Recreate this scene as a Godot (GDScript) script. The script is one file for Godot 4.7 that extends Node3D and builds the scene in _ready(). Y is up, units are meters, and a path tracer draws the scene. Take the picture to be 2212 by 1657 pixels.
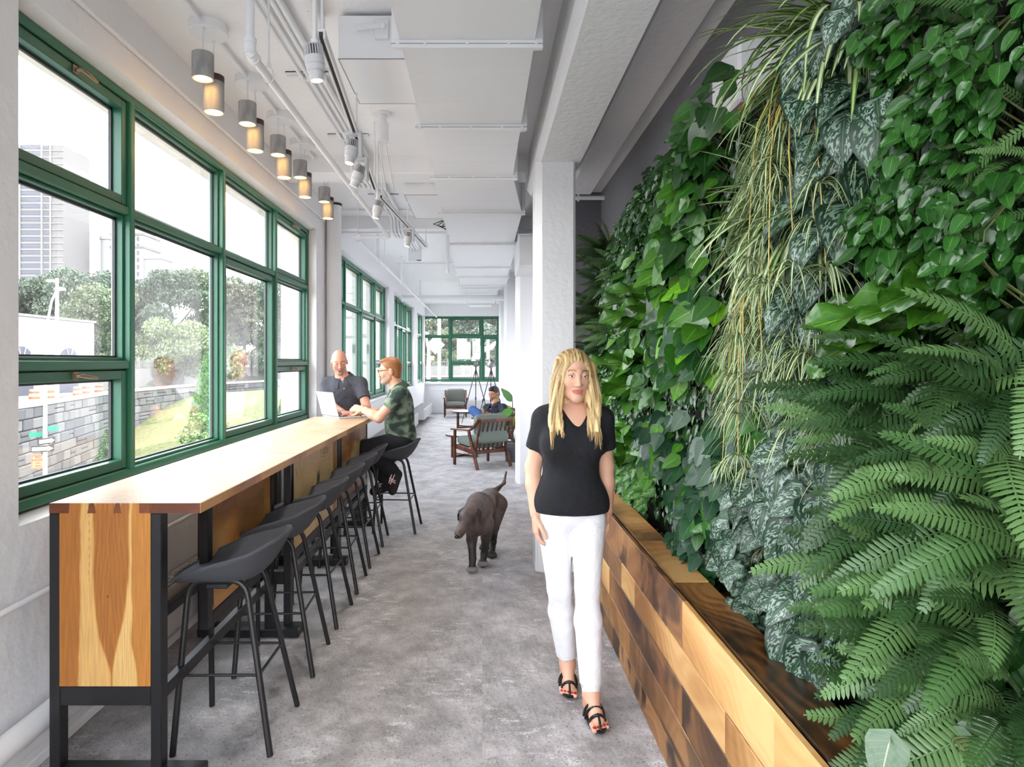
extends Node3D
# The picture frame is 2212 x 1657; the lens' vanishing point lies at (1042, 782) and one metre at one metre is F pixels.
const F := 1410.0
const VX := 1042.0
const VY := 782.0
const EYE := 1.58
const XW := -1.78      # face of the window wall
const XF := -1.857     # face of the window frames
const CEIL := 3.38
var rng := RandomNumberGenerator.new()
var used := {}
var T := {}            # textures
var K := {}            # materials
var leafm := {}        # leaf meshes

func P(u: float, v: float, d: float) -> Vector3:
	return Vector3((u - VX) * d / F, EYE - (v - VY) * d / F, -d)

# ---------------------------------------------------------------- mesh builder
class MB:
	var v := PackedVector3Array()
	var n := PackedVector3Array()
	var t := PackedVector2Array()
	var c := PackedColorArray()
	var i := PackedInt32Array()
	var col := Color.WHITE
	var uo := Vector2.ZERO      # offset of the texture
	var us := 1.0               # texture units per metre
	var swap := false           # outlines: run the grain along y
	var us2 := Vector2.ONE
	func pt(p: Vector3, nn: Vector3, uv := Vector2.ZERO) -> int:
		v.append(p); n.append(nn); t.append(uv); c.append(col)
		return v.size() - 1
	func tri(a: int, b: int, d: int) -> void:
		var nn := n[a] + n[b] + n[d]
		if (v[b] - v[a]).cross(v[d] - v[a]).dot(nn) > 0.0:
			i.append(a); i.append(d); i.append(b)
		else:
			i.append(a); i.append(b); i.append(d)
	func face(ps: Array, uvs := []) -> void:      # a flat convex face; its corners run counter-clockwise seen from outside
		var nn: Vector3 = (ps[1] - ps[0]).cross(ps[2] - ps[0])
		if nn.length() < 1e-12 and ps.size() > 3:
			nn = (ps[2] - ps[0]).cross(ps[3] - ps[0])
		nn = nn.normalized()
		var base := v.size()
		var ax := nn.abs()
		for k in ps.size():
			var p: Vector3 = ps[k]
			var uv := Vector2(p.x, p.z) if ax.y > 0.7 else (Vector2(p.z, p.y) if ax.x > 0.7 else Vector2(p.x, p.y))
			pt(p, nn, uvs[k] if uvs.size() > k else uv * us + uo)
		for k in range(1, ps.size() - 1):
			tri(base, base + k, base + k + 1)
	func box(ce: Vector3, si: Vector3, b := Basis.IDENTITY, bev := 0.0) -> void:
		var h := si * 0.5
		var e: float = minf(bev, minf(h.x, minf(h.y, h.z)) * 0.45)
		var long := 0 if si.x >= si.y and si.x >= si.z else (1 if si.y >= si.z else 2)
		for ax in 3:
			for s in [-1.0, 1.0]:
				var a1 := (ax + 1) % 3
				var a2 := (ax + 2) % 3
				var ps := []
				var uvs := []
				for q in [[-1, -1], [1, -1], [1, 1], [-1, 1]]:
					var p := Vector3.ZERO
					p[ax] = s * h[ax]
					p[a1] = q[0] * (h[a1] - e)
					p[a2] = q[1] * (h[a2] - e)
					ps.append(ce + b * p)
					var lu := long if long != ax else a1
					var lv := a1 if lu == a2 else a2
					uvs.append(Vector2(p[lu], p[lv] + ax * 0.37) * us + uo)
				if s < 0:
					ps.reverse(); uvs.reverse()
				face(ps, uvs)
		if e <= 0.0:
			return
		for ax in 3:                               # the twelve chamfers
			var a1 := (ax + 1) % 3
			var a2 := (ax + 2) % 3
			for s1 in [-1.0, 1.0]:
				for s2 in [-1.0, 1.0]:
					var ps := []
					var uvs := []
					for q in [[-1, 0], [1, 0], [1, 1], [-1, 1]]:
						var p := Vector3.ZERO
						p[ax] = q[0] * (h[ax] - e)
						p[a1] = s1 * (h[a1] if q[1] == 0 else h[a1] - e)
						p[a2] = s2 * (h[a2] - e if q[1] == 0 else h[a2])
						ps.append(ce + b * p)
						uvs.append(Vector2(p[long], p[(long + 1) % 3]) * us + uo)
					if s1 * s2 < 0:
						ps.reverse(); uvs.reverse()
					face(ps, uvs)
		for sx in [-1.0, 1.0]:
			for sy in [-1.0, 1.0]:
				for sz in [-1.0, 1.0]:
					var q := Vector3(sx, sy, sz)
					var ps := [ce + b * (q * Vector3(h.x, h.y - e, h.z - e)), ce + b * (q * Vector3(h.x - e, h.y, h.z - e)), ce + b * (q * Vector3(h.x - e, h.y - e, h.z))]
					if sx * sy * sz < 0:
						ps.reverse()
					face(ps, [uo, uo, uo])
	func span(a: Vector3, b: Vector3, bev := 0.0) -> void:          # a box between two corners
		box((a + b) * 0.5, (b - a).abs(), Basis.IDENTITY, bev)
	func bar(a: Vector3, b: Vector3, w: float, h: float, up := Vector3.UP, bev := 0.0) -> void:   # a square bar from a to b
		var z := (b - a).normalized()
		var x := up.cross(z)
		if x.length() < 0.01:
			x = Vector3.RIGHT.cross(z)
		x = x.normalized()
		box((a + b) * 0.5, Vector3(w, h, (b - a).length()), Basis(x, z.cross(x), z), bev)
	func tube(ps: Array, r, sides := 10, caps := true, flat := 1.0) -> void:
		var m := ps.size()
		var rows := []
		var x := Vector3.ZERO
		var length := 0.0
		for k in m:
			var p: Vector3 = ps[k]
			var d: Vector3 = (ps[mini(k + 1, m - 1)] - ps[maxi(k - 1, 0)]).normalized()
			if k == 0:
				x = d.cross(Vector3.UP if absf(d.y) < 0.9 else Vector3.RIGHT).normalized()
			else:
				x = (x - d * x.dot(d)).normalized()
				length += p.distance_to(ps[k - 1])
			var y := d.cross(x)
			var rad: float = r[k] if r is Array else r
			var row := []
			for s in sides + 1:
				var a := TAU * s / sides
				var dir := x * cos(a) + y * sin(a) * flat
				row.append(pt(p + dir * rad, dir.normalized(), Vector2(length, float(s) / sides * rad * 6.0) * us + uo))
			rows.append(row)
		for k in m - 1:
			for s in sides:
				tri(rows[k][s], rows[k][s + 1], rows[k + 1][s + 1])
				tri(rows[k][s], rows[k + 1][s + 1], rows[k + 1][s])
		if caps:
			for k in [0, m - 1]:
				var d2: Vector3 = (ps[0] - ps[1]).normalized() if k == 0 else (ps[m - 1] - ps[m - 2]).normalized()
				var mid := pt(ps[k], d2)
				var rim := []
				for s in sides + 1:
					rim.append(pt(v[rows[k][s]], d2))
				for s in sides:
					tri(mid, rim[s], rim[s + 1])
	func lathe(pr: Array, sides := 24, x := Transform3D.IDENTITY) -> void:     # profile of (radius, height), round the y axis
		for k in pr.size() - 1:
			var a: Vector2 = pr[k]
			var b: Vector2 = pr[k + 1]
			var nn := Vector2(b.y - a.y, a.x - b.x)
			if nn.length() < 1e-9:
				continue
			nn = nn.normalized()
			var q := []
			for s in sides + 1:
				var an := TAU * s / sides
				var ca := cos(an)
				var sa := sin(an)
				var no := x.basis * Vector3(nn.x * ca, nn.y, nn.x * sa)
				q.append([pt(x * Vector3(a.x * ca, a.y, a.x * sa), no, Vector2(float(s) / sides, a.y * us) + uo), pt(x * Vector3(b.x * ca, b.y, b.x * sa), no, Vector2(float(s) / sides, b.y * us) + uo)])
			for s in sides:
				if a.x > 1e-6:
					tri(q[s][0], q[s + 1][0], q[s + 1][1])
				if b.x > 1e-6:
					tri(q[s][0], q[s + 1][1], q[s][1])
	func grid(rows: Array, uvs := [], closed := false) -> void:      # a smooth sheet through rows of points
		var h := rows.size()
		var w: int = rows[0].size()
		var id := []
		for r in h:
			var line := []
			for k in w:
				var l: Vector3 = rows[r][(k - 1 + w - 1) % (w - 1)] if closed else rows[r][maxi(k - 1, 0)]
				var rr: Vector3 = rows[r][(k + 1) % (w - 1)] if closed else rows[r][mini(k + 1, w - 1)]
				var up: Vector3 = rows[maxi(r - 1, 0)][k]
				var dn: Vector3 = rows[mini(r + 1, h - 1)][k]
				var no := (rr - l).cross(dn - up)
				if no.length() < 1e-12:
					var r2 := mini(r + 1, h - 1) if r < h / 2 else maxi(r - 1, 0)
					var l2: Vector3 = rows[r2][maxi(k - 1, 0)]
					var q2: Vector3 = rows[r2][mini(k + 1, w - 1)]
					no = (q2 - l2).cross(dn - up)
				line.append(pt(rows[r][k], no.normalized(), uvs[r][k] if uvs.size() else Vector2(float(k) / (w - 1), float(r) / (h - 1))))
			id.append(line)
		for r in h - 1:
			for k in w - 1:
				tri(id[r][k], id[r][k + 1], id[r + 1][k + 1])
				tri(id[r][k], id[r + 1][k + 1], id[r + 1][k])
	func prism(poly: PackedVector2Array, depth: float, x := Transform3D.IDENTITY) -> void:   # an outline in xy, extruded along z from 0 to depth
		var p := poly
		if Geometry2D.is_polygon_clockwise(p):
			p.reverse()
		var tr := Geometry2D.triangulate_polygon(p)
		for side in 2:
			var no := x.basis * Vector3(0, 0, 1.0 if side else -1.0)
			var base := v.size()
			for q in p:
				pt(x * Vector3(q.x, q.y, depth * side), no.normalized(), (Vector2(q.y, q.x) if swap else q) * us * us2 + uo)
			for k in range(0, tr.size(), 3):
				tri(base + tr[k], base + tr[k + 1], base + tr[k + 2])
		for k in p.size():
			var a := p[k]
			var b := p[(k + 1) % p.size()]
			face([x * Vector3(a.x, a.y, 0), x * Vector3(b.x, b.y, 0), x * Vector3(b.x, b.y, depth), x * Vector3(a.x, a.y, depth)])
	func ball(ce: Vector3, r: Vector3, rings := 8, sides := 12, b := Basis.IDENTITY) -> void:
		var rows := []
		for k in rings + 1:
			var a := PI * k / rings
			var row := []
			for s in sides + 1:
				var o := TAU * s / sides
				var nn := Vector3(sin(a) * cos(o), cos(a), sin(a) * sin(o))
				row.append(pt(ce + b * (nn * r), (b * (nn / r)).normalized(), Vector2(float(s) / sides, float(k) / rings)))
			rows.append(row)
		for k in rings:
			for s in sides:
				if k > 0:
					tri(rows[k][s], rows[k][s + 1], rows[k + 1][s])
				if k < rings - 1:
					tri(rows[k][s + 1], rows[k + 1][s + 1], rows[k + 1][s])
	func pillow(ce: Vector3, si: Vector3, b := Basis.IDENTITY, e := 0.28, rings := 14, sides := 28) -> void:   # a soft box
		var rows := []
		var uv := []
		for k in rings + 1:
			var a := PI * k / rings - PI / 2
			var row := []
			var ur := []
			for s in sides + 1:
				var o := TAU * s / sides
				var ca := pow(absf(cos(a)), e)
				var q := Vector3(signf(cos(o)) * pow(absf(cos(o)), e) * ca, signf(sin(a)) * pow(absf(sin(a)), e * 1.6), signf(sin(o)) * pow(absf(sin(o)), e) * ca)
				row.append(ce + b * (q * si * 0.5))
				ur.append(Vector2(q.x * si.x, (q.z + q.y) * si.z) * us + uo)
			rows.append(row)
			uv.append(ur)
		grid(rows, uv, true)
	func mesh(colors := false) -> ArrayMesh:
		var a := []
		a.resize(Mesh.ARRAY_MAX)
		a[Mesh.ARRAY_VERTEX] = v
		a[Mesh.ARRAY_NORMAL] = n
		a[Mesh.ARRAY_TEX_UV] = t
		if colors:
			a[Mesh.ARRAY_COLOR] = c
		a[Mesh.ARRAY_INDEX] = i
		var m := ArrayMesh.new()
		m.add_surface_from_arrays(Mesh.PRIMITIVE_TRIANGLES, a)
		return m

# ---------------------------------------------------------------- naming and grouping
func numbered(called: String) -> String:
	var k: int = used.get(called, 0)
	used[called] = k + 1
	return called if k == 0 else "%s_%03d" % [called, k]

func tag(o: Node, label: String, category: String, group := "") -> Node:
	o.set_meta("label", label)
	o.set_meta("category", category)
	if group:
		o.set_meta("group", group)
	return o

func thing(called: String, label: String, category: String, at := Vector3.ZERO, turn := 0.0, group := "") -> Node3D:
	var o := Node3D.new()
	o.name = numbered(called)
	add_child(o)
	o.position = at
	o.rotation.y = turn
	tag(o, label, category, group)
	return o

func put(called: String, mesh: Mesh, m: Material, parent: Node = null, at = null) -> MeshInstance3D:
	var o := MeshInstance3D.new()
	o.mesh = mesh
	o.material_override = m
	if at is Transform3D:
		o.transform = at
	elif at is Vector3:
		o.position = at
	if parent == null:
		o.name = numbered(called)
		add_child(o)
	else:
		o.name = called
		parent.add_child(o, true)
	return o

func obj(called: String, b: MB, m: Material, parent: Node = null, colors := false) -> MeshInstance3D:
	return put(called, b.mesh(colors), m, parent)

func solo(called: String, b: MB, m: Material, label: String, category: String, group := "") -> MeshInstance3D:
	var o := obj(called, b, m)
	tag(o, label, category, group)
	return o

func struct(called: String, b: MB, m: Material) -> MeshInstance3D:
	var o := obj(called, b, m)
	o.set_meta("kind", "structure")
	return o

func dup(o: Node3D, label: String) -> Node3D:
	var r := o.duplicate() as Node3D
	r.name = numbered(String(o.name))
	add_child(r)
	r.set_meta("label", label)
	return r

func lettering(words: String, height: float, m: Material, parent: Node, at: Transform3D, depth := 0.002) -> void:
	var tm := TextMesh.new()
	var f := SystemFont.new()
	f.font_names = PackedStringArray(["Droid Sans"])
	f.font_weight = 700
	tm.font = f
	tm.text = words
	tm.font_size = 64
	tm.pixel_size = height / 46.0
	tm.depth = depth
	put("lettering", tm, m, parent, at)

# ---------------------------------------------------------------- materials
func mat(key: String, c: Color, rough := 0.6, metal := 0.0, o := {}) -> StandardMaterial3D:
	var m := StandardMaterial3D.new()
	m.resource_name = key
	m.albedo_color = c
	m.roughness = rough
	m.metallic = metal
	for k in o:
		m.set(k, o[k])
	K[key] = m
	return m

func rgb(r: int, g: int, b: int) -> Color:
	return Color8(r, g, b)

func noise(freq: float, seed_: int, oct := 4, type := FastNoiseLite.TYPE_SIMPLEX_SMOOTH) -> FastNoiseLite:
	var f := FastNoiseLite.new()
	f.noise_type = type
	f.frequency = freq
	f.seed = seed_
	f.fractal_octaves = oct
	return f

func ntex(n: FastNoiseLite, size: int, ramp := {}, bump := 0.0) -> NoiseTexture2D:
	var t := NoiseTexture2D.new()
	t.width = size
	t.height = size
	t.seamless = true
	t.noise = n
	if bump > 0.0:
		t.as_normal_map = true
		t.bump_strength = bump
	if ramp.size():
		var g := Gradient.new()
		g.offsets = PackedFloat32Array(ramp.keys())
		g.colors = PackedColorArray(ramp.values())
		t.color_ramp = g
	return t

func tri_mat(m: StandardMaterial3D, scale: float) -> void:
	m.uv1_triplanar = true
	m.uv1_world_triplanar = true
	m.uv1_scale = Vector3.ONE * scale

func wood_tex(w: int, h: int, seed_: int, stops: Array, grain := 0.10, sap := 0.0, dirt := 0.0, knots := []) -> ImageTexture:
	# u runs along the board (w pixels), v across. Rings are the levels of a stretched noise, sapwood an edge of that noise.
	var im := Image.create(w, h, false, Image.FORMAT_RGB8)
	var n1 := noise(0.004, seed_, 3)
	var n2 := noise(0.05, seed_ + 1, 2)
	var n3 := noise(0.01, seed_ + 2, 4)
	var g := Gradient.new()
	var offs := PackedFloat32Array()
	var cols := PackedColorArray()
	for s in stops:
		offs.append(s[0]); cols.append(s[1])
	g.offsets = offs
	g.colors = cols
	var data := PackedByteArray()
	data.resize(w * h * 3)
	for y in h:
		for x in w:
			var yy := float(y)
			var kd := 0.0
			for kn in knots:
				var dx: float = (x - kn[0] * w) / (kn[2] * w)
				var dy: float = (y - kn[1] * h) / (kn[2] * w * 0.55)
				var q := dx * dx + dy * dy
				if q < 9.0:
					var e := exp(-q)
					yy += dy * 60.0 * e
					kd = maxf(kd, e)
			var a := n1.get_noise_2d(x * 0.35, yy * 2.2)
			var ring := sin(a * 46.0 + yy * 0.06)
			var f := n2.get_noise_2d(x * 0.22, yy * 6.0)
			var p := 0.5 + a * 0.9 * (1.0 + sap) + ring * grain + f * grain * 1.2
			var c := g.sample(clampf(p, 0.0, 1.0))
			if dirt > 0.0:
				var d := clampf((n3.get_noise_2d(x * 0.5, yy * 2.0) - 0.08) * 4.0, 0.0, 1.0) * dirt
				c = c.lerp(Color(0.10, 0.07, 0.06), d)
			if kd > 0.3:
				c = c.lerp(Color(0.13, 0.07, 0.03), clampf((kd - 0.3) * 1.2, 0.0, 0.85))
			var at := (y * w + x) * 3
			data[at] = int(clampf(c.r, 0, 1) * 255)
			data[at + 1] = int(clampf(c.g, 0, 1) * 255)
			data[at + 2] = int(clampf(c.b, 0, 1) * 255)
	im.set_data(w, h, false, Image.FORMAT_RGB8, data)
	return ImageTexture.create_from_image(im)

func wood_mat(key: String, t: Texture2D, rough := 0.45, tint := Color.WHITE) -> StandardMaterial3D:
	return mat(key, tint, rough, 0.0, {"albedo_texture": t})

func floor_tex() -> ImageTexture:      # worn concrete: grey clouds, pale flecks of old paint in streaks along the corridor, dark specks
	var w := 1024
	var h := 2048
	var a := noise(0.006, 11, 5)
	var b := noise(0.045, 12, 4)
	var cc := noise(0.018, 13, 4)
	var sp := noise(0.16, 14, 2)
	var data := PackedByteArray()
	data.resize(w * h * 3)
	for y in h:
		for x in w:
			var base := 0.655 + a.get_noise_2d(x, y) * 0.13 + cc.get_noise_2d(x * 1.0, y * 1.0) * 0.07 + sp.get_noise_2d(x, y) * 0.05
			var fl := b.get_noise_2d(x * 0.55, y * 1.4) * 0.7 + sp.get_noise_2d(x * 1.2, y * 1.7) * 0.5 + 0.12 * sin(y * 0.11 + a.get_noise_2d(x, y) * 9.0)
			var zone := clampf(a.get_noise_2d(x + 700, y * 0.6) * 2.5 + 0.35, 0.0, 1.0)
			var k := clampf((fl - 0.20) * 5.0, 0.0, 1.0) * zone
			base = lerpf(base, 0.86, k * 0.85)
			var dk := clampf((sp.get_noise_2d(x + 300, y + 900) - 0.48) * 6.0, 0.0, 1.0)
			base *= 1.0 - dk * 0.35
			var ve := int(clampf(base, 0, 1) * 255)
			var at := (y * w + x) * 3
			data[at] = mini(255, int(ve * 1.0))
			data[at + 1] = int(ve * 0.982)
			data[at + 2] = int(ve * 0.985)
	return ImageTexture.create_from_image(Image.create_from_data(w, h, false, Image.FORMAT_RGB8, data))

func leaf_tex(kind: String, size := 256) -> ImageTexture:    # u across the leaf (middle 0.5), v from stalk (0) to tip (1)
	var data := PackedByteArray()
	data.resize(size * size * 3)
	var n1 := noise(0.035, 71, 3)
	var n2 := noise(0.012, 72, 3)
	for y in size:
		for x in size:
			var u := float(x) / size
			var v := float(y) / size
			var m := absf(u - 0.5) * 2.0
			var c: Color
			if kind == "silver":
				c = Color(0.13, 0.235, 0.165)
				var q := n1.get_noise_2d((m * 0.8 + v * 0.5) * size * 0.48, (v - m * 0.45) * size * 1.35 + (400 if u > 0.5 else 0)) + n2.get_noise_2d(x, y + 90) * 0.45
				var k := clampf((q + 0.08) * 7.0, 0.0, 1.0) * clampf((m - 0.08) * 8.0, 0, 1) * clampf((0.90 - m) * 8.0, 0, 1)
				c = c.lerp(Color(0.60, 0.68, 0.62), k * 0.92)
			elif kind == "pale":
				c = Color(0.20, 0.40, 0.14)
				var k2 := clampf(1.0 - m * 1.3, 0, 1) * clampf(0.7 + n1.get_noise_2d(x, y) * 1.5, 0, 1)
				c = c.lerp(Color(0.66, 0.78, 0.50), k2 * 0.8)
			elif kind == "stripe":
				c = Color(0.30, 0.41, 0.20).lerp(Color(0.82, 0.85, 0.68), clampf((0.60 - m) * 5.0, 0, 1))
				c = c.lerp(Color(0.72, 0.73, 0.45), 0.25 * clampf(n1.get_noise_2d(x * 4.0, y * 0.1) * 2.0, 0, 1))
			else:
				c = Color(0.15, 0.275, 0.14)
				var ve := absf(fposmod(v * 9.0 - m * 2.2, 1.0) - 0.5)
				c = c.lerp(Color(0.22, 0.40, 0.20), clampf((0.07 - ve) * 9.0, 0, 0.55))
				c = c.lerp(Color(0.10, 0.25, 0.10), clampf(n2.get_noise_2d(x, y) * 1.2, 0, 0.6))
			if m < 0.035 and kind != "stripe":
				c = c.lerp(Color(0.40, 0.55, 0.32), 0.55)
			var at := (y * size + x) * 3
			data[at] = int(c.r * 255); data[at + 1] = int(c.g * 255); data[at + 2] = int(c.b * 255)
	return ImageTexture.create_from_image(Image.create_from_data(size, size, false, Image.FORMAT_RGB8, data))

func panel_tex() -> ImageTexture:      # the end panel: an amber flame of heartwood between two pale bands of sapwood
	var w := 256
	var h := 512
	var n1 := noise(0.05, 141, 3)
	var n2 := noise(0.012, 142, 3)
	var data := PackedByteArray()
	data.resize(w * h * 3)
	var amber := Color(0.66, 0.42, 0.17)
	var deep := Color(0.57, 0.35, 0.14)
	var pale := Color(0.82, 0.66, 0.41)
	for y in h:
		var v := float(y) / h
		var xl := 0.375 + 0.02 * smoothstep(0.3, 0.6, v) + 0.172 * pow(smoothstep(0.58, 0.98, v), 1.2)
		var xr := 0.755 - 0.03 * smoothstep(0.35, 0.6, v) - 0.16 * pow(smoothstep(0.52, 0.98, v), 0.9)
		var x0 := 0.235 - 0.03 * v
		var x1 := 0.795 + 0.06 * smoothstep(0.7, 1.0, v)
		for x in w:
			var u := float(x) / w + n2.get_noise_2d(x * 0.6, y * 0.5) * 0.018
			var f := n1.get_noise_2d(x * 7.0, y * 0.12)
			var c := amber
			if u < x0:
				c = amber.lerp(deep, 0.4)
			elif u < xl:
				c = pale.lerp(amber, 0.14)
			elif u < xr:
				c = deep.lerp(amber, 0.5 + 0.28 * sin((absf(u - 0.566) * 60.0 - v * 9.0 * (1.0 - absf(u - 0.566))) * 2.2))
			elif u < x1:
				c = pale
			else:
				c = amber.lerp(Color(0.72, 0.49, 0.22), 0.5)
			for e in [x0, xl, xr, x1]:
				c = c.lerp(Color(0.66, 0.43, 0.18), 0.6 * exp(-pow((u - e) / 0.012, 2.0)))
			if Vector2((u - 0.325) * 2.6, fposmod(v, 0.045) - 0.02).length() < 0.014 and v < 0.42 and v > 0.02:
				c = c.lerp(amber, 0.55)
			if Vector2((u - 0.535) * 1.6, (v - 0.51) * 2.0).length() < 0.012:
				c = Color(0.2, 0.09, 0.03)
			c = c * (1.0 + f * 0.16)
			var at := (y * w + x) * 3
			data[at] = int(clampf(c.r, 0, 1) * 255); data[at + 1] = int(clampf(c.g, 0, 1) * 255); data[at + 2] = int(clampf(c.b, 0, 1) * 255)
	return ImageTexture.create_from_image(Image.create_from_data(w, h, false, Image.FORMAT_RGB8, data))

func make_materials() -> void:
	var bumpy := ntex(noise(0.02, 3, 4), 512, {}, 6.0)
	var fine := ntex(noise(0.09, 4, 3), 512, {}, 4.0)
	var wall_n := {"normal_enabled": true, "normal_texture": bumpy, "normal_scale": 0.30}
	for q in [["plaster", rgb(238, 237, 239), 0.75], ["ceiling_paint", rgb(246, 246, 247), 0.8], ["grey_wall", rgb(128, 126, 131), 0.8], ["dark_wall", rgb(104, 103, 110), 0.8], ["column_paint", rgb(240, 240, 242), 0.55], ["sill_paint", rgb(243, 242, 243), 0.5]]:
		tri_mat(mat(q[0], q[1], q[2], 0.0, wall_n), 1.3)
	mat("duct_paint", rgb(244, 244, 246), 0.45)
	mat("pipe_paint", rgb(242, 242, 245), 0.42)
	mat("white_plastic", rgb(238, 238, 240), 0.35)
	mat("dark_gap", rgb(70, 66, 64), 0.7)
	var fl := mat("concrete_floor", Color.WHITE, 0.62, 0.0, {"albedo_texture": floor_tex(), "normal_enabled": true, "normal_texture": ntex(noise(0.03, 8, 5), 512, {}, 5.0), "normal_scale": 0.45})
	fl.uv1_scale = Vector3(1.0 / 2.6, 1.0 / 5.2, 1)
	mat("green_frame", rgb(42, 106, 80), 0.36)
	mat("green_sash", rgb(40, 98, 75), 0.38)
	mat("gasket", rgb(58, 60, 62), 0.6)
	mat("glass", Color(1, 1, 1, 0.04), 0.0, 0.0, {"transparency": BaseMaterial3D.TRANSPARENCY_ALPHA})
	mat("bronze", rgb(142, 122, 100), 0.35, 0.7)
	mat("black_steel", rgb(37, 37, 40), 0.38, 0.35)
	mat("stool_fabric", rgb(72, 73, 79), 0.9, 0.0, {"normal_enabled": true, "normal_texture": fine, "normal_scale": 0.5})
	tri_mat(K.stool_fabric, 9.0)
	K.stool_fabric.uv1_world_triplanar = false
	mat("stool_leg", rgb(26, 26, 28), 0.42)
	# hickory: pale sapwood and amber heartwood
	var hick := [[0.0, Color(0.50, 0.29, 0.11)], [0.35, Color(0.62, 0.38, 0.16)], [0.56, Color(0.68, 0.45, 0.21)], [0.66, Color(0.83, 0.67, 0.42)], [1.0, Color(0.90, 0.77, 0.54)]]
	var hick2 := [[0.0, Color(0.52, 0.32, 0.14)], [0.5, Color(0.66, 0.44, 0.21)], [1.0, Color(0.76, 0.55, 0.30)]]
	var top_ := [[0.0, Color(0.64, 0.52, 0.40)], [0.5, Color(0.72, 0.61, 0.49)], [1.0, Color(0.78, 0.68, 0.56)]]
	wood_mat("hickory", wood_tex(768, 256, 21, hick, 0.07, 0.5, 0.0, [[0.55, 0.42, 0.012]]), 0.38)
	wood_mat("hickory_panel", panel_tex(), 0.36)
	wood_mat("hickory_plain", wood_tex(768, 256, 27, hick2, 0.09, 0.1), 0.38)
	wood_mat("hickory_pale", wood_tex(512, 256, 33, [[0.0, Color(0.60, 0.40, 0.19)], [0.3, Color(0.80, 0.64, 0.40)], [1.0, Color(0.90, 0.78, 0.56)]], 0.08, 0.0, 0.0, [[0.45, 0.5, 0.05]]), 0.38)
	wood_mat("hickory_top", wood_tex(1024, 384, 39, top_, 0.10, -0.5), 0.48)
	wood_mat("hickory_edge", wood_tex(512, 128, 41, [[0.0, Color(0.36, 0.18, 0.08)], [1.0, Color(0.52, 0.28, 0.13)]], 0.1), 0.38)
	# reclaimed boards of the planter
	var rec := [[[0.0, Color(0.36, 0.22, 0.12)], [0.5, Color(0.56, 0.38, 0.22)], [1.0, Color(0.72, 0.53, 0.33)]], [[0.0, Color(0.58, 0.39, 0.20)], [0.5, Color(0.77, 0.57, 0.34)], [1.0, Color(0.87, 0.70, 0.46)]], [[0.0, Color(0.30, 0.19, 0.11)], [0.5, Color(0.47, 0.32, 0.19)], [1.0, Color(0.62, 0.45, 0.28)]], [[0.0, Color(0.44, 0.28, 0.14)], [0.5, Color(0.66, 0.46, 0.25)], [1.0, Color(0.80, 0.62, 0.39)]]]
	for k in 6:
		wood_mat("board_%d" % k, wood_tex(640, 128, 51 + k * 7, rec[[0, 1, 2, 3, 0, 2][k]], 0.10, 0.3, [0.55, 0.0, 0.6, 0.25, 0.75, 0.35][k], [[0.3 + k * 0.08, 0.5, 0.012]]), 0.5)
	wood_mat("clear_board", wood_tex(768, 192, 93, [[0.0, Color(0.70, 0.48, 0.24)], [0.5, Color(0.84, 0.63, 0.37)], [1.0, Color(0.92, 0.75, 0.50)]], 0.08, 0.0, 0.0, [[0.62, 0.45, 0.022]]), 0.42)
	wood_mat("dark_oak", wood_tex(1024, 192, 97, [[0.0, Color(0.16, 0.10, 0.05)], [0.3, Color(0.34, 0.21, 0.10)], [0.6, Color(0.47, 0.30, 0.15)], [1.0, Color(0.60, 0.42, 0.23)]], 0.20, 0.1), 0.33)
	wood_mat("walnut", wood_tex(384, 96, 101, [[0.0, Color(0.22, 0.10, 0.06)], [0.5, Color(0.36, 0.19, 0.11)], [1.0, Color(0.48, 0.28, 0.18)]], 0.1), 0.36)
	mat("soil_black", rgb(16, 16, 15), 0.95)

# ---------------------------------------------------------------- start
func _ready() -> void:
	rng.seed = 20240611
	camera_and_light()
	make_materials()
	shell()
	windows()
	ceiling_things()
	counter()
	stools()
	planter()
	lounge()
	outside()
	living_wall()
	people()

func camera_and_light() -> void:
	var cam := Camera3D.new()
	cam.name = "camera"
	cam.projection = Camera3D.PROJECTION_FRUSTUM
	cam.near = 0.05
	cam.far = 600.0
	cam.size = 1657.0 / F * cam.near
	cam.frustum_offset = Vector2((1106.0 - VX) / F, -(828.5 - VY) / F) * cam.near
	cam.position = Vector3(0, EYE, 0)
	add_child(cam)
	cam.current = true
	var e := Environment.new()
	e.background_mode = Environment.BG_SKY
	var sm := ProceduralSkyMaterial.new()
	sm.sky_top_color = Color(0.93, 0.96, 1.0)
	sm.sky_horizon_color = Color(1.0, 1.0, 1.0)
	sm.ground_horizon_color = Color(0.82, 0.82, 0.80)
	sm.ground_bottom_color = Color(0.55, 0.55, 0.52)
	sm.sky_energy_multiplier = 1.0
	sm.ground_energy_multiplier = 1.0
	var sky := Sky.new()
	sky.sky_material = sm
	e.sky = sky
	e.background_energy_multiplier = 6.0
	e.tonemap_mode = Environment.TONE_MAPPER_LINEAR
	e.tonemap_exposure = 2.12
	e.sdfgi_enabled = true
	e.ssao_enabled = true
	e.ssil_enabled = true
	var we := WorldEnvironment.new()
	we.name = "world_environment"
	we.environment = e
	add_child(we)

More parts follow.
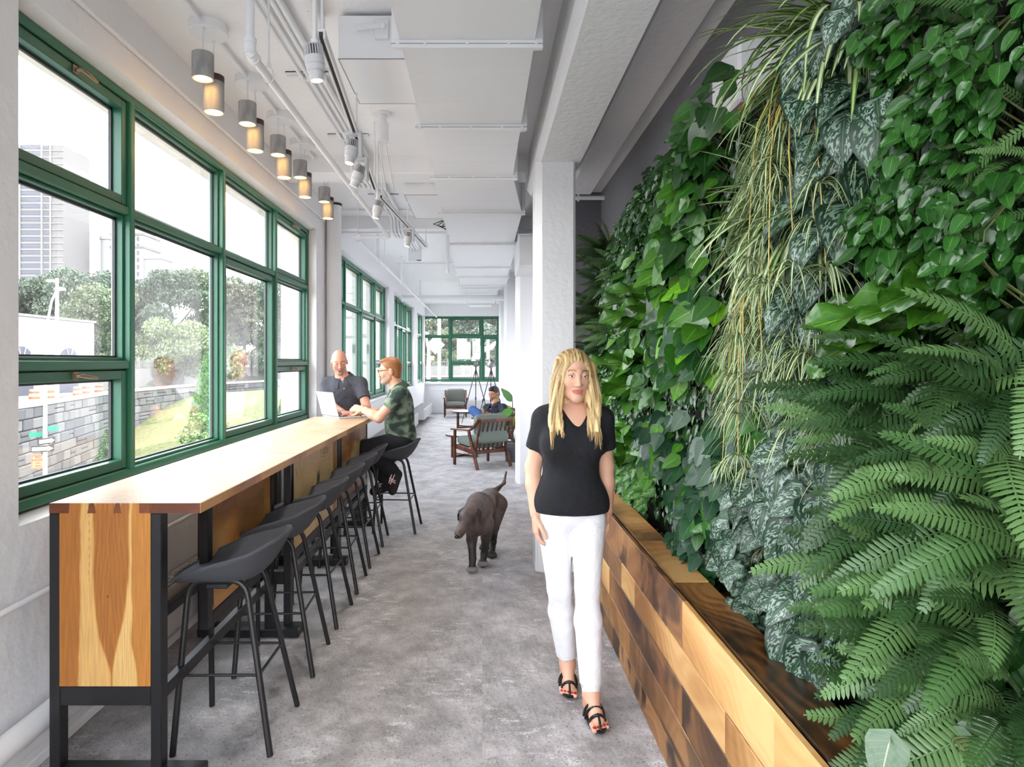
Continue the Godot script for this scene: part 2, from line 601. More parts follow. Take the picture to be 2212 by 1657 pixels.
# ---------------------------------------------------------------- the shell of the building
func shell() -> void:
	var b := MB.new()
	b.us = 1.0
	b.face([Vector3(-2.2, 0, 1.9), Vector3(1.6, 0, 1.9), Vector3(1.6, 0, -20.6), Vector3(-2.2, 0, -20.6)])
	b.span(Vector3(-2.2, -0.2, -20.6), Vector3(1.6, -0.002, 1.9))
	struct("floor", b, K.concrete_floor)
	b = MB.new()
	b.span(Vector3(-2.2, CEIL, -20.6), Vector3(1.6, CEIL + 0.2, 1.95))
	struct("ceiling", b, K.ceiling_paint)
	# window wall: plaster inside, stone outside, five openings
	var holes := [[-1.62, 1.55], [2.505, 7.0], [7.72, 12.47], [13.2, 17.1], [17.9, 20.05]]
	var inner := MB.new()
	var outer := MB.new()
	for q in [[inner, XW, -1.925], [outer, -1.926, -2.16]]:
		var m: MB = q[0]
		var bot := 0.948
		var topp := 3.008
		m.span(Vector3(q[1], -0.1, 1.7), Vector3(q[2], bot - (0.03 if m == outer else 0.0), -20.2))
		m.span(Vector3(q[1], topp, 1.7), Vector3(q[2], CEIL + 0.1, -20.2))
		var from := -1.7
		for h in holes:
			m.span(Vector3(q[1], bot, -from), Vector3(q[2], topp, -h[0]))
			from = h[1]
		m.span(Vector3(q[1], bot, -from), Vector3(q[2], topp, -20.2))
	struct("wall_left", inner, K.plaster)
	tri_mat(mat("outer_stone", rgb(214, 204, 190), 0.85), 1.0)
	struct("wall_outside", outer, K.outer_stone)
	# far wall with its window, and the wall behind the camera with another
	b = MB.new()
	b.span(Vector3(-2.16, -0.1, -20.2), Vector3(1.0, 0.948, -20.45))
	b.span(Vector3(-2.16, 3.0, -20.2), Vector3(1.0, CEIL + 0.1, -20.45))
	b.span(Vector3(-2.16, 0.948, -20.2), Vector3(-1.85, 3.0, -20.45))
	b.span(Vector3(0.535, 0.948, -20.2), Vector3(1.0, 3.0, -20.45))
	b.span(Vector3(-1.78, 0.90, -20.2), Vector3(0.535, 0.955, -20.12))
	b.span(Vector3(-1.78, 0.70, -20.2), Vector3(0.535, 0.715, -20.185))
	struct("wall_far", b, K.plaster)
	b = MB.new()
	b.span(Vector3(-2.16, -0.1, 1.7), Vector3(1.5, 0.3, 1.95))
	b.span(Vector3(-2.16, 3.2, 1.7), Vector3(1.5, CEIL + 0.1, 1.95))
	b.span(Vector3(-2.16, 0.3, 1.7), Vector3(-1.75, 3.2, 1.95))
	b.span(Vector3(1.2, 0.3, 1.7), Vector3(1.5, 3.2, 1.95))
	struct("wall_rear", b, K.plaster)
	b = MB.new()
	b.span(Vector3(1.26, -0.1, 1.7), Vector3(1.5, CEIL + 0.1, -7.15))
	struct("wall_right", b, K.grey_wall)
	b = MB.new()
	b.span(Vector3(0.79, -0.1, -6.92), Vector3(1.26, CEIL + 0.1, -7.15))
	struct("wall_alcove", b, K.dark_wall)
	b = MB.new()
	b.span(Vector3(0.79, -0.1, -7.15), Vector3(1.0, CEIL + 0.1, -20.2))
	b.span(Vector3(0.775, 0.0, -7.2), Vector3(0.79, 0.12, -20.2))
	struct("wall_right_far", b, K.plaster)
	# kerb at the foot of the window wall
	b = MB.new()
	b.span(Vector3(XW, 0, 1.69), Vector3(XW + 0.05, 0.045, -20.2), 0.006)
	struct("baseboard_left", b, K.sill_paint)
	b = MB.new()
	b.span(Vector3(-1.73, 0, -20.2), Vector3(0.79, 0.11, -20.17), 0.006)
	struct("baseboard_far", b, K.sill_paint)
	# beams
	b = MB.new()
	var prof := PackedVector2Array([Vector2(0.40, CEIL + 0.05), Vector2(0.40, 3.135), Vector2(0.44, 3.077), Vector2(0.735, 3.077), Vector2(0.735, CEIL + 0.05)])
	b.prism(prof, 7.6, Transform3D(Basis.IDENTITY, Vector3(0, 0, -5.9)))
	struct("beam_long", b, K.column_paint)
	b = MB.new()
	prof = PackedVector2Array([Vector2(0.865, CEIL + 0.05), Vector2(0.865, 3.31), Vector2(0.88, 3.295), Vector2(1.105, 3.295), Vector2(1.12, 3.31), Vector2(1.12, CEIL + 0.05)])
	b.prism(prof, 8.38, Transform3D(Basis.IDENTITY, Vector3(0, 0, -6.68)))
	struct("beam_side", b, K.column_paint)
	b = MB.new()
	b.span(Vector3(XW, 3.22, -5.68), Vector3(0.42, CEIL + 0.05, -5.98), 0.012)
	struct("beam_cross", b, K.ceiling_paint)
	b = MB.new()
	b.span(Vector3(XW, 3.22, -8.06), Vector3(0.8, CEIL + 0.05, -8.36), 0.012)
	struct("beam_cross", b, K.ceiling_paint)
	b = MB.new()
	b.span(Vector3(0.42, 2.69, -7.56), Vector3(0.80, 3.05, -8.5), 0.012)
	struct("beam_haunch", b, K.column_paint)
	# three square columns with chamfered corners on rough stubs
	for q in [[0.40, 0.70, 4.885, 3.09], [0.44, 0.74, 8.44, 2.70], [0.44, 0.76, 13.1, CEIL], [0.42, 0.72, 16.4, CEIL]]:
		b = MB.new()
		var w: float = q[1] - q[0]
		var e := 0.048
		var oct := PackedVector2Array([Vector2(e, 0), Vector2(w - e * 0.4, 0), Vector2(w, e * 0.4), Vector2(w, w), Vector2(0, w), Vector2(0, e)])
		var xf := Transform3D(Basis(Vector3(1, 0, 0), Vector3(0, 0, -1), Vector3(0, 1, 0)), Vector3(q[0], 0, -q[2]))
		b.prism(oct, q[3], xf)
		struct("column", b, K.column_paint)
	b = MB.new()
	b.span(Vector3(0.415, 0, -4.87), Vector3(0.70, 0.30, -4.95), 0.02)
	struct("trim_1", b, K.column_paint)
	# the round column between the first two windows, with a dark collar at the ceiling
	b = MB.new()
	var at := Transform3D(Basis.IDENTITY, Vector3(-1.69, 0, -7.43))
	b.lathe([Vector2(0, 0), Vector2(0.085, 0), Vector2(0.085, 3.36)], 28, at)
	var rc := struct("column_round", b, K.column_paint)
	b = MB.new()
	b.lathe([Vector2(0.085, 3.355), Vector2(0.09, 3.355), Vector2(0.09, 3.38), Vector2(0.085, 3.38)], 28, at)
	obj("collar", b, K.dark_gap, rc)
	# thin pipe chases and mouldings on the window wall
	b = MB.new()
	b.tube([Vector3(XW + 0.012, 3.16, 1.68), Vector3(XW + 0.012, 3.16, -7.3)], 0.012, 8)
	struct("trim_2", b, K.pipe_paint)
	b = MB.new()
	b.tube([Vector3(XW + 0.02, 3.33, -7.62), Vector3(XW + 0.02, 0.2, -7.62)], 0.012, 8)
	struct("trim_3", b, K.pipe_paint)

# ---------------------------------------------------------------- windows
func window(called: String, L: Callable, cols: Array, rows: Array, cells: Array, sill: bool) -> void:
	var w := Node3D.new()
	w.name = called
	w.set_meta("kind", "structure")
	add_child(w)
	var c0: float = cols[0]
	var c1: float = cols[-1]
	var r0: float = rows[0]
	var r1: float = rows[-1]
	var fr := MB.new()
	var e := 0.006
	for q in [[c0, c0 + 0.05, r0, r1], [c1 - 0.05, c1, r0, r1], [c0, c1, r0, r0 + 0.045], [c0, c1, r1 - 0.045, r1]]:
		fr.span(L.call(q[0], q[2], 0.0), L.call(q[1], q[3], 0.10), e)
	obj("frame", fr, K.green_frame, w)
	for k in range(1, cols.size() - 1):
		var m := MB.new()
		m.span(L.call(cols[k] - 0.024, r0 + 0.04, -0.006), L.call(cols[k] + 0.024, r1 - 0.04, 0.10), e)
		obj("mullion", m, K.green_frame, w)
	for c in cells:
		var a: float = cols[c[0]] + (0.05 if c[0] == 0 else 0.024)
		var b: float = cols[c[1]] - (0.05 if c[1] == cols.size() - 1 else 0.024)
		var lo: float = rows[c[2]] + (0.045 if c[2] == 0 else 0.022)
		var hi: float = rows[c[3]] - (0.045 if c[3] == rows.size() - 1 else 0.022)
		if c[2] > 0:
			var t := MB.new()
			t.span(L.call(a, rows[c[2]] - 0.022, 0.0), L.call(b, rows[c[2]] + 0.022, 0.10), e)
			obj("transom", t, K.green_frame, w)
		var st := MB.new()
		var sw := 0.052 if c[4] else 0.016
		var n0 := 0.012 if c[4] else 0.028
		var g := 0.006 if c[4] else 0.0
		for q in [[a + g, a + sw, lo + g, hi - g], [b - sw, b - g, lo + g, hi - g], [a + sw, b - sw, lo + g, lo + sw], [a + sw, b - sw, hi - sw, hi - g]]:
			st.span(L.call(q[0], q[2], n0), L.call(q[1], q[3], 0.085), 0.003)
		if c[4]:
			var gs := MB.new()
			for q in [[a, a + 0.012, lo, hi], [b - 0.012, b, lo, hi], [a, b, lo, lo + 0.012], [a, b, hi - 0.012, hi]]:
				gs.span(L.call(q[0], q[2], 0.030), L.call(q[1], q[3], 0.083))
			obj("weather_strip", gs, K.gasket, w)
		var so := obj("sash" if c[4] else "glazing_bead", st, K.green_sash, w)
		var ga := MB.new()
		for q in [[a + sw, a + sw + 0.012, lo + sw, hi - sw], [b - sw - 0.012, b - sw, lo + sw, hi - sw], [a + sw, b - sw, lo + sw, lo + sw + 0.009], [a + sw, b - sw, hi - sw - 0.012, hi - sw]]:
			ga.span(L.call(q[0], q[2], 0.062), L.call(q[1], q[3], 0.076))
		obj("gasket", ga, K.gasket, so)
		var pa := MB.new()
		pa.span(L.call(a + sw, lo + sw, 0.074), L.call(b - sw, hi - sw, 0.080))
		obj("pane", pa, K.glass, w)
		if c.size() > 5:
			var hm := MB.new()
			var hc := lo + sw * 0.5 if c[5] < 0 else hi - sw * 0.5
			var mid := (a + b) * 0.5
			hm.span(L.call(mid - 0.03, hc - 0.018, 0.004), L.call(mid + 0.01, hc + 0.018, 0.013), 0.004)
			hm.tube([L.call(mid - 0.01, hc, 0.01), L.call(mid - 0.01, hc, -0.022), L.call(mid + 0.03, hc - 0.006, -0.03), L.call(mid + 0.10, hc - 0.012, -0.028)], [0.009, 0.009, 0.010, 0.007], 8)
			obj("handle", hm, K.bronze, so)
	if sill:
		var s := MB.new()
		s.face([L.call(c0, 0.947, 0.0 + XF - XW), L.call(c1, 0.947, XF - XW), L.call(c1, 0.962, 0.02), L.call(c0, 0.962, 0.02)])
		s.face([L.call(c0, 2.991, 0.02), L.call(c1, 2.991, 0.02), L.call(c1, 3.008, XF - XW), L.call(c0, 3.008, XF - XW)])
		s.span(L.call(c0 - 0.0, 0.94, 0.10), L.call(c1, 0.972, 0.22))
		obj("window_sill", s, K.sill_paint, w)
		var gp := MB.new()
		gp.span(L.call(c0, r0 - 0.014, 0.02), L.call(c1, r0, 0.09))
		gp.span(L.call(c0, r1, 0.02), L.call(c1, r1 + 0.02, 0.09))
		gp.span(L.call(c1, r0, 0.02), L.call(c1 + 0.012, r1, 0.09))
		gp.span(L.call(c0 - 0.012, r0, 0.02), L.call(c0, r1, 0.09))
		obj("caulk_joint", gp, K.dark_gap, w)

func windows() -> void:
	var left := func(s: float, y: float, n: float) -> Vector3: return Vector3(XF - n, y, -s)
	var far := func(s: float, y: float, n: float) -> Vector3: return Vector3(s, y, -20.2 - n)
	var rear := func(s: float, y: float, n: float) -> Vector3: return Vector3(s, y, 1.7 + n)
	var rows := [0.976, 1.565, 2.372, 2.992]
	var four := [[0, 1, 0, 1, true, 1], [0, 1, 1, 2, false], [0, 1, 2, 3, true, 1], [1, 2, 0, 2, false], [1, 2, 2, 3, false], [2, 3, 0, 2, true], [2, 3, 2, 3, false], [3, 4, 0, 1, true, 1], [3, 4, 1, 2, false], [3, 4, 2, 3, true, 1]]
	window("window_1", left, [2.517, 3.46, 4.69, 5.88, 6.99], rows, four, true)
	window("window_2", left, [7.73, 8.84, 10.09, 11.33, 12.46], rows, four, true)
	window("window_3", left, [13.21, 14.2, 15.15, 15.97, 17.09], rows, four, true)
	window("window_4", left, [17.91, 18.7, 19.4, 20.04], rows, [[0, 1, 0, 2, false], [0, 1, 2, 3, false], [1, 2, 0, 2, true], [1, 2, 2, 3, false], [2, 3, 0, 1, true, 1], [2, 3, 1, 2, false], [2, 3, 2, 3, true]], true)
	window("window_5", far, [-1.845, -1.0, -0.014, 0.53], rows, [[0, 1, 0, 2, false], [0, 1, 2, 3, false], [1, 2, 0, 1, true, 1], [1, 2, 1, 2, false], [1, 2, 2, 3, true, 1], [2, 3, 0, 2, true], [2, 3, 2, 3, false]], false)
	window("window_6", left, [-1.61, -0.8, 0.0, 0.8, 1.54], rows, four, true)
	window("window_7", rear, [-1.74, -0.7, 0.2, 1.19], [0.31, 1.7, 3.19], [[0, 1, 0, 1, false], [0, 1, 1, 2, false], [1, 2, 0, 1, false], [1, 2, 1, 2, false], [2, 3, 0, 1, false], [2, 3, 1, 2, false]], false)

# ---------------------------------------------------------------- what hangs from the ceiling
func ceiling_things() -> void:
	pendants()
	duct()
	pipes()
	tracks()

func pendants() -> void:
	mat("concrete_shade", rgb(176, 174, 174), 0.85, 0.0, {"albedo_texture": ntex(noise(0.012, 61, 5), 256, {0.0: Color(0.78, 0.78, 0.78), 0.5: Color(0.95, 0.95, 0.95), 1.0: Color(1, 1, 1)})})
	mat("wood_collar", rgb(74, 44, 36), 0.5)
	mat("bulb_glow", rgb(255, 236, 200), 0.4, 0.0, {"emission_enabled": true, "emission": rgb(255, 226, 176), "emission_energy_multiplier": 1.6})
	mat("pit", rgb(70, 68, 68), 0.9)
	var words := ["nearest of the row of twin concrete pendant lamps along the window", "second twin concrete pendant lamp from the near end of the row", "middle twin concrete pendant lamp of the row of five", "fourth twin concrete pendant lamp, just this side of the cross beam", "farthest twin concrete pendant lamp, half hidden behind the cross beam"]
	var ds := [3.49, 4.14, 4.75, 5.32, 6.12]
	for k in 5:
		var o := thing("pendant_lamp", words[k], "pendant lamp", Vector3(-1.465, 0, -ds[k]), 0.0, "twin concrete pendants over the counter")
		var b := MB.new()
		b.lathe([Vector2(0, 3.33), Vector2(0.098, 3.33), Vector2(0.101, 3.334), Vector2(0.101, CEIL)], 32)
		obj("canopy", b, K.white_plastic, o)
		for q in [[0.07, 3.062, 3.196, false], [-0.07, 2.94, 3.138, true]]:
			var x := Transform3D(Basis.IDENTITY, Vector3(0, 0, q[0]))
			b = MB.new()
			b.lathe([Vector2(0.004, q[2]), Vector2(0.007, q[2]), Vector2(0.005, q[2] + 0.03), Vector2(0.005, 3.32), Vector2(0.009, 3.325), Vector2(0.009, 3.335)], 10, x)
			obj("cord", b, K.white_plastic, o)
			b = MB.new()
			var hi: float = q[2] - (0.034 if q[3] else 0.0)
			b.lathe([Vector2(0.046, q[1] + 0.05), Vector2(0.046, q[1]), Vector2(0.053, q[1]), Vector2(0.054, q[1] + 0.002), Vector2(0.054, hi - 0.002), Vector2(0.053, hi), Vector2(0, hi)], 28, x)
			var sh := obj("shade", b, K.concrete_shade, o)
			b = MB.new()
			for j in 16:
				var a := rng.randf() * TAU
				b.ball(x * Vector3(cos(a) * 0.0535, rng.randf_range(q[1] + 0.015, hi - 0.012), sin(a) * 0.0535), Vector3.ONE * rng.randf_range(0.0008, 0.0022), 4, 5)
			obj("air_holes", b, K.pit, sh).set_meta("kind", "stuff")
			if q[3]:
				b = MB.new()
				b.lathe([Vector2(0.0535, hi), Vector2(0.0545, hi + 0.001), Vector2(0.0545, q[2] - 0.001), Vector2(0.0535, q[2]), Vector2(0, q[2])], 28, x)
				obj("wood_collar", b, K.wood_collar, o)
			b = MB.new()
			b.lathe([Vector2(0, q[1] + 0.009), Vector2(0.0458, q[1] + 0.009), Vector2(0.0458, q[1] + 0.012), Vector2(0, q[1] + 0.012)], 24, x)
			obj("bulb", b, K.bulb_glow, o)
			var l := OmniLight3D.new()
			l.light_color = rgb(255, 196, 104)
			l.light_energy = 0.016
			l.light_size = 0.03
			l.omni_range = 12.0
			l.omni_attenuation = 2.0
			l.shadow_enabled = true
			l.position = Vector3(0, q[1] - 0.001, q[0])
			o.add_child(l)
	# the conduit that runs from canopy to canopy
	var b := MB.new()
	var stops := [-1.6] + ds
	for k in 5:
		b.tube([Vector3(-1.465, 3.355, -stops[k] - (0.0 if k == 0 else 0.1)), Vector3(-1.465, 3.355, -stops[k + 1] + 0.1)], 0.0125, 10)
	solo("conduit", b, K.pipe_paint, "white conduit joining the round canopies of the concrete pendants", "conduit")

func duct() -> void:
	mat("seam_grey", rgb(150, 149, 150), 0.8)
	var o := thing("air_duct", "wide white rectangular sheet metal duct running under the ceiling", "air duct")
	var y0 := 3.08
	var secs := [[-1.5, 0.78, -0.385, 0.245, 3.08], [0.78, 3.05, -0.385, 0.245, 3.08], [3.05, 4.13, -0.385, 0.245, 3.08], [4.13, 5.25, -0.385, 0.245, 3.08], [5.25, 6.5, -0.40, 0.39, 3.08], [6.5, 8.2, -0.41, 0.40, 3.08], [8.2, 10.25, -0.43, 0.44, 3.08], [10.25, 11.4, -0.43, 0.44, 3.08], [11.4, 12.6, -0.42, 0.46, 3.07], [12.6, 13.3, -0.37, 0.33, 3.10], [13.3, 15.5, -0.37, 0.33, 3.10], [15.5, 17.2, -0.37, 0.33, 3.12], [17.2, 18.6, -0.37, 0.25, 3.14]]
	for k in secs.size():
		var s: Array = secs[k]
		var x0: float = s[2]
		var x1: float = s[3]
		var px1: float = secs[maxi(k - 1, 0)][3] if k == 4 else x1      # one piece widens
		var b := MB.new()
		var y1 := CEIL - 0.012
		var n := [Vector3(x0, s[4], -s[0]), Vector3(px1, s[4], -s[0]), Vector3(px1, y1, -s[0]), Vector3(x0, y1, -s[0])]
		var f := [Vector3(x0, s[4], -s[1]), Vector3(x1, s[4], -s[1]), Vector3(x1, y1, -s[1]), Vector3(x0, y1, -s[1])]
		for j in 4:
			b.face([n[j], f[j], f[(j + 1) % 4], n[(j + 1) % 4]])
		b.face([n[0], n[1], n[2], n[3]])
		b.face([f[3], f[2], f[1], f[0]])
		if k < 5:                                     # shallow creases across the sheet
			for j in range(1, 3):
				var z: float = lerpf(-s[0], -s[1], j / 3.0)
				b.span(Vector3(x0, s[4] - 0.0015, z - 0.002), Vector3(minf(x1, px1), s[4], z + 0.002))
		obj("duct_section", b, K.duct_paint, o)
		if k < secs.size() - 1:
			b = MB.new()
			var z: float = -s[1]
			var g := 0.038
			b.span(Vector3(x0 - g, s[4] - g, z - 0.016), Vector3(x1 + g, s[4], z + 0.016), 0.003)
			b.span(Vector3(x0 - g, s[4], z - 0.016), Vector3(x0, y1, z + 0.016), 0.003)
			b.span(Vector3(x1, s[4], z - 0.016), Vector3(x1 + g, y1, z + 0.016), 0.003)
			var fl := obj("flange", b, K.duct_paint, o)
			b = MB.new()
			b.span(Vector3(x0 - 0.001, s[4] - 0.0012, z - 0.021), Vector3(x1 + 0.001, s[4] + 0.001, z - 0.0155))
			b.span(Vector3(x0 - 0.0012, s[4], z - 0.021), Vector3(x0 + 0.001, y1, z - 0.0155))
			b.span(Vector3(x0 - g - 0.001, s[4] - g * 0.5 - 0.0015, z - 0.0175), Vector3(x1 + g, s[4] - g * 0.5 + 0.0015, z + 0.0175))
			obj("joint", b, K.seam_grey, fl)
			b = MB.new()
			for x in [x0 - 0.008, x0 + 0.12, 0.5 * (x0 + x1), x1 - 0.12, x1 + 0.008]:
				b.lathe([Vector2(0, 0.008), Vector2(0.006, 0.007), Vector2(0.009, 0.0)], 8, Transform3D(Basis(Vector3(1, 0, 0), Vector3(0, 0, 1), Vector3(0, -1, 0)), Vector3(x, s[4] - g * 0.5, z + 0.016)))
			obj("bolts", b, K.duct_paint, fl).set_meta("kind", "stuff")
	# two side outlets with damper levers
	for q in [[3.35, 3.93, -0.74, 3.135], [6.02, 7.0, -0.72, 3.12]]:
		var b := MB.new()
		b.span(Vector3(q[2], q[3], -q[0]), Vector3(-0.37, CEIL - 0.02, -q[1]), 0.004)
		var br := obj("side_outlet", b, K.duct_paint, o)
		b = MB.new()
		var c := Vector3(-0.515, q[3] + 0.145, -q[0] + 0.012)
		b.box(c, Vector3(0.07, 0.095, 0.024), Basis.IDENTITY, 0.003)
		b.bar(c + Vector3(0.005, 0.012, 0.016), c + Vector3(-0.125, 0.0, 0.016), 0.024, 0.005, Vector3(0, 0, 1), 0.002)
		b.ball(c + Vector3(0.01, 0.012, 0.02), Vector3(0.016, 0.018, 0.010), 6, 10)
		obj("damper_lever", b, K.white_plastic, br)
		b = MB.new()
		b.span(Vector3(q[2] - 0.001, q[3] - 0.001, -q[0]), Vector3(q[2] + 0.003, q[3] + 0.003, -q[1]))
		b.span(Vector3(q[2], q[3] - 0.001, -q[0] - 0.003), Vector3(-0.386, q[3] + 0.003, -q[0] + 0.001))
		b.span(Vector3(q[2], q[3] - 0.001, -q[1] - 0.001), Vector3(-0.386, q[3] + 0.003, -q[1] + 0.003))
		obj("seam", b, K.seam_grey, br)

func pipe_run(b: MB, ps: Array, r: float) -> void:       # a pipe with fat elbows at its bends
	for k in ps.size() - 1:
		b.tube([ps[k], ps[k + 1]], r, 12)
	for k in range(1, ps.size() - 1):
		var a: Vector3 = ps[k]
		var u: Vector3 = (ps[k - 1] - a).normalized()
		var w: Vector3 = (ps[k + 1] - a).normalized()
		var cur := []
		for j in 7:
			var t := j / 6.0
			cur.append((a + u * r * 2.4).lerp(a, t).lerp(a.lerp(a + w * r * 2.4, t), t))
		b.tube(cur, r * 1.32, 12)
		for q in [u, w]:
			b.tube([a + q * r * 2.2, a + q * r * 3.3], r * 1.5, 12)

func pipes() -> void:
	var b := MB.new()
	pipe_run(b, [Vector3(-1.016, 3.38, -2.854), Vector3(-1.016, 2.93, -2.854), Vector3(-1.012, 2.93, -7.05), Vector3(-1.375, 2.93, -7.05), Vector3(-1.375, 2.93, -19.6)], 0.019)
	var o := thing("sprinkler_pipe", "long white sprinkler pipe hanging from rods above the counter", "pipe")
	obj("pipe", b, K.pipe_paint, o)
	for q in [[-1.015, 3.1], [-1.012, 5.2], [-1.375, 7.2], [-1.375, 9.2], [-1.375, 11.6], [-1.375, 14.6], [-1.375, 17.6]]:
		var h := MB.new()
		var at := Vector3(q[0], 2.93, -q[1])
		h.tube([at + Vector3(0, 0.055, 0), Vector3(q[0], CEIL, -q[1])], 0.0055, 8)
		var ring := []
		for j in 17:
			var a := TAU * j / 16 + PI / 2
			ring.append(at + Vector3(cos(a) * 0.024, sin(a) * (0.055 if sin(a) > 0 else 0.024), 0))
		h.tube(ring, 0.003, 6, false)
		h.lathe([Vector2(0.0, 0.045), Vector2(0.011, 0.045), Vector2(0.011, 0.06), Vector2(0.006, 0.085)], 8, Transform3D(Basis.IDENTITY, at))
		obj("hanger_rod", h, K.pipe_paint, o)
	for q in [8.57, 11.1, 14.4]:
		var h := MB.new()
		h.tube([Vector3(-1.375, 2.95, -q), Vector3(-1.375, CEIL, -q)], 0.019, 10)
		h.tube([Vector3(-1.375, 2.90, -q), Vector3(-1.375, 2.99, -q)], 0.028, 10)
		h.tube([Vector3(-1.375, 2.93, -q - 0.05), Vector3(-1.375, 2.93, -q + 0.05)], 0.027, 10)
		obj("riser", h, K.pipe_paint, o)
	# four conduits on struts below the ceiling
	var cx := [-1.117, -1.074, -1.030, -0.990]
	for k in 4:
		b = MB.new()
		var y := 3.345
		var ps := [Vector3(cx[k], y, 1.68), Vector3(cx[k], y, -5.50), Vector3(cx[k], y - 0.03, -5.58), Vector3(cx[k], 3.22, -5.61), Vector3(cx[k], 3.18, -5.66), Vector3(cx[k], 3.175, -5.98), Vector3(cx[k], 3.21, -6.04), Vector3(cx[k], y - 0.02, -6.10), Vector3(cx[k], y, -6.2), Vector3(cx[k], y, -7.86), Vector3(cx[k], y - 0.03, -7.96), Vector3(cx[k], 3.21, -8.00), Vector3(cx[k], 3.175, -8.06), Vector3(cx[k], 3.175, -8.38), Vector3(cx[k], y - 0.02, -8.5), Vector3(cx[k], y, -8.62), Vector3(cx[k], y, -10.25)]
		b.tube(ps, 0.0135 if k < 3 else 0.017, 10)
		solo("conduit", b, K.pipe_paint, ["left of the four thin ceiling conduits running side by side", "second from the left of the four side by side ceiling conduits", "third from the left of the four side by side ceiling conduits", "thickest conduit, at the right of the four on the ceiling"][k], "conduit", "four parallel conduits")
	var n := ["near", "middle", "far"]
	for k in 3:
		b = MB.new()
		var z: float = -[4.06, 5.16, 7.0][k]
		b.span(Vector3(-1.22, 3.362, z - 0.02), Vector3(-0.90, CEIL, z - 0.006))
		b.span(Vector3(-1.22, 3.362, z + 0.006), Vector3(-0.90, CEIL, z + 0.02))
		b.span(Vector3(-1.22, 3.374, z - 0.02), Vector3(-0.90, CEIL, z + 0.02))
		for x in cx:
			b.span(Vector3(x - 0.022, 3.326, z - 0.008), Vector3(x + 0.022, 3.366, z + 0.008), 0.006)
		solo("strut_channel", b, K.pipe_paint, n[k] + "most slotted strut holding the four conduits to the ceiling" if k != 1 else "middle slotted strut holding the four conduits to the ceiling", "strut")
	o = thing("junction_box", "white junction box where the four ceiling conduits end", "junction box", Vector3(-1.06, 0, -10.32))
	b = MB.new()
	b.box(Vector3(0, 3.27, 0), Vector3(0.20, 0.20, 0.10), Basis.IDENTITY, 0.004)
	obj("body", b, K.white_plastic, o)
	b = MB.new()
	b.box(Vector3(0.06, 3.178, 0.05), Vector3(0.07, 0.012, 0.012))
	obj("slot", b, K.dark_gap, o)
	b = MB.new()
	b.box(Vector3(-0.86, 3.345, -3.22), Vector3(0.085, 0.07, 0.36), Basis.IDENTITY, 0.006)
	for j in 3:
		b.ball(Vector3(-0.86, 3.309, -3.1 - j * 0.12), Vector3(0.006, 0.003, 0.006), 4, 8)
	solo("raceway_box", b, K.white_plastic, "small white box fixed to the ceiling beside the conduits", "junction box")
	b = MB.new()
	b.tube([Vector3(XW, 2.99, -14.4), Vector3(0.79, 2.99, -14.4)], 0.066, 16)
	b.tube([Vector3(XW, 2.99, -14.4), Vector3(XW + 0.03, 2.99, -14.4)], 0.085, 16)
	solo("cross_pipe", b, K.pipe_paint, "thick white pipe crossing the corridor below the far ceiling", "pipe")
	# thin lines across the ceiling and beams
	var thin := [[Vector3(XW, 3.362, -7.66), Vector3(-0.45, 3.362, -7.66), "thin grey wire across the ceiling before the second cross beam"], [Vector3(XW, 3.205, -8.21), Vector3(-0.45, 3.205, -8.21), "thin conduit under the second cross beam"], [Vector3(-1.55, 3.36, -11.8), Vector3(-0.45, 3.36, -11.8), "thin conduit across the ceiling beyond the junction box"]]
	for q in thin:
		b = MB.new()
		b.tube([q[0], q[1]], 0.011, 8)
		solo("conduit", b, K.pipe_paint, q[2], "conduit")
	b = MB.new()
	b.tube([Vector3(0.72, 3.275, -6.74), Vector3(1.26, 3.275, -6.74)], 0.022, 10)
	b.span(Vector3(0.98, 3.24, -6.72), Vector3(1.0, CEIL, -6.76))
	solo("pipe", b, K.pipe_paint, "short white pipe at the end of the side beam above the plants", "pipe")
	# the pipe on the wall under the windows, the heating pipe and the radiators
	b = MB.new()
	b.tube([Vector3(XW + 0.035, 0.665, 1.68), Vector3(XW + 0.035, 0.665, -7.3)], 0.0125, 10)
	solo("pipe", b, K.pipe_paint, "thin white pipe along the wall below the first window", "pipe")
	b = MB.new()
	b.tube([Vector3(XW + 0.075, 0.20, 1.68), Vector3(XW + 0.075, 0.20, -19.9)], 0.045, 14)
	solo("heating_pipe", b, K.pipe_paint, "thick white heating pipe low along the window wall", "pipe")
	mat("radiator_paint", rgb(205, 204, 204), 0.5)
	var rads := [[2.75, 6.2, -1.655, "radiator cover with grille on the wall behind the counter"], [8.6, 12.2, -1.52, "long radiator cover under the second window"], [13.2, 15.3, -1.5, "radiator cover under the third window"], [16.3, 18.9, -1.45, "farthest radiator cover along the window wall"]]
	for q in rads:
		o = thing("radiator_cover", q[3], "radiator", Vector3.ZERO, 0.0, "radiator covers along the window wall")
		b = MB.new()
		var x1: float = q[2]
		b.span(Vector3(XW + 0.012, 0.13, -q[0]), Vector3(x1, 0.385, -q[1]), 0.004)
		obj("cover", b, K.radiator_paint, o)
		b = MB.new()
		var m := int((q[1] - q[0]) / 0.06)
		for j in m:
			var z: float = -q[0] - (j + 0.5) * 0.06
			b.span(Vector3(XW + 0.02, 0.385, z - 0.005), Vector3(x1 - 0.012, 0.391, z + 0.005))
		for j in 5:
			var x: float = lerpf(XW + 0.03, x1 - 0.02, j / 4.0)
			b.span(Vector3(x - 0.003, 0.385, -q[0]), Vector3(x + 0.003, 0.393, -q[1]))
		var g := obj("grille", b, K.radiator_paint, o)
		g.set_meta("kind", "stuff")
		b = MB.new()
		b.span(Vector3(XW + 0.018, 0.384, -q[0] - 0.005), Vector3(x1 - 0.01, 0.3862, -q[1] + 0.005))
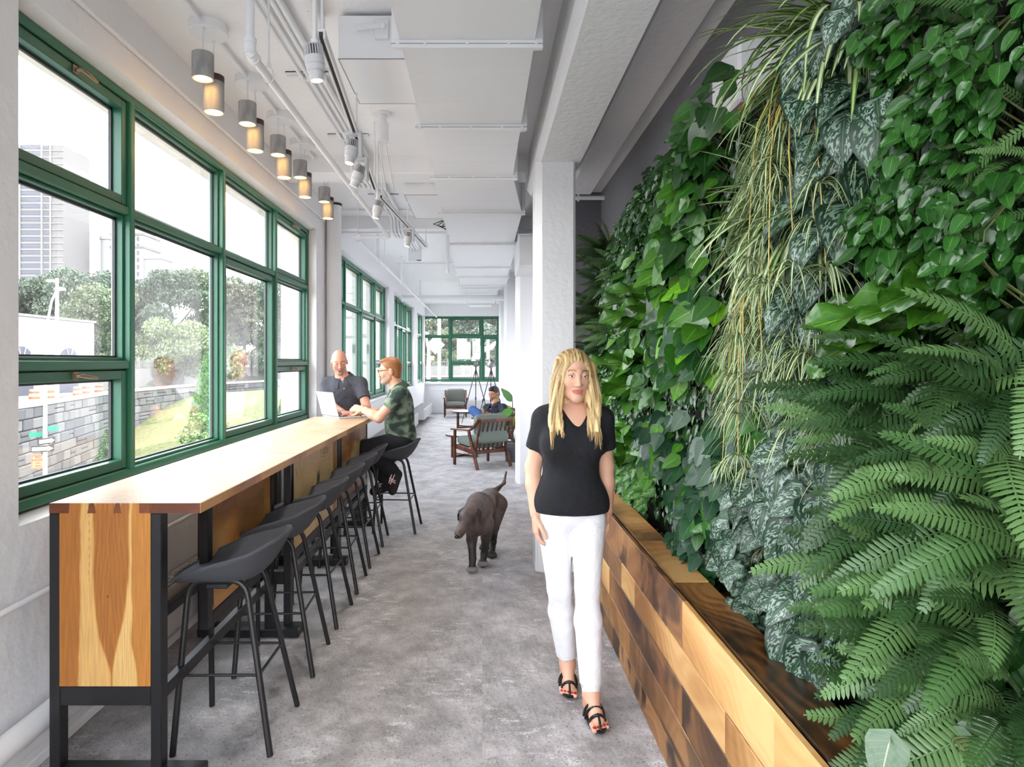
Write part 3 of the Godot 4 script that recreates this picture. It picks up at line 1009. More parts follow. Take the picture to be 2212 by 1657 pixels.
		obj("grille_gap", b, K.dark_gap, o)
	o = thing("radiator_cover", "radiator cover against the far wall behind the grey armchair", "radiator", Vector3.ZERO, 0.0, "radiator covers along the window wall")
	b = MB.new()
	b.span(Vector3(-0.92, 0.13, -20.185), Vector3(0.3, 0.40, -19.95), 0.004)
	obj("cover", b, K.radiator_paint, o)

func spot_head(label: String, at: Vector3, aim: Vector3, stem: bool, s := 1.0) -> void:
	var o := thing("track_light", label, "spotlight", at, 0.0, "white track spotlights")
	var y := -aim.normalized()
	var x := y.cross(Vector3(0, 0, 1)).normalized()
	var t := Transform3D(Basis(x, y, x.cross(y)) * s, Vector3.ZERO)
	var b := MB.new()
	b.lathe([Vector2(0, 0.062), Vector2(0.026, 0.062), Vector2(0.03, 0.055), Vector2(0.03, 0.018)], 20, t)
	for k in 22:
		var a := TAU * k / 22
		b.box(t * Vector3(cos(a) * 0.032, 0.036, sin(a) * 0.032), Vector3(0.012, 0.046, 0.0032) * s, t.basis.orthonormalized() * Basis(Vector3.UP, -a))
	obj("heat_sink", b, K.lamp_body, o)
	b = MB.new()
	b.lathe([Vector2(0.0303, 0.056), Vector2(0.0303, 0.017)], 20, t)
	obj("core", b, K.dark_gap, o)
	b = MB.new()
	b.lathe([Vector2(0.030, 0.014), Vector2(0.039, 0.014), Vector2(0.039, -0.016), Vector2(0.036, -0.02), Vector2(0.036, -0.04), Vector2(0.030, -0.045), Vector2(0.029, -0.046), Vector2(0.027, -0.078), Vector2(0.024, -0.079), Vector2(0.024, -0.07)], 28, t)
	obj("barrel", b, K.lamp_body, o)
	b = MB.new()
	b.lathe([Vector2(0, -0.0735), Vector2(0.0238, -0.0735), Vector2(0.0238, -0.071), Vector2(0, -0.071)], 20, t)
	obj("bulb", b, K.spot_glow, o)
	b = MB.new()
	if stem:
		b.tube([Vector3(0, 0.058 * s, 0), Vector3(0, CEIL - at.y, 0)], 0.0095, 10)
		b.tube([Vector3(0, 0.055 * s, 0), Vector3(0, 0.082 * s, 0)], 0.018, 12)
		obj("stem", b, K.white_plastic, o)
	else:
		b.box(Vector3(0.052, 0.03, 0), Vector3(0.022, 0.13, 0.05), Basis.IDENTITY, 0.006)
		b.box(Vector3(0.012, 0.095, 0), Vector3(0.10, 0.022, 0.05), Basis.IDENTITY, 0.006)
		b.box(Vector3(0.0, 0.115, 0), Vector3(0.024, 0.03, 0.024), Basis.IDENTITY, 0.002)
		obj("bracket", b, K.lamp_body, o)
	var l := SpotLight3D.new()
	l.light_color = rgb(255, 244, 226)
	l.light_energy = 0.5
	l.light_size = 0.02
	l.spot_angle = 38.0
	l.spot_range = 14.0
	l.spot_attenuation = 2.0
	l.shadow_enabled = true
	o.add_child(l)
	l.position = t * Vector3(0, -0.082, 0)
	l.look_at_from_position(l.position + at, l.position + at + aim, Vector3(0, 0, 1))
	l.position = t * Vector3(0, -0.082, 0)

func tracks() -> void:
	mat("lamp_body", rgb(208, 208, 211), 0.4)
	mat("spot_glow", rgb(255, 250, 238), 0.4, 0.0, {"emission_enabled": true, "emission": rgb(255, 246, 230), "emission_energy_multiplier": 2.0})
	var seg := [[Vector3(-0.645, 2.89, -2.607), Vector3(-0.811, 2.89, -4.93), "nearer length of white lighting track hung from rods"], [Vector3(-0.80, 2.89, -5.16), Vector3(-0.634, 2.89, -7.39), "farther length of white lighting track hung from rods"]]
	for q in seg:
		var o := thing("lighting_track", q[2], "lighting track")
		var b := MB.new()
		var side: Vector3 = (q[1] - q[0]).normalized().cross(Vector3.UP)
		for k in [[0.013, 0.0], [-0.013, 0.0]]:
			b.bar(q[0] + side * k[0], q[1] + side * k[0], 0.010, 0.034, Vector3.UP, 0.002)
		b.bar(q[0] + Vector3(0, 0.014, 0), q[1] + Vector3(0, 0.014, 0), 0.03, 0.008)
		obj("rail", b, K.white_plastic, o)
		b = MB.new()
		b.bar(q[0], q[1], 0.014, 0.014)
		obj("slot", b, K.dark_gap, o)
		for t in [0.012, 0.5, 0.985]:
			b = MB.new()
			var p: Vector3 = q[0].lerp(q[1], t)
			b.tube([p + Vector3(0, 0.018, 0), Vector3(p.x, CEIL, p.z)], 0.006, 8)
			b.box(p + Vector3(0, 0.022, 0), Vector3(0.03, 0.012, 0.03))
			obj("hanger_rod", b, K.pipe_paint, o)
	var cb := thing("cable_bundle", "dark looped cables hanging beside the duct near the far side outlet", "cables")
	for k in 4:
		var m := MB.new()
		var p := P(978, 480, 7.7)
		var e := P(936 + k * 9, 484 + k * 3, 7.7)
		m.tube([p, p.lerp(e, 0.5) + Vector3(0, -0.05 - k * 0.015, 0.02), e, e.lerp(p, 0.5) + Vector3(0, 0.03, 0.03 * k)], 0.007, 6)
		obj("cable", m, K.dark_gap, cb)
	var cm := MB.new()
	cm.tube([P(979, 470, 7.7), P(983, 503, 7.7)], 0.03, 10)
	cm.tube([P(967, 505, 7.7), P(967, 590, 7.7)], 0.02, 10)
	obj("drop_pipe", cm, K.pipe_paint, cb)
	spot_head("nearest white finned spotlight hanging on a stem from the ceiling", Vector3(-0.668, 2.78, -2.6), Vector3(0.1, -1, -0.05), true)
	spot_head("white finned spotlight in a bracket midway along the nearer track", Vector3(-0.745, 2.785, -3.72), Vector3(-0.15, -1, 0.15), false)
	spot_head("white spotlight tilted away behind the bracketed one on the nearer track", Vector3(-0.775, 2.75, -4.08), Vector3(-0.45, -1, -0.1), false)
	spot_head("white spotlight on a stem at the joint between the two tracks", Vector3(-0.815, 2.775, -5.08), Vector3(-0.2, -1, 0.05), true)
	spot_head("farthest white spotlight, in a bracket on the farther track", Vector3(-0.722, 2.775, -6.32), Vector3(-0.12, -1, 0.1), false)
	var o := thing("driver_canister", "white cylinder on the ceiling feeding cables to the lighting track", "ceiling fitting", Vector3(-0.723, 0, -4.72))
	var b := MB.new()
	b.lathe([Vector2(0, 3.17), Vector2(0.043, 3.17), Vector2(0.045, 3.173), Vector2(0.045, 3.305), Vector2(0.03, 3.31), Vector2(0.03, CEIL)], 24)
	obj("body", b, K.white_plastic, o)
	b = MB.new()
	b.lathe([Vector2(0, 3.366), Vector2(0.065, 3.366), Vector2(0.065, CEIL)], 24)
	obj("ceiling_plate", b, K.white_plastic, o)
	b = MB.new()
	for x in [-0.025, 0.02]:
		b.tube([Vector3(x, 3.17, 0), Vector3(x * 1.4, 2.92, -0.42)], 0.006, 8)
	obj("cable", b, K.white_plastic, o)

# ---------------------------------------------------------------- the counter: three bar tables in a row
func counter() -> void:
	var words := ["nearest of the three hickory bar tables along the window, with the dovetailed end panel", "middle hickory bar table of the counter, behind the stools", "farthest hickory bar table of the counter, with the laptop on it"]
	var spans := [[2.45, 3.783], [3.79, 5.097], [5.104, 6.34]]
	for k in 3:
		var d0: float = spans[k][0]
		var d1: float = spans[k][1]
		var xp := -1.226 if k == 0 else -1.135       # centre line of the front legs and the front panel
		var o := thing("bar_table", words[k], "bar table", Vector3.ZERO, 0.0, "bar tables of the counter")
		var b := MB.new()
		b.us = 0.9
		b.uo = Vector2(k * 0.31, k * 0.4)
		b.span(Vector3(-1.626, 1.012, -d0 - (0.002 if k == 0 else 0.0)), Vector3(-1.06, 1.05, -d1), 0.002)
		var top := obj("tabletop", b, K.hickory_top, o)
		b = MB.new()
		b.us = 1.2
		b.uo = Vector2(k * 0.37, 0.2)
		b.span(Vector3(-1.0602, 1.0122, -d0 - (0.0 if k == 0 else 0.001)), Vector3(-1.057, 1.0492, -d1 + 0.001), 0.0008)
		obj("edge_strip", b, K.hickory_plain, top)
		if k == 0:
			b = MB.new()
			b.us = 1.6
			for q in [[-1.626, -1.553, 0.0, -0.004], [-1.479, -1.455, -0.004, 0.004], [-1.382, -1.359, -0.004, 0.004], [-1.288, -1.058, 0.004, 0.0]]:
				var e0: float = q[2]
				var e1: float = q[3]
				var py := PackedVector2Array([Vector2(q[0] + e0 * 0.0 - (0.004 if e0 < 0 else 0.0), 1.012), Vector2(q[1] + (0.004 if e1 > 0 else 0.0), 1.012), Vector2(q[1] - (0.004 if e1 > 0 else -0.003 if e1 < 0 else 0.0), 1.05), Vector2(q[0] + (0.004 if e0 < 0 else 0.0), 1.0496)])
				b.prism(py, 0.02, Transform3D(Basis.IDENTITY, Vector3(0, 0, -d0 - 0.0201)))
			obj("dovetails", b, K.hickory_edge, top)
			b = MB.new()
			b.swap = true
			b.us2 = Vector2(-1.0 / 0.69, 1.0 / 0.342)
			b.uo = Vector2(1.052 / 0.69, 1.588 / 0.342)
			var py := PackedVector2Array([Vector2(-1.588, 0.362), Vector2(-1.246, 0.362), Vector2(-1.246, 1.0118), Vector2(-1.287, 1.0118), Vector2(-1.290, 1.0496), Vector2(-1.357, 1.0496), Vector2(-1.361, 1.0118), Vector2(-1.379, 1.0118), Vector2(-1.384, 1.0496), Vector2(-1.453, 1.0496), Vector2(-1.457, 1.0118), Vector2(-1.477, 1.0118), Vector2(-1.481, 1.0496), Vector2(-1.552, 1.0496), Vector2(-1.555, 1.0118), Vector2(-1.588, 1.0118)])
			b.prism(py, 0.019, Transform3D(Basis.IDENTITY, Vector3(0, 0, -d0 - 0.0195)))
			for j in b.t.size():
				b.t[j] = Vector2(b.t[j].y, b.t[j].x)
			obj("end_panel", b, K.hickory_panel, o)
		# steel: four legs, feet, rails
		for z in [-d0 - 0.027, -d1 + 0.027]:
			for x in [-1.607, xp]:
				b = MB.new()
				b.span(Vector3(x - 0.02, 0.052, z - 0.027), Vector3(x + 0.02, 1.0115, z + 0.027), 0.003)
				obj("leg", b, K.black_steel, o)
			b = MB.new()
			b.span(Vector3(-1.63, 0.006, z - 0.032), Vector3(-1.052, 0.052, z + 0.032), 0.004)
			b.lathe([Vector2(0, 0), Vector2(0.018, 0), Vector2(0.018, 0.007)], 12, Transform3D(Basis.IDENTITY, Vector3(-1.10, 0, z)))
			b.lathe([Vector2(0, 0), Vector2(0.018, 0), Vector2(0.018, 0.007)], 12, Transform3D(Basis.IDENTITY, Vector3(-1.59, 0, z)))
			obj("foot", b, K.black_steel, o)
			b = MB.new()
			b.span(Vector3(-1.587, 0.288, z - 0.025), Vector3(xp - 0.02, 0.361, z + 0.025), 0.003)
			obj("rail", b, K.black_steel, o)
			b = MB.new()
			b.span(Vector3(-1.587, 0.98, z - 0.02), Vector3(xp - 0.02, 1.0115, z - 0.005))
			obj("top_rail", b, K.black_steel, o)
		for x in [-1.607, xp]:
			b = MB.new()
			b.span(Vector3(x - 0.018, 0.295, -d0 - 0.054), Vector3(x + 0.018, 0.345, -d1 + 0.054), 0.003)
			obj("stretcher", b, K.black_steel, o)
		# front panel between its posts
		var p0: float = d0 + (0.47 if k == 0 else 0.075)
		b = MB.new()
		b.us = 1.0
		b.uo = Vector2(0.3 + k * 0.23, 0.15 + k * 0.3)
		if k == 1:
			b.span(Vector3(xp - 0.004, 0.46, -p0), Vector3(xp + 0.014, 1.0115, -d1 + 0.20), 0.002)
			obj("front_panel", b, K.hickory_pale, o)
			b = MB.new()
			b.us = 1.0
			b.span(Vector3(xp - 0.004, 0.46, -d1 + 0.199), Vector3(xp + 0.014, 1.0115, -d1 + 0.055), 0.002)
			obj("front_panel", b, K.hickory_plain, o)
		else:
			b.span(Vector3(xp - 0.004, 0.46, -p0), Vector3(xp + 0.014, 1.0115, -d1 + 0.055), 0.002)
			obj("front_panel", b, K.hickory_plain if k == 0 else K.hickory, o)
		b = MB.new()
		b.span(Vector3(xp - 0.02, 0.40, -p0), Vector3(xp + 0.02, 0.459, -d1 + 0.054), 0.003)
		b.span(Vector3(xp - 0.02, 0.40, -p0 + 0.05), Vector3(xp + 0.02, 1.0115, -p0), 0.003)
		obj("post", b, K.black_steel, o)
	laptop()

func laptop() -> void:
	mat("aluminium", rgb(198, 200, 204), 0.35, 0.25)
	mat("keyboard", rgb(40, 40, 44), 0.5)
	mat("logo_white", rgb(252, 252, 252), 0.3, 0.0, {"emission_enabled": true, "emission": rgb(255, 255, 255), "emission_energy_multiplier": 0.6})
	var c := Vector3(-1.44, 1.05, -6.19)
	var hx := Vector3(0.647, 0, 0.762)              # along the hinge, towards the camera
	var fx := Vector3(0.762, 0, -0.647)             # from the hinge over the keyboard
	var o := thing("laptop", "open silver laptop seen from behind on the far end of the counter", "laptop", c)
	var bs := Basis(hx, Vector3.UP, hx.cross(Vector3.UP))
	var f := bs.z if bs.z.dot(fx) > 0 else -bs.z
	var b := MB.new()
	b.box(f * 0.118 + Vector3(0, 0.008, 0), Vector3(0.335, 0.014, 0.235), bs, 0.004)
	obj("base", b, K.aluminium, o)
	b = MB.new()
	b.box(f * 0.085 + Vector3(0, 0.0155, 0), Vector3(0.28, 0.002, 0.10), bs)
	obj("keyboard", b, K.keyboard, o)
	var up := (Vector3.UP * 0.97 - f * 0.26).normalized()
	var lb := Basis(hx, up, hx.cross(up))
	var back := -lb.z if lb.z.dot(f) > 0 else lb.z
	b = MB.new()
	b.box(up * 0.128 + Vector3(0, 0.012, 0), Vector3(0.335, 0.232, 0.007), lb, 0.003)
	var lid := obj("lid", b, K.aluminium, o)
	b = MB.new()
	b.box(up * 0.128 + Vector3(0, 0.012, 0) - back * 0.0036, Vector3(0.315, 0.205, 0.001), lb)
	obj("screen", b, K.keyboard, lid)
	# the pale fruit-shaped mark on the lid
	var py := PackedVector2Array()
	for k in 28:
		var a := TAU * k / 28 + PI / 2
		var r := 0.0185 * (1.0 - 0.22 * pow(maxf(0.0, sin(a)), 12.0) - 0.10 * pow(maxf(0.0, -sin(a)), 16.0))
		var p := Vector2(cos(a) * r * 0.95, sin(a) * r)
		var bite := p - Vector2(0.0215, 0.004)
		if bite.length() < 0.0095:
			p = Vector2(0.0215, 0.004) + bite.normalized() * 0.0095
		py.append(p)
	var lx := Transform3D(Basis(back.cross(up) * -1.0, up, back), up * 0.125 + Vector3(0, 0.012, 0) + back * 0.0036)
	b = MB.new()
	b.prism(py, 0.0006, lx)
	b.prism(PackedVector2Array([Vector2(0.0, 0.0205), Vector2(0.006, 0.0215), Vector2(0.0085, 0.0285), Vector2(0.002, 0.0265)]), 0.0006, lx)
	obj("logo", b, K.logo_white, lid)

# ---------------------------------------------------------------- bar stools
func rim_height(x: float) -> float:
	var xs := [-0.25, -0.21, -0.15, -0.04, 0.095, 0.17, 0.205]
	var ys := [0.676, 0.692, 0.725, 0.770, 0.805, 0.838, 0.852]
	for k in 6:
		if x <= xs[k + 1]:
			return lerpf(ys[k], ys[k + 1], smoothstep(0.0, 1.0, (x - xs[k]) / (xs[k + 1] - xs[k])) * 0.3 + 0.7 * clampf((x - xs[k]) / (xs[k + 1] - xs[k]), 0, 1))
	return 0.852

func make_stool(label: String) -> Node3D:
	var o := thing("bar_stool", label, "bar stool", Vector3.ZERO, 0.0, "bar stools along the counter")
	# the upholstered shell: inside, rolled rim, outside
	var b := MB.new()
	var rows := []
	var sides := 44
	var prof := []
	for k in 9:
		prof.append([k / 8.0, 0])
	prof.append([1.02, 1]); prof.append([1.035, 2]); prof.append([1.025, 3])
	for k in 9:
		prof.append([1.0 - k / 8.0, 4])
	for q in prof:
		var row := []
		for s in sides + 1:
			var a := TAU * s / sides
			var ex := 0.86
			var px: float = signf(cos(a)) * pow(absf(cos(a)), ex) * 0.2275 - 0.0225
			var pz: float = signf(sin(a)) * pow(absf(sin(a)), ex) * 0.238 * (0.94 + 0.06 * cos(a))
			var h := rim_height(px)
			var r: float = q[0]
			var x := px * r
			var z := pz * r
			var front := clampf(-cos(a), 0.0, 1.0)
			var y: float
			match q[1]:
				0: y = lerpf(0.712, h, pow(r, lerpf(3.4, 1.6, front)))
				1: y = h + 0.006
				2: y = h - 0.002
				3: y = h - 0.012
				_: y = lerpf(0.652, h - 0.018, pow(r, lerpf(2.6, 1.5, front)))
			row.append(Vector3(x, y, z))
		rows.append(row)
	b.grid(rows, [], true)
	var shell_ := obj("seat_shell", b, K.stool_fabric, o)
	b = MB.new()
	var ring := []
	for s in 61:
		var a := TAU * s / 60
		var px: float = signf(cos(a)) * pow(absf(cos(a)), 0.86) * 0.2275 - 0.0225
		var pz: float = signf(sin(a)) * pow(absf(sin(a)), 0.86) * 0.238 * (0.94 + 0.06 * cos(a))
		ring.append(Vector3(px * 1.036, rim_height(px) - 0.006, pz * 1.036))
	b.tube(ring, 0.003, 6, false)
	obj("piping", b, K.stool_fabric, shell_)
	for sz in [-1.0, 1.0]:
		var lt := MB.new()
		var zt: float = 0.105 * sz
		var zf: float = 0.192 * sz
		var pts := [Vector3(-0.198, 0, zf)]
		var tl := Vector3(-0.17, 0.675, zt)
		var tr := Vector3(0.065, 0.675, zt)
		var fr := Vector3(0.194, 0, zf)
		pts.append(pts[0].lerp(tl, 0.5))
		for k in 7:
			var t := k / 6.0
			var p0: Vector3 = Vector3(-0.198, 0, zf).lerp(tl, 0.90)
			var p1: Vector3 = tl + Vector3(0.065, 0, 0)
			pts.append(p0.lerp(tl, t).lerp(tl.lerp(p1, t), t))
		for k in 7:
			var t := k / 6.0
			var p0: Vector3 = tr - Vector3(0.065, 0, 0)
			var p1: Vector3 = fr.lerp(tr, 0.90)
			pts.append(p0.lerp(tr, t).lerp(tr.lerp(p1, t), t))
		pts.append(fr.lerp(tr, 0.5))
		pts.append(fr)
		var half: int = pts.size() / 2
		lt.tube(pts.slice(0, half + 1), 0.0165, 12, true, 0.72)
		obj("leg", lt, K.stool_leg, o)
		lt = MB.new()
		lt.tube(pts.slice(half), 0.0165, 12, true, 0.72)
		obj("leg", lt, K.stool_leg, o)
	b = MB.new()
	b.box(Vector3(-0.05, 0.655, 0), Vector3(0.09, 0.022, 0.24), Basis.IDENTITY, 0.004)
	obj("bracket", b, K.stool_leg, o)
	var y := 0.305
	var t := y / 0.675
	var c := [Vector3(-0.198, 0, 0.192).lerp(Vector3(-0.17, 0.675, 0.105), t), Vector3(0.194, 0, 0.192).lerp(Vector3(0.065, 0.675, 0.105), t), Vector3(0.194, 0, -0.192).lerp(Vector3(0.065, 0.675, -0.105), t), Vector3(-0.198, 0, -0.192).lerp(Vector3(-0.17, 0.675, -0.105), t)]
	for k in 4:
		b = MB.new()
		b.tube([c[k], c[(k + 1) % 4]], 0.0062, 8)
		obj("footrest", b, K.stool_leg, o)
	return o

func stools() -> void:
	var words := ["nearest dark grey upholstered bar stool at the counter", "second dark grey bar stool from the near end of the counter", "third dark grey bar stool from the near end of the counter", "fourth dark grey bar stool from the near end of the counter", "fifth dark grey bar stool from the near end of the counter", "sixth dark grey bar stool, empty, just before the seated man", "dark grey bar stool that the man in the green polo shirt sits on"]
	var at := [[-1.045, 2.81, 0.0], [-1.05, 3.46, 0.03], [-1.05, 4.06, -0.03], [-1.05, 4.63, 0.02], [-1.05, 5.19, -0.02], [-1.05, 5.76, 0.03], [-0.80, 6.19, -0.05]]
	var first: Node3D
	for k in 7:
		var o: Node3D
		if k == 0:
			first = make_stool(words[0])
			o = first
		else:
			o = dup(first, words[k])
		o.position = Vector3(at[k][0], 0, -at[k][1])
		o.rotation.y = at[k][2]

# ---------------------------------------------------------------- the planter of reclaimed boards
func planter() -> void:
	var o := thing("planter_box", "long low planter of reclaimed boards in mixed browns at the foot of the plant wall", "planter")
	var rows := [0.718, 0.54, 0.41, 0.262, 0.118, 0.0]
	var seams := [[0.55, 2.36, 3.85, 5.3, 6.9], [0.55, 1.94, 3.39, 4.6, 6.9], [0.55, 1.45, 2.36, 3.7, 5.2, 6.9], [0.55, 1.75, 3.0, 4.4, 6.9], [0.55, 2.25, 3.6, 5.4, 6.9]]
	var look := [["clear_board", "board_0", "board_3", "board_1"], ["board_3", "board_1", "board_5", "board_3"], ["board_1", "board_2", "board_0", "board_1", "board_3"], ["board_2", "board_5", "board_3", "board_0"], ["board_5", "board_4", "board_2", "board_3"]]
	for r in 5:
		for k in seams[r].size() - 1:
			var b := MB.new()
			b.us = 0.75
			b.us2 = Vector2.ONE
			b.uo = Vector2(rng.randf(), rng.randf())
			if r == 0 and k == 0:
				b.uo = Vector2(0.12, 0.1)
			var out := rng.randf_range(-0.002, 0.002)
			b.span(Vector3(0.72 + out, rows[r + 1] + 0.0012, -seams[r][k] - 0.0008), Vector3(0.743, rows[r] - 0.0012, -seams[r][k + 1] + 0.0008), 0.003)
			obj("plank", b, K[look[r][k]], o)
	# cap boards, set back behind a dark gap, the near one dark oak
	for q in [[0.5, 2.62, "dark_oak", 0.0], [2.625, 4.5, "board_3", 0.003], [4.505, 6.9, "board_0", 0.0]]:
		var b := MB.new()
		b.us = 0.62
		b.uo = Vector2(q[0] * 0.3, 0.1)
		b.span(Vector3(0.768, 0.655 + q[3], -q[0]), Vector3(0.915, 0.695 + q[3], -q[1]), 0.005)
		obj("cap_board", b, K[q[2]], o)
	var b := MB.new()
	b.span(Vector3(0.744, 0.02, -0.52), Vector3(0.767, 0.60, -6.89))
	b.span(Vector3(0.90, 0.02, -0.52), Vector3(0.914, 0.654, -6.89))
	obj("liner", b, K.soil_black, o)
	b = MB.new()
	b.span(Vector3(0.915, 0.05, -0.52), Vector3(1.04, 0.50, -6.89))
	obj("soil", b, K.soil_black, o)
	for d in [0.9, 1.52, 2.05, 2.7, 3.4, 4.1, 4.8, 5.6]:
		b = MB.new()
		b.us = 0.75
		b.uo = Vector2(d, 0.3)
		b.span(Vector3(0.915, 0.575, -d), Vector3(1.045, 0.61, -d - 0.05), 0.003)
		obj("cross_slat", b, K.board_2, o)

# ---------------------------------------------------------------- the lounge at the far end
func armchair(label: String, at: Vector3, turn: float, fabric: Material) -> Node3D:      # looks along +z
	var o := thing("armchair", label, "armchair", at, turn, "wooden lounge armchairs at the far end")
	for s in [-1.0, 1.0]:
		var b := MB.new()
		b.us = 2.0
		b.bar(Vector3(0.31 * s, 0, 0.27), Vector3(0.31 * s, 0.54, 0.26), 0.034, 0.045, Vector3.UP, 0.004)
		obj("leg", b, K.walnut, o)
		b = MB.new()
		b.us = 2.0
		b.bar(Vector3(0.30 * s, 0, -0.36), Vector3(0.30 * s, 0.30, -0.23), 0.032, 0.055, Vector3.UP, 0.004)
		b.bar(Vector3(0.30 * s, 0.26, -0.24), Vector3(0.32 * s, 0.55, -0.15), 0.03, 0.045, Vector3.UP, 0.004)
		obj("leg", b, K.walnut, o)
		b = MB.new()
		b.us = 2.0
		var pts := []
		for k in 11:
			var t := k / 10.0
			var z := lerpf(0.33, -0.40, t)
			var y := 0.545 + 0.015 * sin(t * 3.0) + 0.20 * pow(maxf(0.0, (t - 0.62) / 0.38), 1.6)
			pts.append(Vector3((0.325 - 0.03 * t) * s, y, z))
		b.tube(pts, 0.032, 10, true, 0.45)
		obj("armrest", b, K.walnut, o)
		b = MB.new()
		b.us = 2.0
		b.bar(Vector3(0.295 * s, 0.29, 0.27), Vector3(0.295 * s, 0.25, -0.27), 0.025, 0.075, Vector3.UP, 0.004)
		obj("side_rail", b, K.walnut, o)
		b = MB.new()
		b.us = 2.0
		b.bar(Vector3(0.27 * s, 0.23, -0.24), Vector3(0.27 * s, 0.73, -0.40), 0.03, 0.035, Vector3.UP, 0.004)
		obj("back_post", b, K.walnut, o)
	var c := MB.new()
	c.us = 2.0
	c.bar(Vector3(-0.29, 0.28, 0.275), Vector3(0.29, 0.28, 0.275), 0.025, 0.07, Vector3.UP, 0.004)
	c.bar(Vector3(-0.29, 0.245, -0.24), Vector3(0.29, 0.245, -0.24), 0.025, 0.06, Vector3.UP, 0.004)
	obj("cross_rail", c, K.walnut, o)
	c = MB.new()
	c.us = 2.0
	c.bar(Vector3(-0.28, 0.72, -0.40), Vector3(0.28, 0.72, -0.40), 0.028, 0.045, Vector3.UP, 0.004)
	obj("top_rail", c, K.walnut, o)
	for k in 6:
		c = MB.new()
		c.us = 2.0
		var x := lerpf(-0.20, 0.20, k / 5.0)
		c.bar(Vector3(x, 0.25, -0.245), Vector3(x, 0.71, -0.395), 0.024, 0.012, Vector3.UP, 0.002)
		obj("slat", c, K.walnut, o)
	c = MB.new()
	c.pillow(Vector3(0, 0.365, 0.02), Vector3(0.56, 0.13, 0.56), Basis(Vector3.RIGHT, -0.07))
	obj("seat_cushion", c, fabric, o)
	c = MB.new()
	c.pillow(Vector3(0, 0.585, -0.275), Vector3(0.54, 0.12, 0.44), Basis(Vector3.RIGHT, -1.27 + PI))
	obj("back_cushion", c, fabric, o)
	return o

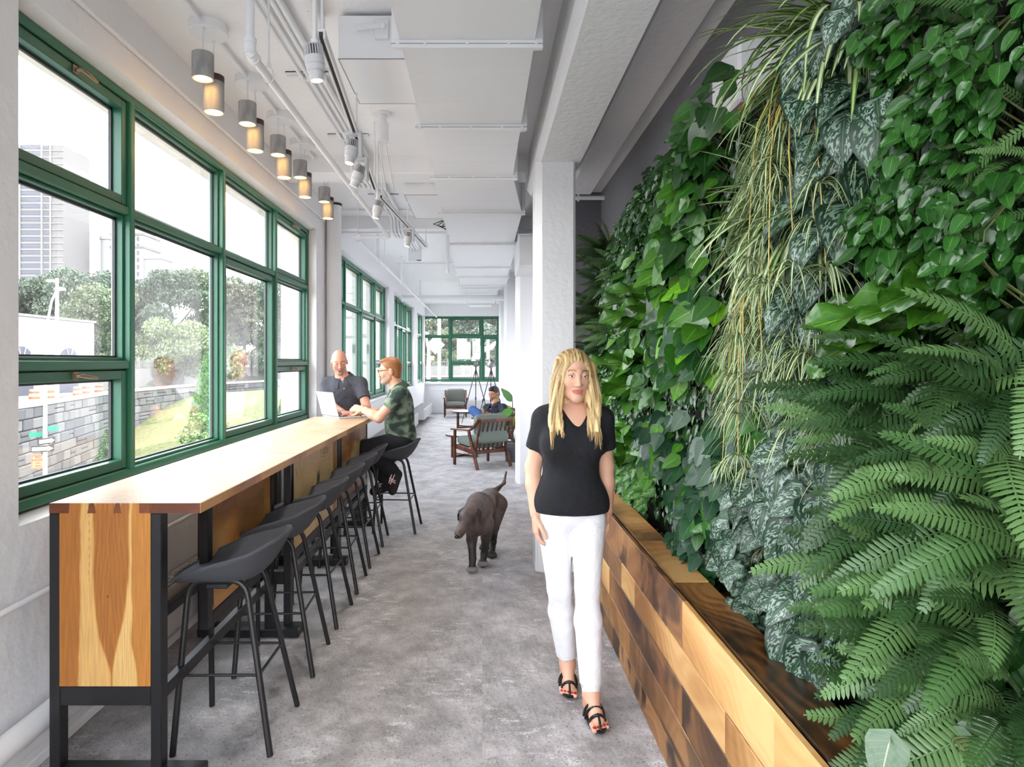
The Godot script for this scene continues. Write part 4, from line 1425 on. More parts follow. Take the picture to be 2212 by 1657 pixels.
func lounge() -> void:
	var pp := thing("potted_plant", "tall potted plant with large leaves half hidden behind the second column", "potted plant", Vector3(0.50, 0, -10.4))
	var pb := MB.new()
	pb.lathe([Vector2(0, 0), Vector2(0.13, 0), Vector2(0.16, 0.30), Vector2(0.15, 0.31), Vector2(0.14, 0.28), Vector2(0, 0.27)], 24)
	obj("pot", pb, mat("pot_grey", rgb(96, 96, 98), 0.7), pp)
	pb = MB.new()
	pb.tube([Vector3(0, 0.27, 0), Vector3(-0.03, 0.6, 0.02), Vector3(-0.02, 0.95, 0)], [0.012, 0.010, 0.006], 8)
	pb.tube([Vector3(0.01, 0.27, 0), Vector3(0.06, 0.6, -0.03), Vector3(0.08, 0.9, 0)], [0.012, 0.010, 0.006], 8)
	obj("stem", pb, mat("stem_dark", rgb(60, 56, 44), 0.7), pp)
	var lm := leaf_mesh("lance", 777)
	var gm := mat("leaf_room", rgb(72, 118, 52), 0.4, 0.0, {"cull_mode": BaseMaterial3D.CULL_DISABLED})
	for q in [[-0.02, 0.95, -0.5, 0.6, 0.3, 0.30], [-0.02, 0.85, -0.7, -0.55, 0.4, 0.36], [0.08, 0.9, 0.4, 0.6, 0.4, 0.32], [0.0, 0.7, -0.75, 0.2, 0.2, 0.30], [0.07, 0.75, 0.7, -0.2, 0.3, 0.33], [-0.03, 0.6, -0.5, -0.5, -0.4, 0.30], [0.05, 0.6, 0.2, 0.1, 0.8, 0.30]]:
		put("leaf", lm, gm, pp, Transform3D(aim(Vector3(q[2], q[3], q[4]), Vector3(-0.3, 0.6, 0.9), q[5]), Vector3(q[0], q[1], 0)))
	mat("cushion_green", rgb(106, 116, 108), 0.9)
	mat("cushion_grey", rgb(128, 130, 124), 0.9)
	mat("cushion_lime", rgb(150, 158, 48), 0.9)
	mat("lamp_black", rgb(40, 40, 42), 0.4, 0.4)
	mat("lamp_grey", rgb(150, 150, 150), 0.4, 0.5)
	armchair("walnut armchair with grey green cushions, its slatted back to the camera", Vector3(-0.02, 0, -10.0), atan2(-0.32, -0.48), K.cushion_green)
	armchair("armchair with grey cushions facing the camera below the far window", Vector3(-0.78, 0, -18.9), 0.03, K.cushion_grey)
	armchair("armchair with lime green cushions holding the man in the navy shirt", Vector3(0.20, 0, -11.75), -PI / 2 + 0.25, K.cushion_lime)
	armchair("lime green armchair behind the seated man near the tripod lamps", Vector3(0.36, 0, -15.2), -PI / 2 - 0.1, K.cushion_lime)
	for q in [[Vector3(-0.30, 0, -11.0), 0.33, 0.37, "low round walnut table beside the green armchair"], [Vector3(-0.33, 0, -15.8), 0.42, 0.40, "low round walnut table beyond the seated man"]]:
		var o := thing("coffee_table", q[3], "coffee table", q[0])
		var b := MB.new()
		b.us = 2.0
		b.lathe([Vector2(0, q[2] - 0.028), Vector2(q[1] - 0.012, q[2] - 0.028), Vector2(q[1], q[2] - 0.014), Vector2(q[1] - 0.004, q[2]), Vector2(0, q[2])], 40)
		obj("tabletop", b, K.walnut, o)
		for k in 4:
			var a := PI / 4 + k * PI / 2
			b = MB.new()
			b.us = 2.0
			var p: Vector3 = Vector3(cos(a), 0, sin(a)) * (q[1] - 0.05)
			b.bar(p, p + Vector3(0, q[2] - 0.028, 0), 0.035, 0.035, Vector3(sin(a), 0, -cos(a)), 0.004)
			b.bar(p + Vector3(0, 0.02, 0), Vector3(0, 0.02, 0), 0.03, 0.035, Vector3.UP, 0.004)
			obj("leg", b, K.walnut, o)
	for q in [[Vector3(-0.17, 0, -17.0), 0.055, 0.0, "nearer the window tripod lamp with a grey drum head"], [Vector3(0.22, 0, -16.4), 0.085, 0.5, "tripod lamp with a tilted box head, to the right of the other"]]:
		var o := thing("tripod_lamp", q[3], "floor lamp", q[0])
		var b := MB.new()
		b.lathe([Vector2(0, 1.22), Vector2(0.018, 1.22), Vector2(0.018, 1.46), Vector2(0.03, 1.47), Vector2(0, 1.48)], 12)
		obj("pole", b, K.lamp_black, o)
		for k in 3:
			var a := TAU * k / 3 + 0.5
			b = MB.new()
			b.tube([Vector3(0, 1.40, 0), Vector3(cos(a) * 0.24, 0.62, sin(a) * 0.24), Vector3(cos(a) * 0.42, 0.0, sin(a) * 0.42)], [0.012, 0.010, 0.008], 8)
			b.tube([Vector3(cos(a) * 0.235, 0.65, sin(a) * 0.235), Vector3(cos(a) * 0.255, 0.58, sin(a) * 0.255)], 0.018, 8)
			obj("leg", b, K.lamp_black, o)
		b = MB.new()
		var r: float = q[1]
		var tx := Transform3D(Basis(Vector3(0, 0, 1), -q[2]) * Basis(Vector3.RIGHT, 0.9 if q[2] == 0.0 else 0.4), Vector3(0, 1.53, 0))
		b.lathe([Vector2(0, -r), Vector2(r * 0.8, -r), Vector2(r, -r * 0.7), Vector2(r, r * 0.9), Vector2(r * 1.08, r), Vector2(r * 0.9, r), Vector2(r * 0.85, r * 0.6), Vector2(0, r * 0.5)], 20 if q[2] == 0.0 else 8, tx)
		obj("lamp_head", b, K.lamp_grey, o)
		b = MB.new()
		b.tube([Vector3(-r * 1.15, 1.53, 0), Vector3(-r * 1.15, 1.47, 0), Vector3(r * 1.15, 1.47, 0), Vector3(r * 1.15, 1.53, 0)], 0.008, 6)
		obj("yoke", b, K.lamp_black, o)

# ---------------------------------------------------------------- outside: street, retaining wall, trees, houses
func ground_y(d: float) -> float:
	return lerpf(-4.6, -0.75, smoothstep(24.0, 47.0, d))

func wall_line(t: float) -> Vector3:        # the foot of the retaining wall, t in metres along it
	var p := [Vector3(-15.0, 0, -10.0), Vector3(-17.05, 0, -24.0), Vector3(-20.0, 0, -35.0), Vector3(-20.6, 0, -46.0), Vector3(-18.4, 0, -57.0), Vector3(-9.0, 0, -72.0), Vector3(8.0, 0, -78.0)]
	for k in p.size() - 1:
		var l: float = p[k].distance_to(p[k + 1])
		if t <= l or k == p.size() - 2:
			return p[k].lerp(p[k + 1], t / l)
		t -= l
	return p[-1]

func tuft_mesh(seed_: int) -> ArrayMesh:
	var r := RandomNumberGenerator.new()
	r.seed = seed_
	var b := MB.new()
	for k in 7:
		var q := Basis.from_euler(Vector3(r.randf() * TAU, r.randf() * TAU, r.randf() * TAU))
		var o := Vector3(r.randf_range(-1, 1), r.randf_range(-1, 1), r.randf_range(-1, 1)) * 0.6
		b.face([o + q * Vector3(-0.5, 0, 0), o + q * Vector3(0, -0.28, 0.06), o + q * Vector3(0.5, 0, 0), o + q * Vector3(0, 0.28, 0.06)])
	return b.mesh()

func multi(mesh: Mesh, xf: Array, cols: Array, m: Material, called: String, parent: Node) -> MultiMeshInstance3D:
	var mm := MultiMesh.new()
	mm.transform_format = MultiMesh.TRANSFORM_3D
	mm.use_colors = cols.size() > 0
	mm.mesh = mesh
	mm.instance_count = xf.size()
	for k in xf.size():
		mm.set_instance_transform(k, xf[k])
		if cols.size():
			mm.set_instance_color(k, cols[k])
	var o := MultiMeshInstance3D.new()
	o.multimesh = mm
	o.material_override = m
	o.name = called
	o.set_meta("kind", "stuff")
	parent.add_child(o, true)
	return o

func tree(called: String, label: String, cat: String, at: Vector3, h: float, w: float, low: float, n: int, tone: Color, seed_: int, cone := false, group := "") -> void:
	var r := RandomNumberGenerator.new()
	r.seed = seed_
	var o := thing(called, label, cat, at, 0.0, group)
	var b := MB.new()
	b.tube([Vector3.ZERO, Vector3(0.05 * w, h * 0.45, 0), Vector3(0, h * 0.8, 0.03 * w)], [h * 0.022, h * 0.014, h * 0.004], 7)
	if not cone:
		for k in 5:
			var a := r.randf() * TAU
			var y := h * r.randf_range(0.28, 0.5)
			b.tube([Vector3(0.03 * w, y, 0), Vector3(cos(a) * w * 0.2, y + h * 0.16, sin(a) * w * 0.2), Vector3(cos(a) * w * 0.34, y + h * 0.30, sin(a) * w * 0.34)], [h * 0.010, h * 0.007, h * 0.003], 6)
	obj("trunk", b, K.bark, o)
	var lobes := []
	if cone:
		lobes.append([Vector3(0, h * 0.5, 0), Vector3(w * 0.5, h * 0.5, w * 0.5)])
	else:
		for k in 19:
			var a := r.randf() * TAU
			var q := sqrt(r.randf()) * w * 0.40
			var y := lerpf(low + (h - low) * 0.10, h * 0.86, r.randf())
			var s := w * r.randf_range(0.13, 0.22)
			lobes.append([Vector3(cos(a) * q, y, sin(a) * q), Vector3(s, s * 0.75, s)])
	var xf := []
	var cs := []
	var size := (0.34 if not cone else 0.22) * pow(w, 0.35) * 0.42
	for k in n:
		var l: Array = lobes[r.randi() % lobes.size()]
		var v := Vector3(r.randfn(), r.randfn(), r.randfn()).normalized()
		if cone:
			var y := r.randf()
			var rr := w * 0.5 * (1.0 - pow(y, 1.5)) * r.randf_range(0.8, 1.03) * (0.75 + 0.25 * minf(1.0, y * 6.0))
			var a := r.randf() * TAU
			xf.append(Transform3D(Basis.from_euler(Vector3(r.randf() * TAU, r.randf() * TAU, 0)).scaled(Vector3.ONE * size * r.randf_range(0.7, 1.2)), Vector3(cos(a) * rr, low + y * (h - low), sin(a) * rr)))
		else:
			xf.append(Transform3D(Basis.from_euler(Vector3(r.randf() * TAU, r.randf() * TAU, 0)).scaled(Vector3.ONE * size * r.randf_range(0.6, 1.25)), l[0] + v * l[1] * pow(r.randf(), 0.35)))
		cs.append(tone * r.randf_range(0.75, 1.25))
	multi(leafm.tuft[seed_ % 3], xf, cs, K.far_leaf, "crown", o)

func outside() -> void:
	mat("bark", rgb(84, 74, 66), 0.9)
	mat("far_leaf", Color.WHITE, 0.75, 0.0, {"vertex_color_use_as_albedo": true, "cull_mode": BaseMaterial3D.CULL_DISABLED, "backlight_enabled": true, "backlight": rgb(40, 46, 30)})
	leafm.tuft = [tuft_mesh(1), tuft_mesh(2), tuft_mesh(3)]
	var grass := ntex(noise(0.03, 301, 5), 512, {0.2: Color(0.25, 0.28, 0.13), 0.5: Color(0.33, 0.35, 0.18), 0.8: Color(0.42, 0.41, 0.25)})
	tri_mat(mat("grass", Color.WHITE, 0.95, 0.0, {"albedo_texture": grass}), 0.22)
	mat("asphalt", rgb(112, 111, 110), 0.9)
	mat("concrete_pale", rgb(112, 109, 105), 0.9)
	for k in 4:
		mat("stone_%d" % k, [rgb(80, 79, 80), rgb(96, 94, 92), rgb(70, 69, 71), rgb(88, 86, 84)][k], 0.95)
	mat("cap_pale", rgb(140, 136, 128), 0.9)
	mat("white_wall", rgb(130, 128, 126), 0.85)
	mat("pole_grey", rgb(170, 170, 170), 0.5, 0.3)
	mat("sign_white", rgb(222, 222, 222), 0.5)
	mat("sign_black", rgb(24, 24, 26), 0.5)
	mat("sign_green", rgb(0, 122, 92), 0.5)
	mat("sign_red", rgb(190, 50, 30), 0.5)
	mat("sign_orange", rgb(222, 118, 84), 0.5)
	mat("barrel_orange", rgb(196, 84, 44), 0.6)
	mat("tower_brick", rgb(98, 95, 93), 0.9)
	mat("tower_slab", rgb(122, 121, 120), 0.8)
	mat("tower_dark", rgb(60, 62, 72), 0.5)
	# grounds
	var b := MB.new()
	var rows := []
	var uvs := []
	for k in 30:
		var d := 3.0 + k * 3.0
		var row := []
		var ur := []
		for j in 12:
			var x: float = lerpf(-2.4, -22.0, j / 11.0)
			if d > 54.0:
				x = lerpf(6.0, -20.0, j / 11.0)
			row.append(Vector3(x, ground_y(d) - (0.05 if d < 24.0 else 0.0), -d))
			ur.append(Vector2(x, d))
		rows.append(row)
		uvs.append(ur)
	b.grid(rows, uvs)
	struct("ground_grass", b, K.grass)
	b = MB.new()
	b.face([Vector3(-400, -4.62, 300), Vector3(400, -4.62, 300), Vector3(400, -4.62, -27.0), Vector3(-400, -4.62, -27.0)])
	b.face([Vector3(-400, -4.7, -27.0), Vector3(400, -4.7, -27.0), Vector3(400, -4.7, -600), Vector3(-400, -4.7, -600)])
	struct("ground_street", b, K.asphalt)
	b = MB.new()
	for k in 7:
		var a := wall_line(k * 12.0)
		var c := wall_line((k + 1) * 12.0)
		b.face([a + Vector3(-0.3, -0.9, 0), c + Vector3(-0.3, -0.9, 0), c + Vector3(-13.0, -0.9, -4.0), a + Vector3(-13.0, -0.9, 0)])
	struct("ground_road", b, K.asphalt)
	# the retaining wall: stones laid in broken courses, cap stones on top
	var o := thing("retaining_wall", "curving retaining wall of rough grey stone blocks across the street", "stone wall")
	var h := 0.42
	var lens := [0.62, 0.8, 1.0, 1.25]
	for row in 11:
		var y := -0.14 - row * h
		var t := 8.0 + rng.randf() * 0.5
		while t < 64.0:
			var len_: float = lens[rng.randi() % 4]
			var a := wall_line(t)
			var c := wall_line(t + len_)
			var mid := (a + c) * 0.5
			var gy := ground_y(-mid.z)
			if y > gy - 0.1 and (t < 42.0 or row < 2):
				var m := MB.new()
				var z := (c - a).normalized()
				var out := rng.randf_range(0.0, 0.07)
				var half := rng.randf() < 0.25
				for part in (2 if half else 1):
					var hh := h * (0.5 if half else 1.0)
					m.box(Vector3(mid.x, y - hh * 0.5 - part * hh, mid.z) + z.cross(Vector3.UP) * (out * (1.0 - part * 0.6)), Vector3(0.34, hh - 0.03, len_ - 0.03), Basis(z.cross(Vector3.UP) * -1.0, Vector3.UP, z), 0.035)
				if half:
					obj("stone", m, K["stone_%d" % (rng.randi() % 4)], o).set_meta("kind", "stuff")
				else:
					obj("stone", m, K["stone_%d" % (rng.randi() % 4)], o)
			t += len_
	b = MB.new()
	for k in 40:
		var a := wall_line(2.0 + k * 2.0)
		var c := wall_line(4.0 + k * 2.0)
		b.bar(a + Vector3(0.12, -2.5, 0), c + Vector3(0.12, -2.5, 0), 0.2, 4.75)
	b.v = b.v
	var core := obj("core", b, K.stone_2, o)
	core.position = Vector3(-0.28, 0, 0)
	for k in 38:
		b = MB.new()
		var a := wall_line(4.0 + k * 2.2)
		var c := wall_line(6.18 + k * 2.2)
		b.bar(a + Vector3(0, -0.06, 0), c + Vector3(0, -0.06, 0), 0.5, 0.15, Vector3.UP, 0.02)
		obj("cap_stone", b, K.cap_pale, o)
	# the pale concrete wall beyond the road with an iron fence on it
	var pts := [Vector3(-31, 0, -26), Vector3(-31, 0, -76), Vector3(-20, 0, -92), Vector3(14, 0, -97)]
	b = MB.new()
	for k in 3:
		b.bar(pts[k] + Vector3(0, -0.3, 0), pts[k + 1] + Vector3(0, -0.3, 0), 0.4, 2.6)
	solo("road_wall", b, K.concrete_pale, "pale concrete wall beyond the road, below the iron fence", "wall")
	o = thing("iron_fence", "pale spiked fence with square posts on top of the road wall", "fence")
	b = MB.new()
	var pick := []
	for k in 3:
		var l: float = pts[k].distance_to(pts[k + 1])
		var n := int(l / 0.28)
		for j in n:
			var p: Vector3 = pts[k].lerp(pts[k + 1], float(j) / n)
			if j % 9 == 0:
				var m := MB.new()
				m.box(p + Vector3(0, 1.42, 0), Vector3(0.16, 0.86, 0.16))
				m.box(p + Vector3(0, 1.88, 0), Vector3(0.24, 0.08, 0.24))
				obj("post", m, K.concrete_pale, o)
			else:
				pick.append(Transform3D(Basis.IDENTITY, p + Vector3(0, 1.38, 0)))
		b.bar(pts[k] + Vector3(0, 1.12, 0), pts[k + 1] + Vector3(0, 1.12, 0), 0.05, 0.05)
		b.bar(pts[k] + Vector3(0, 1.62, 0), pts[k + 1] + Vector3(0, 1.62, 0), 0.05, 0.05)
	obj("rail", b, K.concrete_pale, o)
	var pm := MB.new()
	pm.box(Vector3.ZERO, Vector3(0.06, 0.72, 0.06))
	multi(pm.mesh(), pick, [], K.concrete_pale, "pickets", o)
	# traffic barrels
	var words := ["leftmost orange and white traffic barrel beyond the stone wall", "slim barrel just right of the sign pole, second from the left", "third traffic barrel from the left, left of a close pair", "fourth traffic barrel from the left, right of a close pair", "fifth traffic barrel from the left along the road", "rightmost traffic barrel at the edge of the first window pane"]
	var bx := [[74, 40.5], [107, 41.5], [168, 45], [187, 48], [214, 50], [241, 52]]
	for k in 6:
		var d: float = bx[k][1]
		o = thing("traffic_barrel", words[k], "traffic barrel", Vector3((bx[k][0] - VX) * d / F, -0.9, -d), 0.0, "traffic barrels on the road")
		for j in 5:
			b = MB.new()
			var r0 := 0.31 - j * 0.012
			b.lathe([Vector2(r0, j * 0.17), Vector2(r0 - 0.01, j * 0.17 + 0.17), Vector2(r0 - 0.022, j * 0.17 + 0.17)] if j < 4 else [Vector2(r0, j * 0.17), Vector2(r0 - 0.02, j * 0.17 + 0.1), Vector2(0, j * 0.17 + 0.1)], 16)
			obj("band", b, K.barrel_orange if j % 2 == 1 else K.sign_white, o)
	# street lamp pole with its signs
	var lp := Vector3(-14.74, 0, -22.0)
	o = thing("street_lamp", "grey gooseneck street lamp whose pole carries the one way signs", "street lamp", lp)
	b = MB.new()
	b.tube([Vector3(0, -4.62, 0), Vector3(0, -1.0, 0), Vector3(0.03, 1.9, 0), Vector3(0.10, 3.0, 0), Vector3(0.22, 3.62, 0), Vector3(0.38, 3.98, 0)], [0.085, 0.07, 0.05, 0.042, 0.036, 0.034], 10)
	obj("pole", b, K.pole_grey, o)
	b = MB.new()
	b.ball(Vector3(0.50, 4.04, 0), Vector3(0.20, 0.065, 0.10), 8, 12)
	obj("lamp_head", b, K.sign_white, o)
	var yaw := 0.585
	sign_board("street_sign", "green street name sign, the higher one, on the lamp pole", lp + Vector3(0.33, -0.65, 0.08), yaw + 0.7, 0.45, 0.15, K.sign_green)
	sign_board("street_sign", "green street name sign, the lower one, left of the lamp pole", lp + Vector3(-0.25, -0.86, 0.08), yaw, 0.40, 0.15, K.sign_green)
	one_way("angled arrow sign on the lamp pole above the one way sign", lp + Vector3(0.14, -1.07, 0.12), yaw + 0.75, "")
	one_way("black and white one way arrow sign on the lamp pole", lp + Vector3(0.0, -1.33, 0.12), yaw, "ONE WAY")
	var ns := sign_board("no_parking_sign", "orange no parking sign at the bottom of the lamp pole", lp + Vector3(-0.16, -1.76, 0.12), yaw, 0.36, 0.46, K.sign_orange)
	var wd := ["NO", "PARKING", "ANY", "TIME"]
	for k in 4:
		lettering(wd[k], [0.075, 0.052, 0.05, 0.05][k], K.sign_red, ns, Transform3D(Basis.IDENTITY, Vector3(0, 0.155 - k * 0.10, 0.012)))
	o = thing("light_mast", "straight white light mast in front of the arched building", "street lamp", Vector3(-29.0, -0.9, -44.5))
	b = MB.new()
	b.tube([Vector3.ZERO, Vector3(0, 8.2, 0)], [0.14, 0.1], 10)
	obj("pole", b, K.sign_white, o)
	b = MB.new()
	b.box(Vector3(-0.3, 8.0, 0), Vector3(0.7, 0.16, 0.3), Basis.IDENTITY, 0.04)
	obj("lamp_head", b, K.sign_white, o)
	# the low white building with arched windows
	o = thing("arched_building", "low white building with arched windows left beyond the road", "building", Vector3(-31.6, 0, -46.0))
	b = MB.new()
	b.span(Vector3(-5.0, -1.0, 14.0), Vector3(1.5, 4.6, -4.6))
	obj("wall", b, K.white_wall, o)
	b = MB.new()
	b.span(Vector3(-5.1, 4.6, 14.1), Vector3(1.6, 4.75, -4.7))
	obj("roof", b, K.cap_pale, o)
	for z in [-1.5, 3.4, 8.3]:
		b = MB.new()
		var py := PackedVector2Array([Vector2(-1.1, -1.2)])
		for k in 13:
			var a := PI - PI * k / 12
			py.append(Vector2(cos(a) * 1.1, 0.9 + sin(a) * 1.1))
		py.append(Vector2(1.1, -1.2))
		b.prism(py, 0.05, Transform3D(Basis(Vector3(0, 0, -1), Vector3.UP, Vector3(1, 0, 0)), Vector3(1.5, 0.6, z)))
		var w := obj("window", b, K.tower_dark, o)
		b = MB.new()
		for k in 4:
			var a := PI * (k + 1) / 5
			b.bar(Vector3(1.57, 1.5, z), Vector3(1.57, 1.5 + sin(a) * 1.05, z + cos(a) * 1.05), 0.07, 0.05, Vector3.RIGHT)
		b.bar(Vector3(1.57, 1.5, z - 1.1), Vector3(1.57, 1.5, z + 1.1), 0.07, 0.05)
		obj("glazing_bars", b, K.white_wall, w)
	# the apartment tower and the old tower, far behind the trees
	o = thing("apartment_tower", "tall pale apartment tower with a strip of balconies, far left", "building", Vector3(-213.0, 0, -300.0), 0.0)
	b = MB.new()
	b.span(Vector3(-10, -5, -10), Vector3(26.5, 98, 10))
	obj("wall", b, K.tower_brick, o)
	for k in 26:
		b = MB.new()
		var y := 22.0 + k * 2.93
		b.span(Vector3(-10.3, y, 9.5), Vector3(26.8, y + 0.35, 10.3))
		obj("floor_slab", b, K.tower_slab, o)
		b = MB.new()
		b.span(Vector3(8.2, y + 1.2, 9.9), Vector3(17.0, y + 2.9, 10.15))
		obj("balcony_opening", b, K.tower_dark, o)
		for x in [4.2, 18.4]:
			b = MB.new()
			b.span(Vector3(x, y + 1.0, 9.9), Vector3(x + 2.2, y + 2.3, 10.12))
			obj("window", b, K.tower_dark, o)
	for x in [3.4, 7.4, 17.2, 21.0]:
		b = MB.new()
		b.span(Vector3(x, 0, 9.8), Vector3(x + 0.6, 98, 10.6))
		obj("rib", b, K.tower_slab, o)
	o = thing("old_tower", "ornate pale old tower block right of the apartment tower", "building", Vector3(-173.0, 0, -310.0))
	b = MB.new()
	b.span(Vector3(-1, -5, -12), Vector3(14, 62, 4))
	b.span(Vector3(0, 62, -11), Vector3(12, 67, 3))
	b.span(Vector3(3, 67, -9), Vector3(9, 69, 0))
	obj("wall", b, K.white_wall, o)
	b = MB.new()
	b.tube([Vector3(-3.5, -5, 2), Vector3(-3.5, 59, 2)], 3.2, 16)
	b.tube([Vector3(-3.5, 59, 2), Vector3(-3.5, 60.5, 2)], 3.7, 16)
	obj("turret", b, K.tower_slab, o)
	b = MB.new()
	b.span(Vector3(14, -5, -8), Vector3(22, 50, 3))
	b.span(Vector3(13.6, 50, -8.4), Vector3(22.4, 51.5, 3.4))
	obj("wing", b, K.tower_slab, o)
	for r in 12:
		for c in 5:
			b = MB.new()
			b.span(Vector3(0.6 + c * 2.6, 22 + r * 3.3, 3.9), Vector3(1.7 + c * 2.6, 24.0 + r * 3.3, 4.1))
			obj("window", b, K.tower_dark, o)
	b = MB.new()
	b.span(Vector3(-1.4, 55, -12.4), Vector3(14.4, 56, 4.5))
	b.span(Vector3(-1.4, 61, -12.4), Vector3(14.4, 62, 4.5))
	obj("cornice", b, K.stone_1, o)
	# trees
	var tg := "trees beyond the road"
	var cool := Color(0.085, 0.115, 0.075)
	var mid := Color(0.115, 0.145, 0.075)
	var list := [
		["dull green tree at the left edge of the first window, above the arched building", -52.0, -72.0, 12.6, 10.0, cool],
		["tall dull green tree behind the street lamp", -44.0, -70.0, 12.8, 10.0, cool],
		["round green tree in front of the tower's foot", -44.5, -80.0, 15.0, 11.0, cool],
		["broad green tree right of the arched building, at the first mullion", -36.0, -64.0, 9.6, 9.0, mid],
		["full green tree left of the pale spreading tree", -37.5, -78.0, 13.6, 9.5, cool],
		["tall feathery tree behind the pale spreading tree", -33.0, -82.0, 14.6, 9.0, mid],
		["brownish green tree right of the tall feathery one", -29.5, -80.0, 13.0, 9.0, Color(0.13, 0.135, 0.085)],
		["round grey green tree filling the third window column", -26.0, -83.0, 12.8, 9.5, cool],
		["grey green tree seen in the last column of the first window", -20.0, -84.0, 10.5, 9.0, cool],
		["pale tree seen through the second window", -13.5, -86.0, 12.0, 9.0, mid],
		["tree behind the left part of the far window", -8.0, -104.0, 13.0, 11.0, mid],
		["tree with forked trunk behind the middle of the far window", -2.2, -102.0, 13.0, 11.0, cool],
		["dark tree behind the right part of the far window", 4.0, -104.0, 14.0, 11.0, cool],
		["young tree by the fence beyond the far window", -5.0, -99.0, 7.5, 6.0, mid]]
	for k in list.size():
		var q: Array = list[k]
		tree("tree", q[0], "tree", Vector3(q[1], -0.9, q[2]), q[3] + 0.9, q[4] * 1.1, 0.2, 6500, q[5], 400 + k, false, tg)
	tree("spreading_tree", "pale green spreading tree in the middle of the second window column", "tree", Vector3(-29.5, -0.9, -64.0), 6.7, 7.6, 1.6, 4500, Color(0.19, 0.235, 0.11), 431)
	tree("spreading_tree", "lower pale green bush at the right foot of the spreading tree", "bush", Vector3(-26.5, -0.9, -65.0), 4.6, 5.0, 0.8, 2600, Color(0.16, 0.21, 0.10), 433)
	tree("shrub", "low green bush at the left foot of the spreading tree", "bush", Vector3(-33.0, -0.9, -64.0), 4.0, 5.5, 0.6, 2600, Color(0.14, 0.19, 0.10), 435)
	# shrubs on the grass bank
	tree("conifer", "tall bright green conifer at the right of the second window column", "conifer", Vector3(-15.6, ground_y(37.0), -37.0), 4.3, 1.9, 0.0, 4500, Color(0.09, 0.19, 0.05), 437, true)
	tree("shrub", "round bright green bush in front of the tall conifer", "bush", Vector3(-14.2, ground_y(33.0), -33.2), 2.2, 2.6, 0.2, 3600, Color(0.14, 0.24, 0.07), 439)
	tree("conifer", "grey green conifer at the right of the bottom left pane", "conifer", Vector3(-15.2, ground_y(26.5), -26.5), 3.3, 1.5, 0.0, 3200, Color(0.09, 0.14, 0.06), 441, true)
	tree("conifer", "green conifer at the right of the third window column", "conifer", Vector3(-10.6, ground_y(33.0), -33.0), 2.6, 1.6, 0.0, 2600, Color(0.08, 0.15, 0.05), 443, true)
	tree("conifer", "green conifer beside the stone jamb in the last column", "conifer", Vector3(-9.7, ground_y(32.0), -32.0), 3.6, 1.5, 0.0, 2600, Color(0.09, 0.16, 0.06), 445, true)
	# seen through the second and the far window
	o = thing("pale_house", "pale house with clapboards and dark bands beyond the second window", "house", Vector3(-8.6, 0, -44.0))
	b = MB.new()
	b.span(Vector3(-1.6, -3, -4), Vector3(1.6, 9.5, 0))
	obj("wall", b, K.white_wall, o)
	for k in 24:
		b = MB.new()
		b.span(Vector3(-1.62, -0.5 + k * 0.42, -0.02), Vector3(1.62, -0.46 + k * 0.42, 0.03))
		obj("clapboard", b, K.cap_pale, o)
	b = MB.new()
	b.span(Vector3(-1.65, 2.2, -0.1), Vector3(1.65, 2.75, 0.08))
	obj("band", b, K.stone_2, o)
	o = thing("warning_sign", "white diamond sign on a mast beyond the far window", "road sign", Vector3(-4.1, -0.75, -62.0))
	b = MB.new()
	b.tube([Vector3.ZERO, Vector3(0, 6.5, 0)], 0.16, 10)
	obj("pole", b, K.sign_white, o)
	b = MB.new()
	b.box(Vector3(-0.35, 3.95, 0.2), Vector3(1.25, 1.25, 0.03), Basis(Vector3(0, 0, 1), PI / 4))
	obj("board", b, K.sign_white, o)
	b = MB.new()
	b.box(Vector3(-0.7, 2.7, 0.2), Vector3(0.5, 0.4, 0.03))
	obj("plate", b, K.sign_orange, o)
	o = thing("street_lamp", "pale street lamp left of the diamond sign beyond the far window", "street lamp", Vector3(-5.2, -0.75, -63.0))
	b = MB.new()
	b.tube([Vector3.ZERO, Vector3(0, 3.6, 0), Vector3(-0.2, 4.6, 0), Vector3(-0.45, 5.0, 0)], [0.2, 0.14, 0.1, 0.08], 10)
	obj("pole", b, K.sign_white, o)
	b = MB.new()
	b.ball(Vector3(-0.5, 5.1, 0), Vector3(0.6, 0.16, 0.25), 8, 12)
	obj("lamp_head", b, K.sign_white, o)

func sign_board(called: String, label: String, at: Vector3, yaw: float, w: float, h: float, m: Material) -> Node3D:
	var o := thing(called, label, "sign", at, yaw)
	var b := MB.new()
	b.box(Vector3.ZERO, Vector3(w, h, 0.012))
	obj("panel", b, m, o)
	if h > 0.4:
		b = MB.new()
		for q in [[0.0, h / 2 - 0.02, w - 0.02, 0.012], [0.0, -h / 2 + 0.02, w - 0.02, 0.012], [w / 2 - 0.02, 0.0, 0.012, h - 0.03], [-w / 2 + 0.02, 0.0, 0.012, h - 0.03]]:
			b.box(Vector3(q[0], q[1], 0.008), Vector3(q[2], q[3], 0.004))
		obj("border", b, K.sign_red, o)
	return o

func one_way(label: String, at: Vector3, yaw: float, words: String) -> void:
	var o := sign_board("one_way_sign", label, at, yaw, 0.64, 0.21, K.sign_black)
	var b := MB.new()
	b.prism(PackedVector2Array([Vector2(-0.295, -0.06), Vector2(0.14, -0.06), Vector2(0.14, -0.09), Vector2(0.30, 0.0), Vector2(0.14, 0.09), Vector2(0.14, 0.06), Vector2(-0.295, 0.06)]), 0.004, Transform3D(Basis.IDENTITY, Vector3(0, 0, 0.006)))
	obj("arrow", b, K.sign_white, o)
	if words:
		lettering(words, 0.075, K.sign_black, o, Transform3D(Basis.IDENTITY, Vector3(-0.06, 0.0, 0.012)))

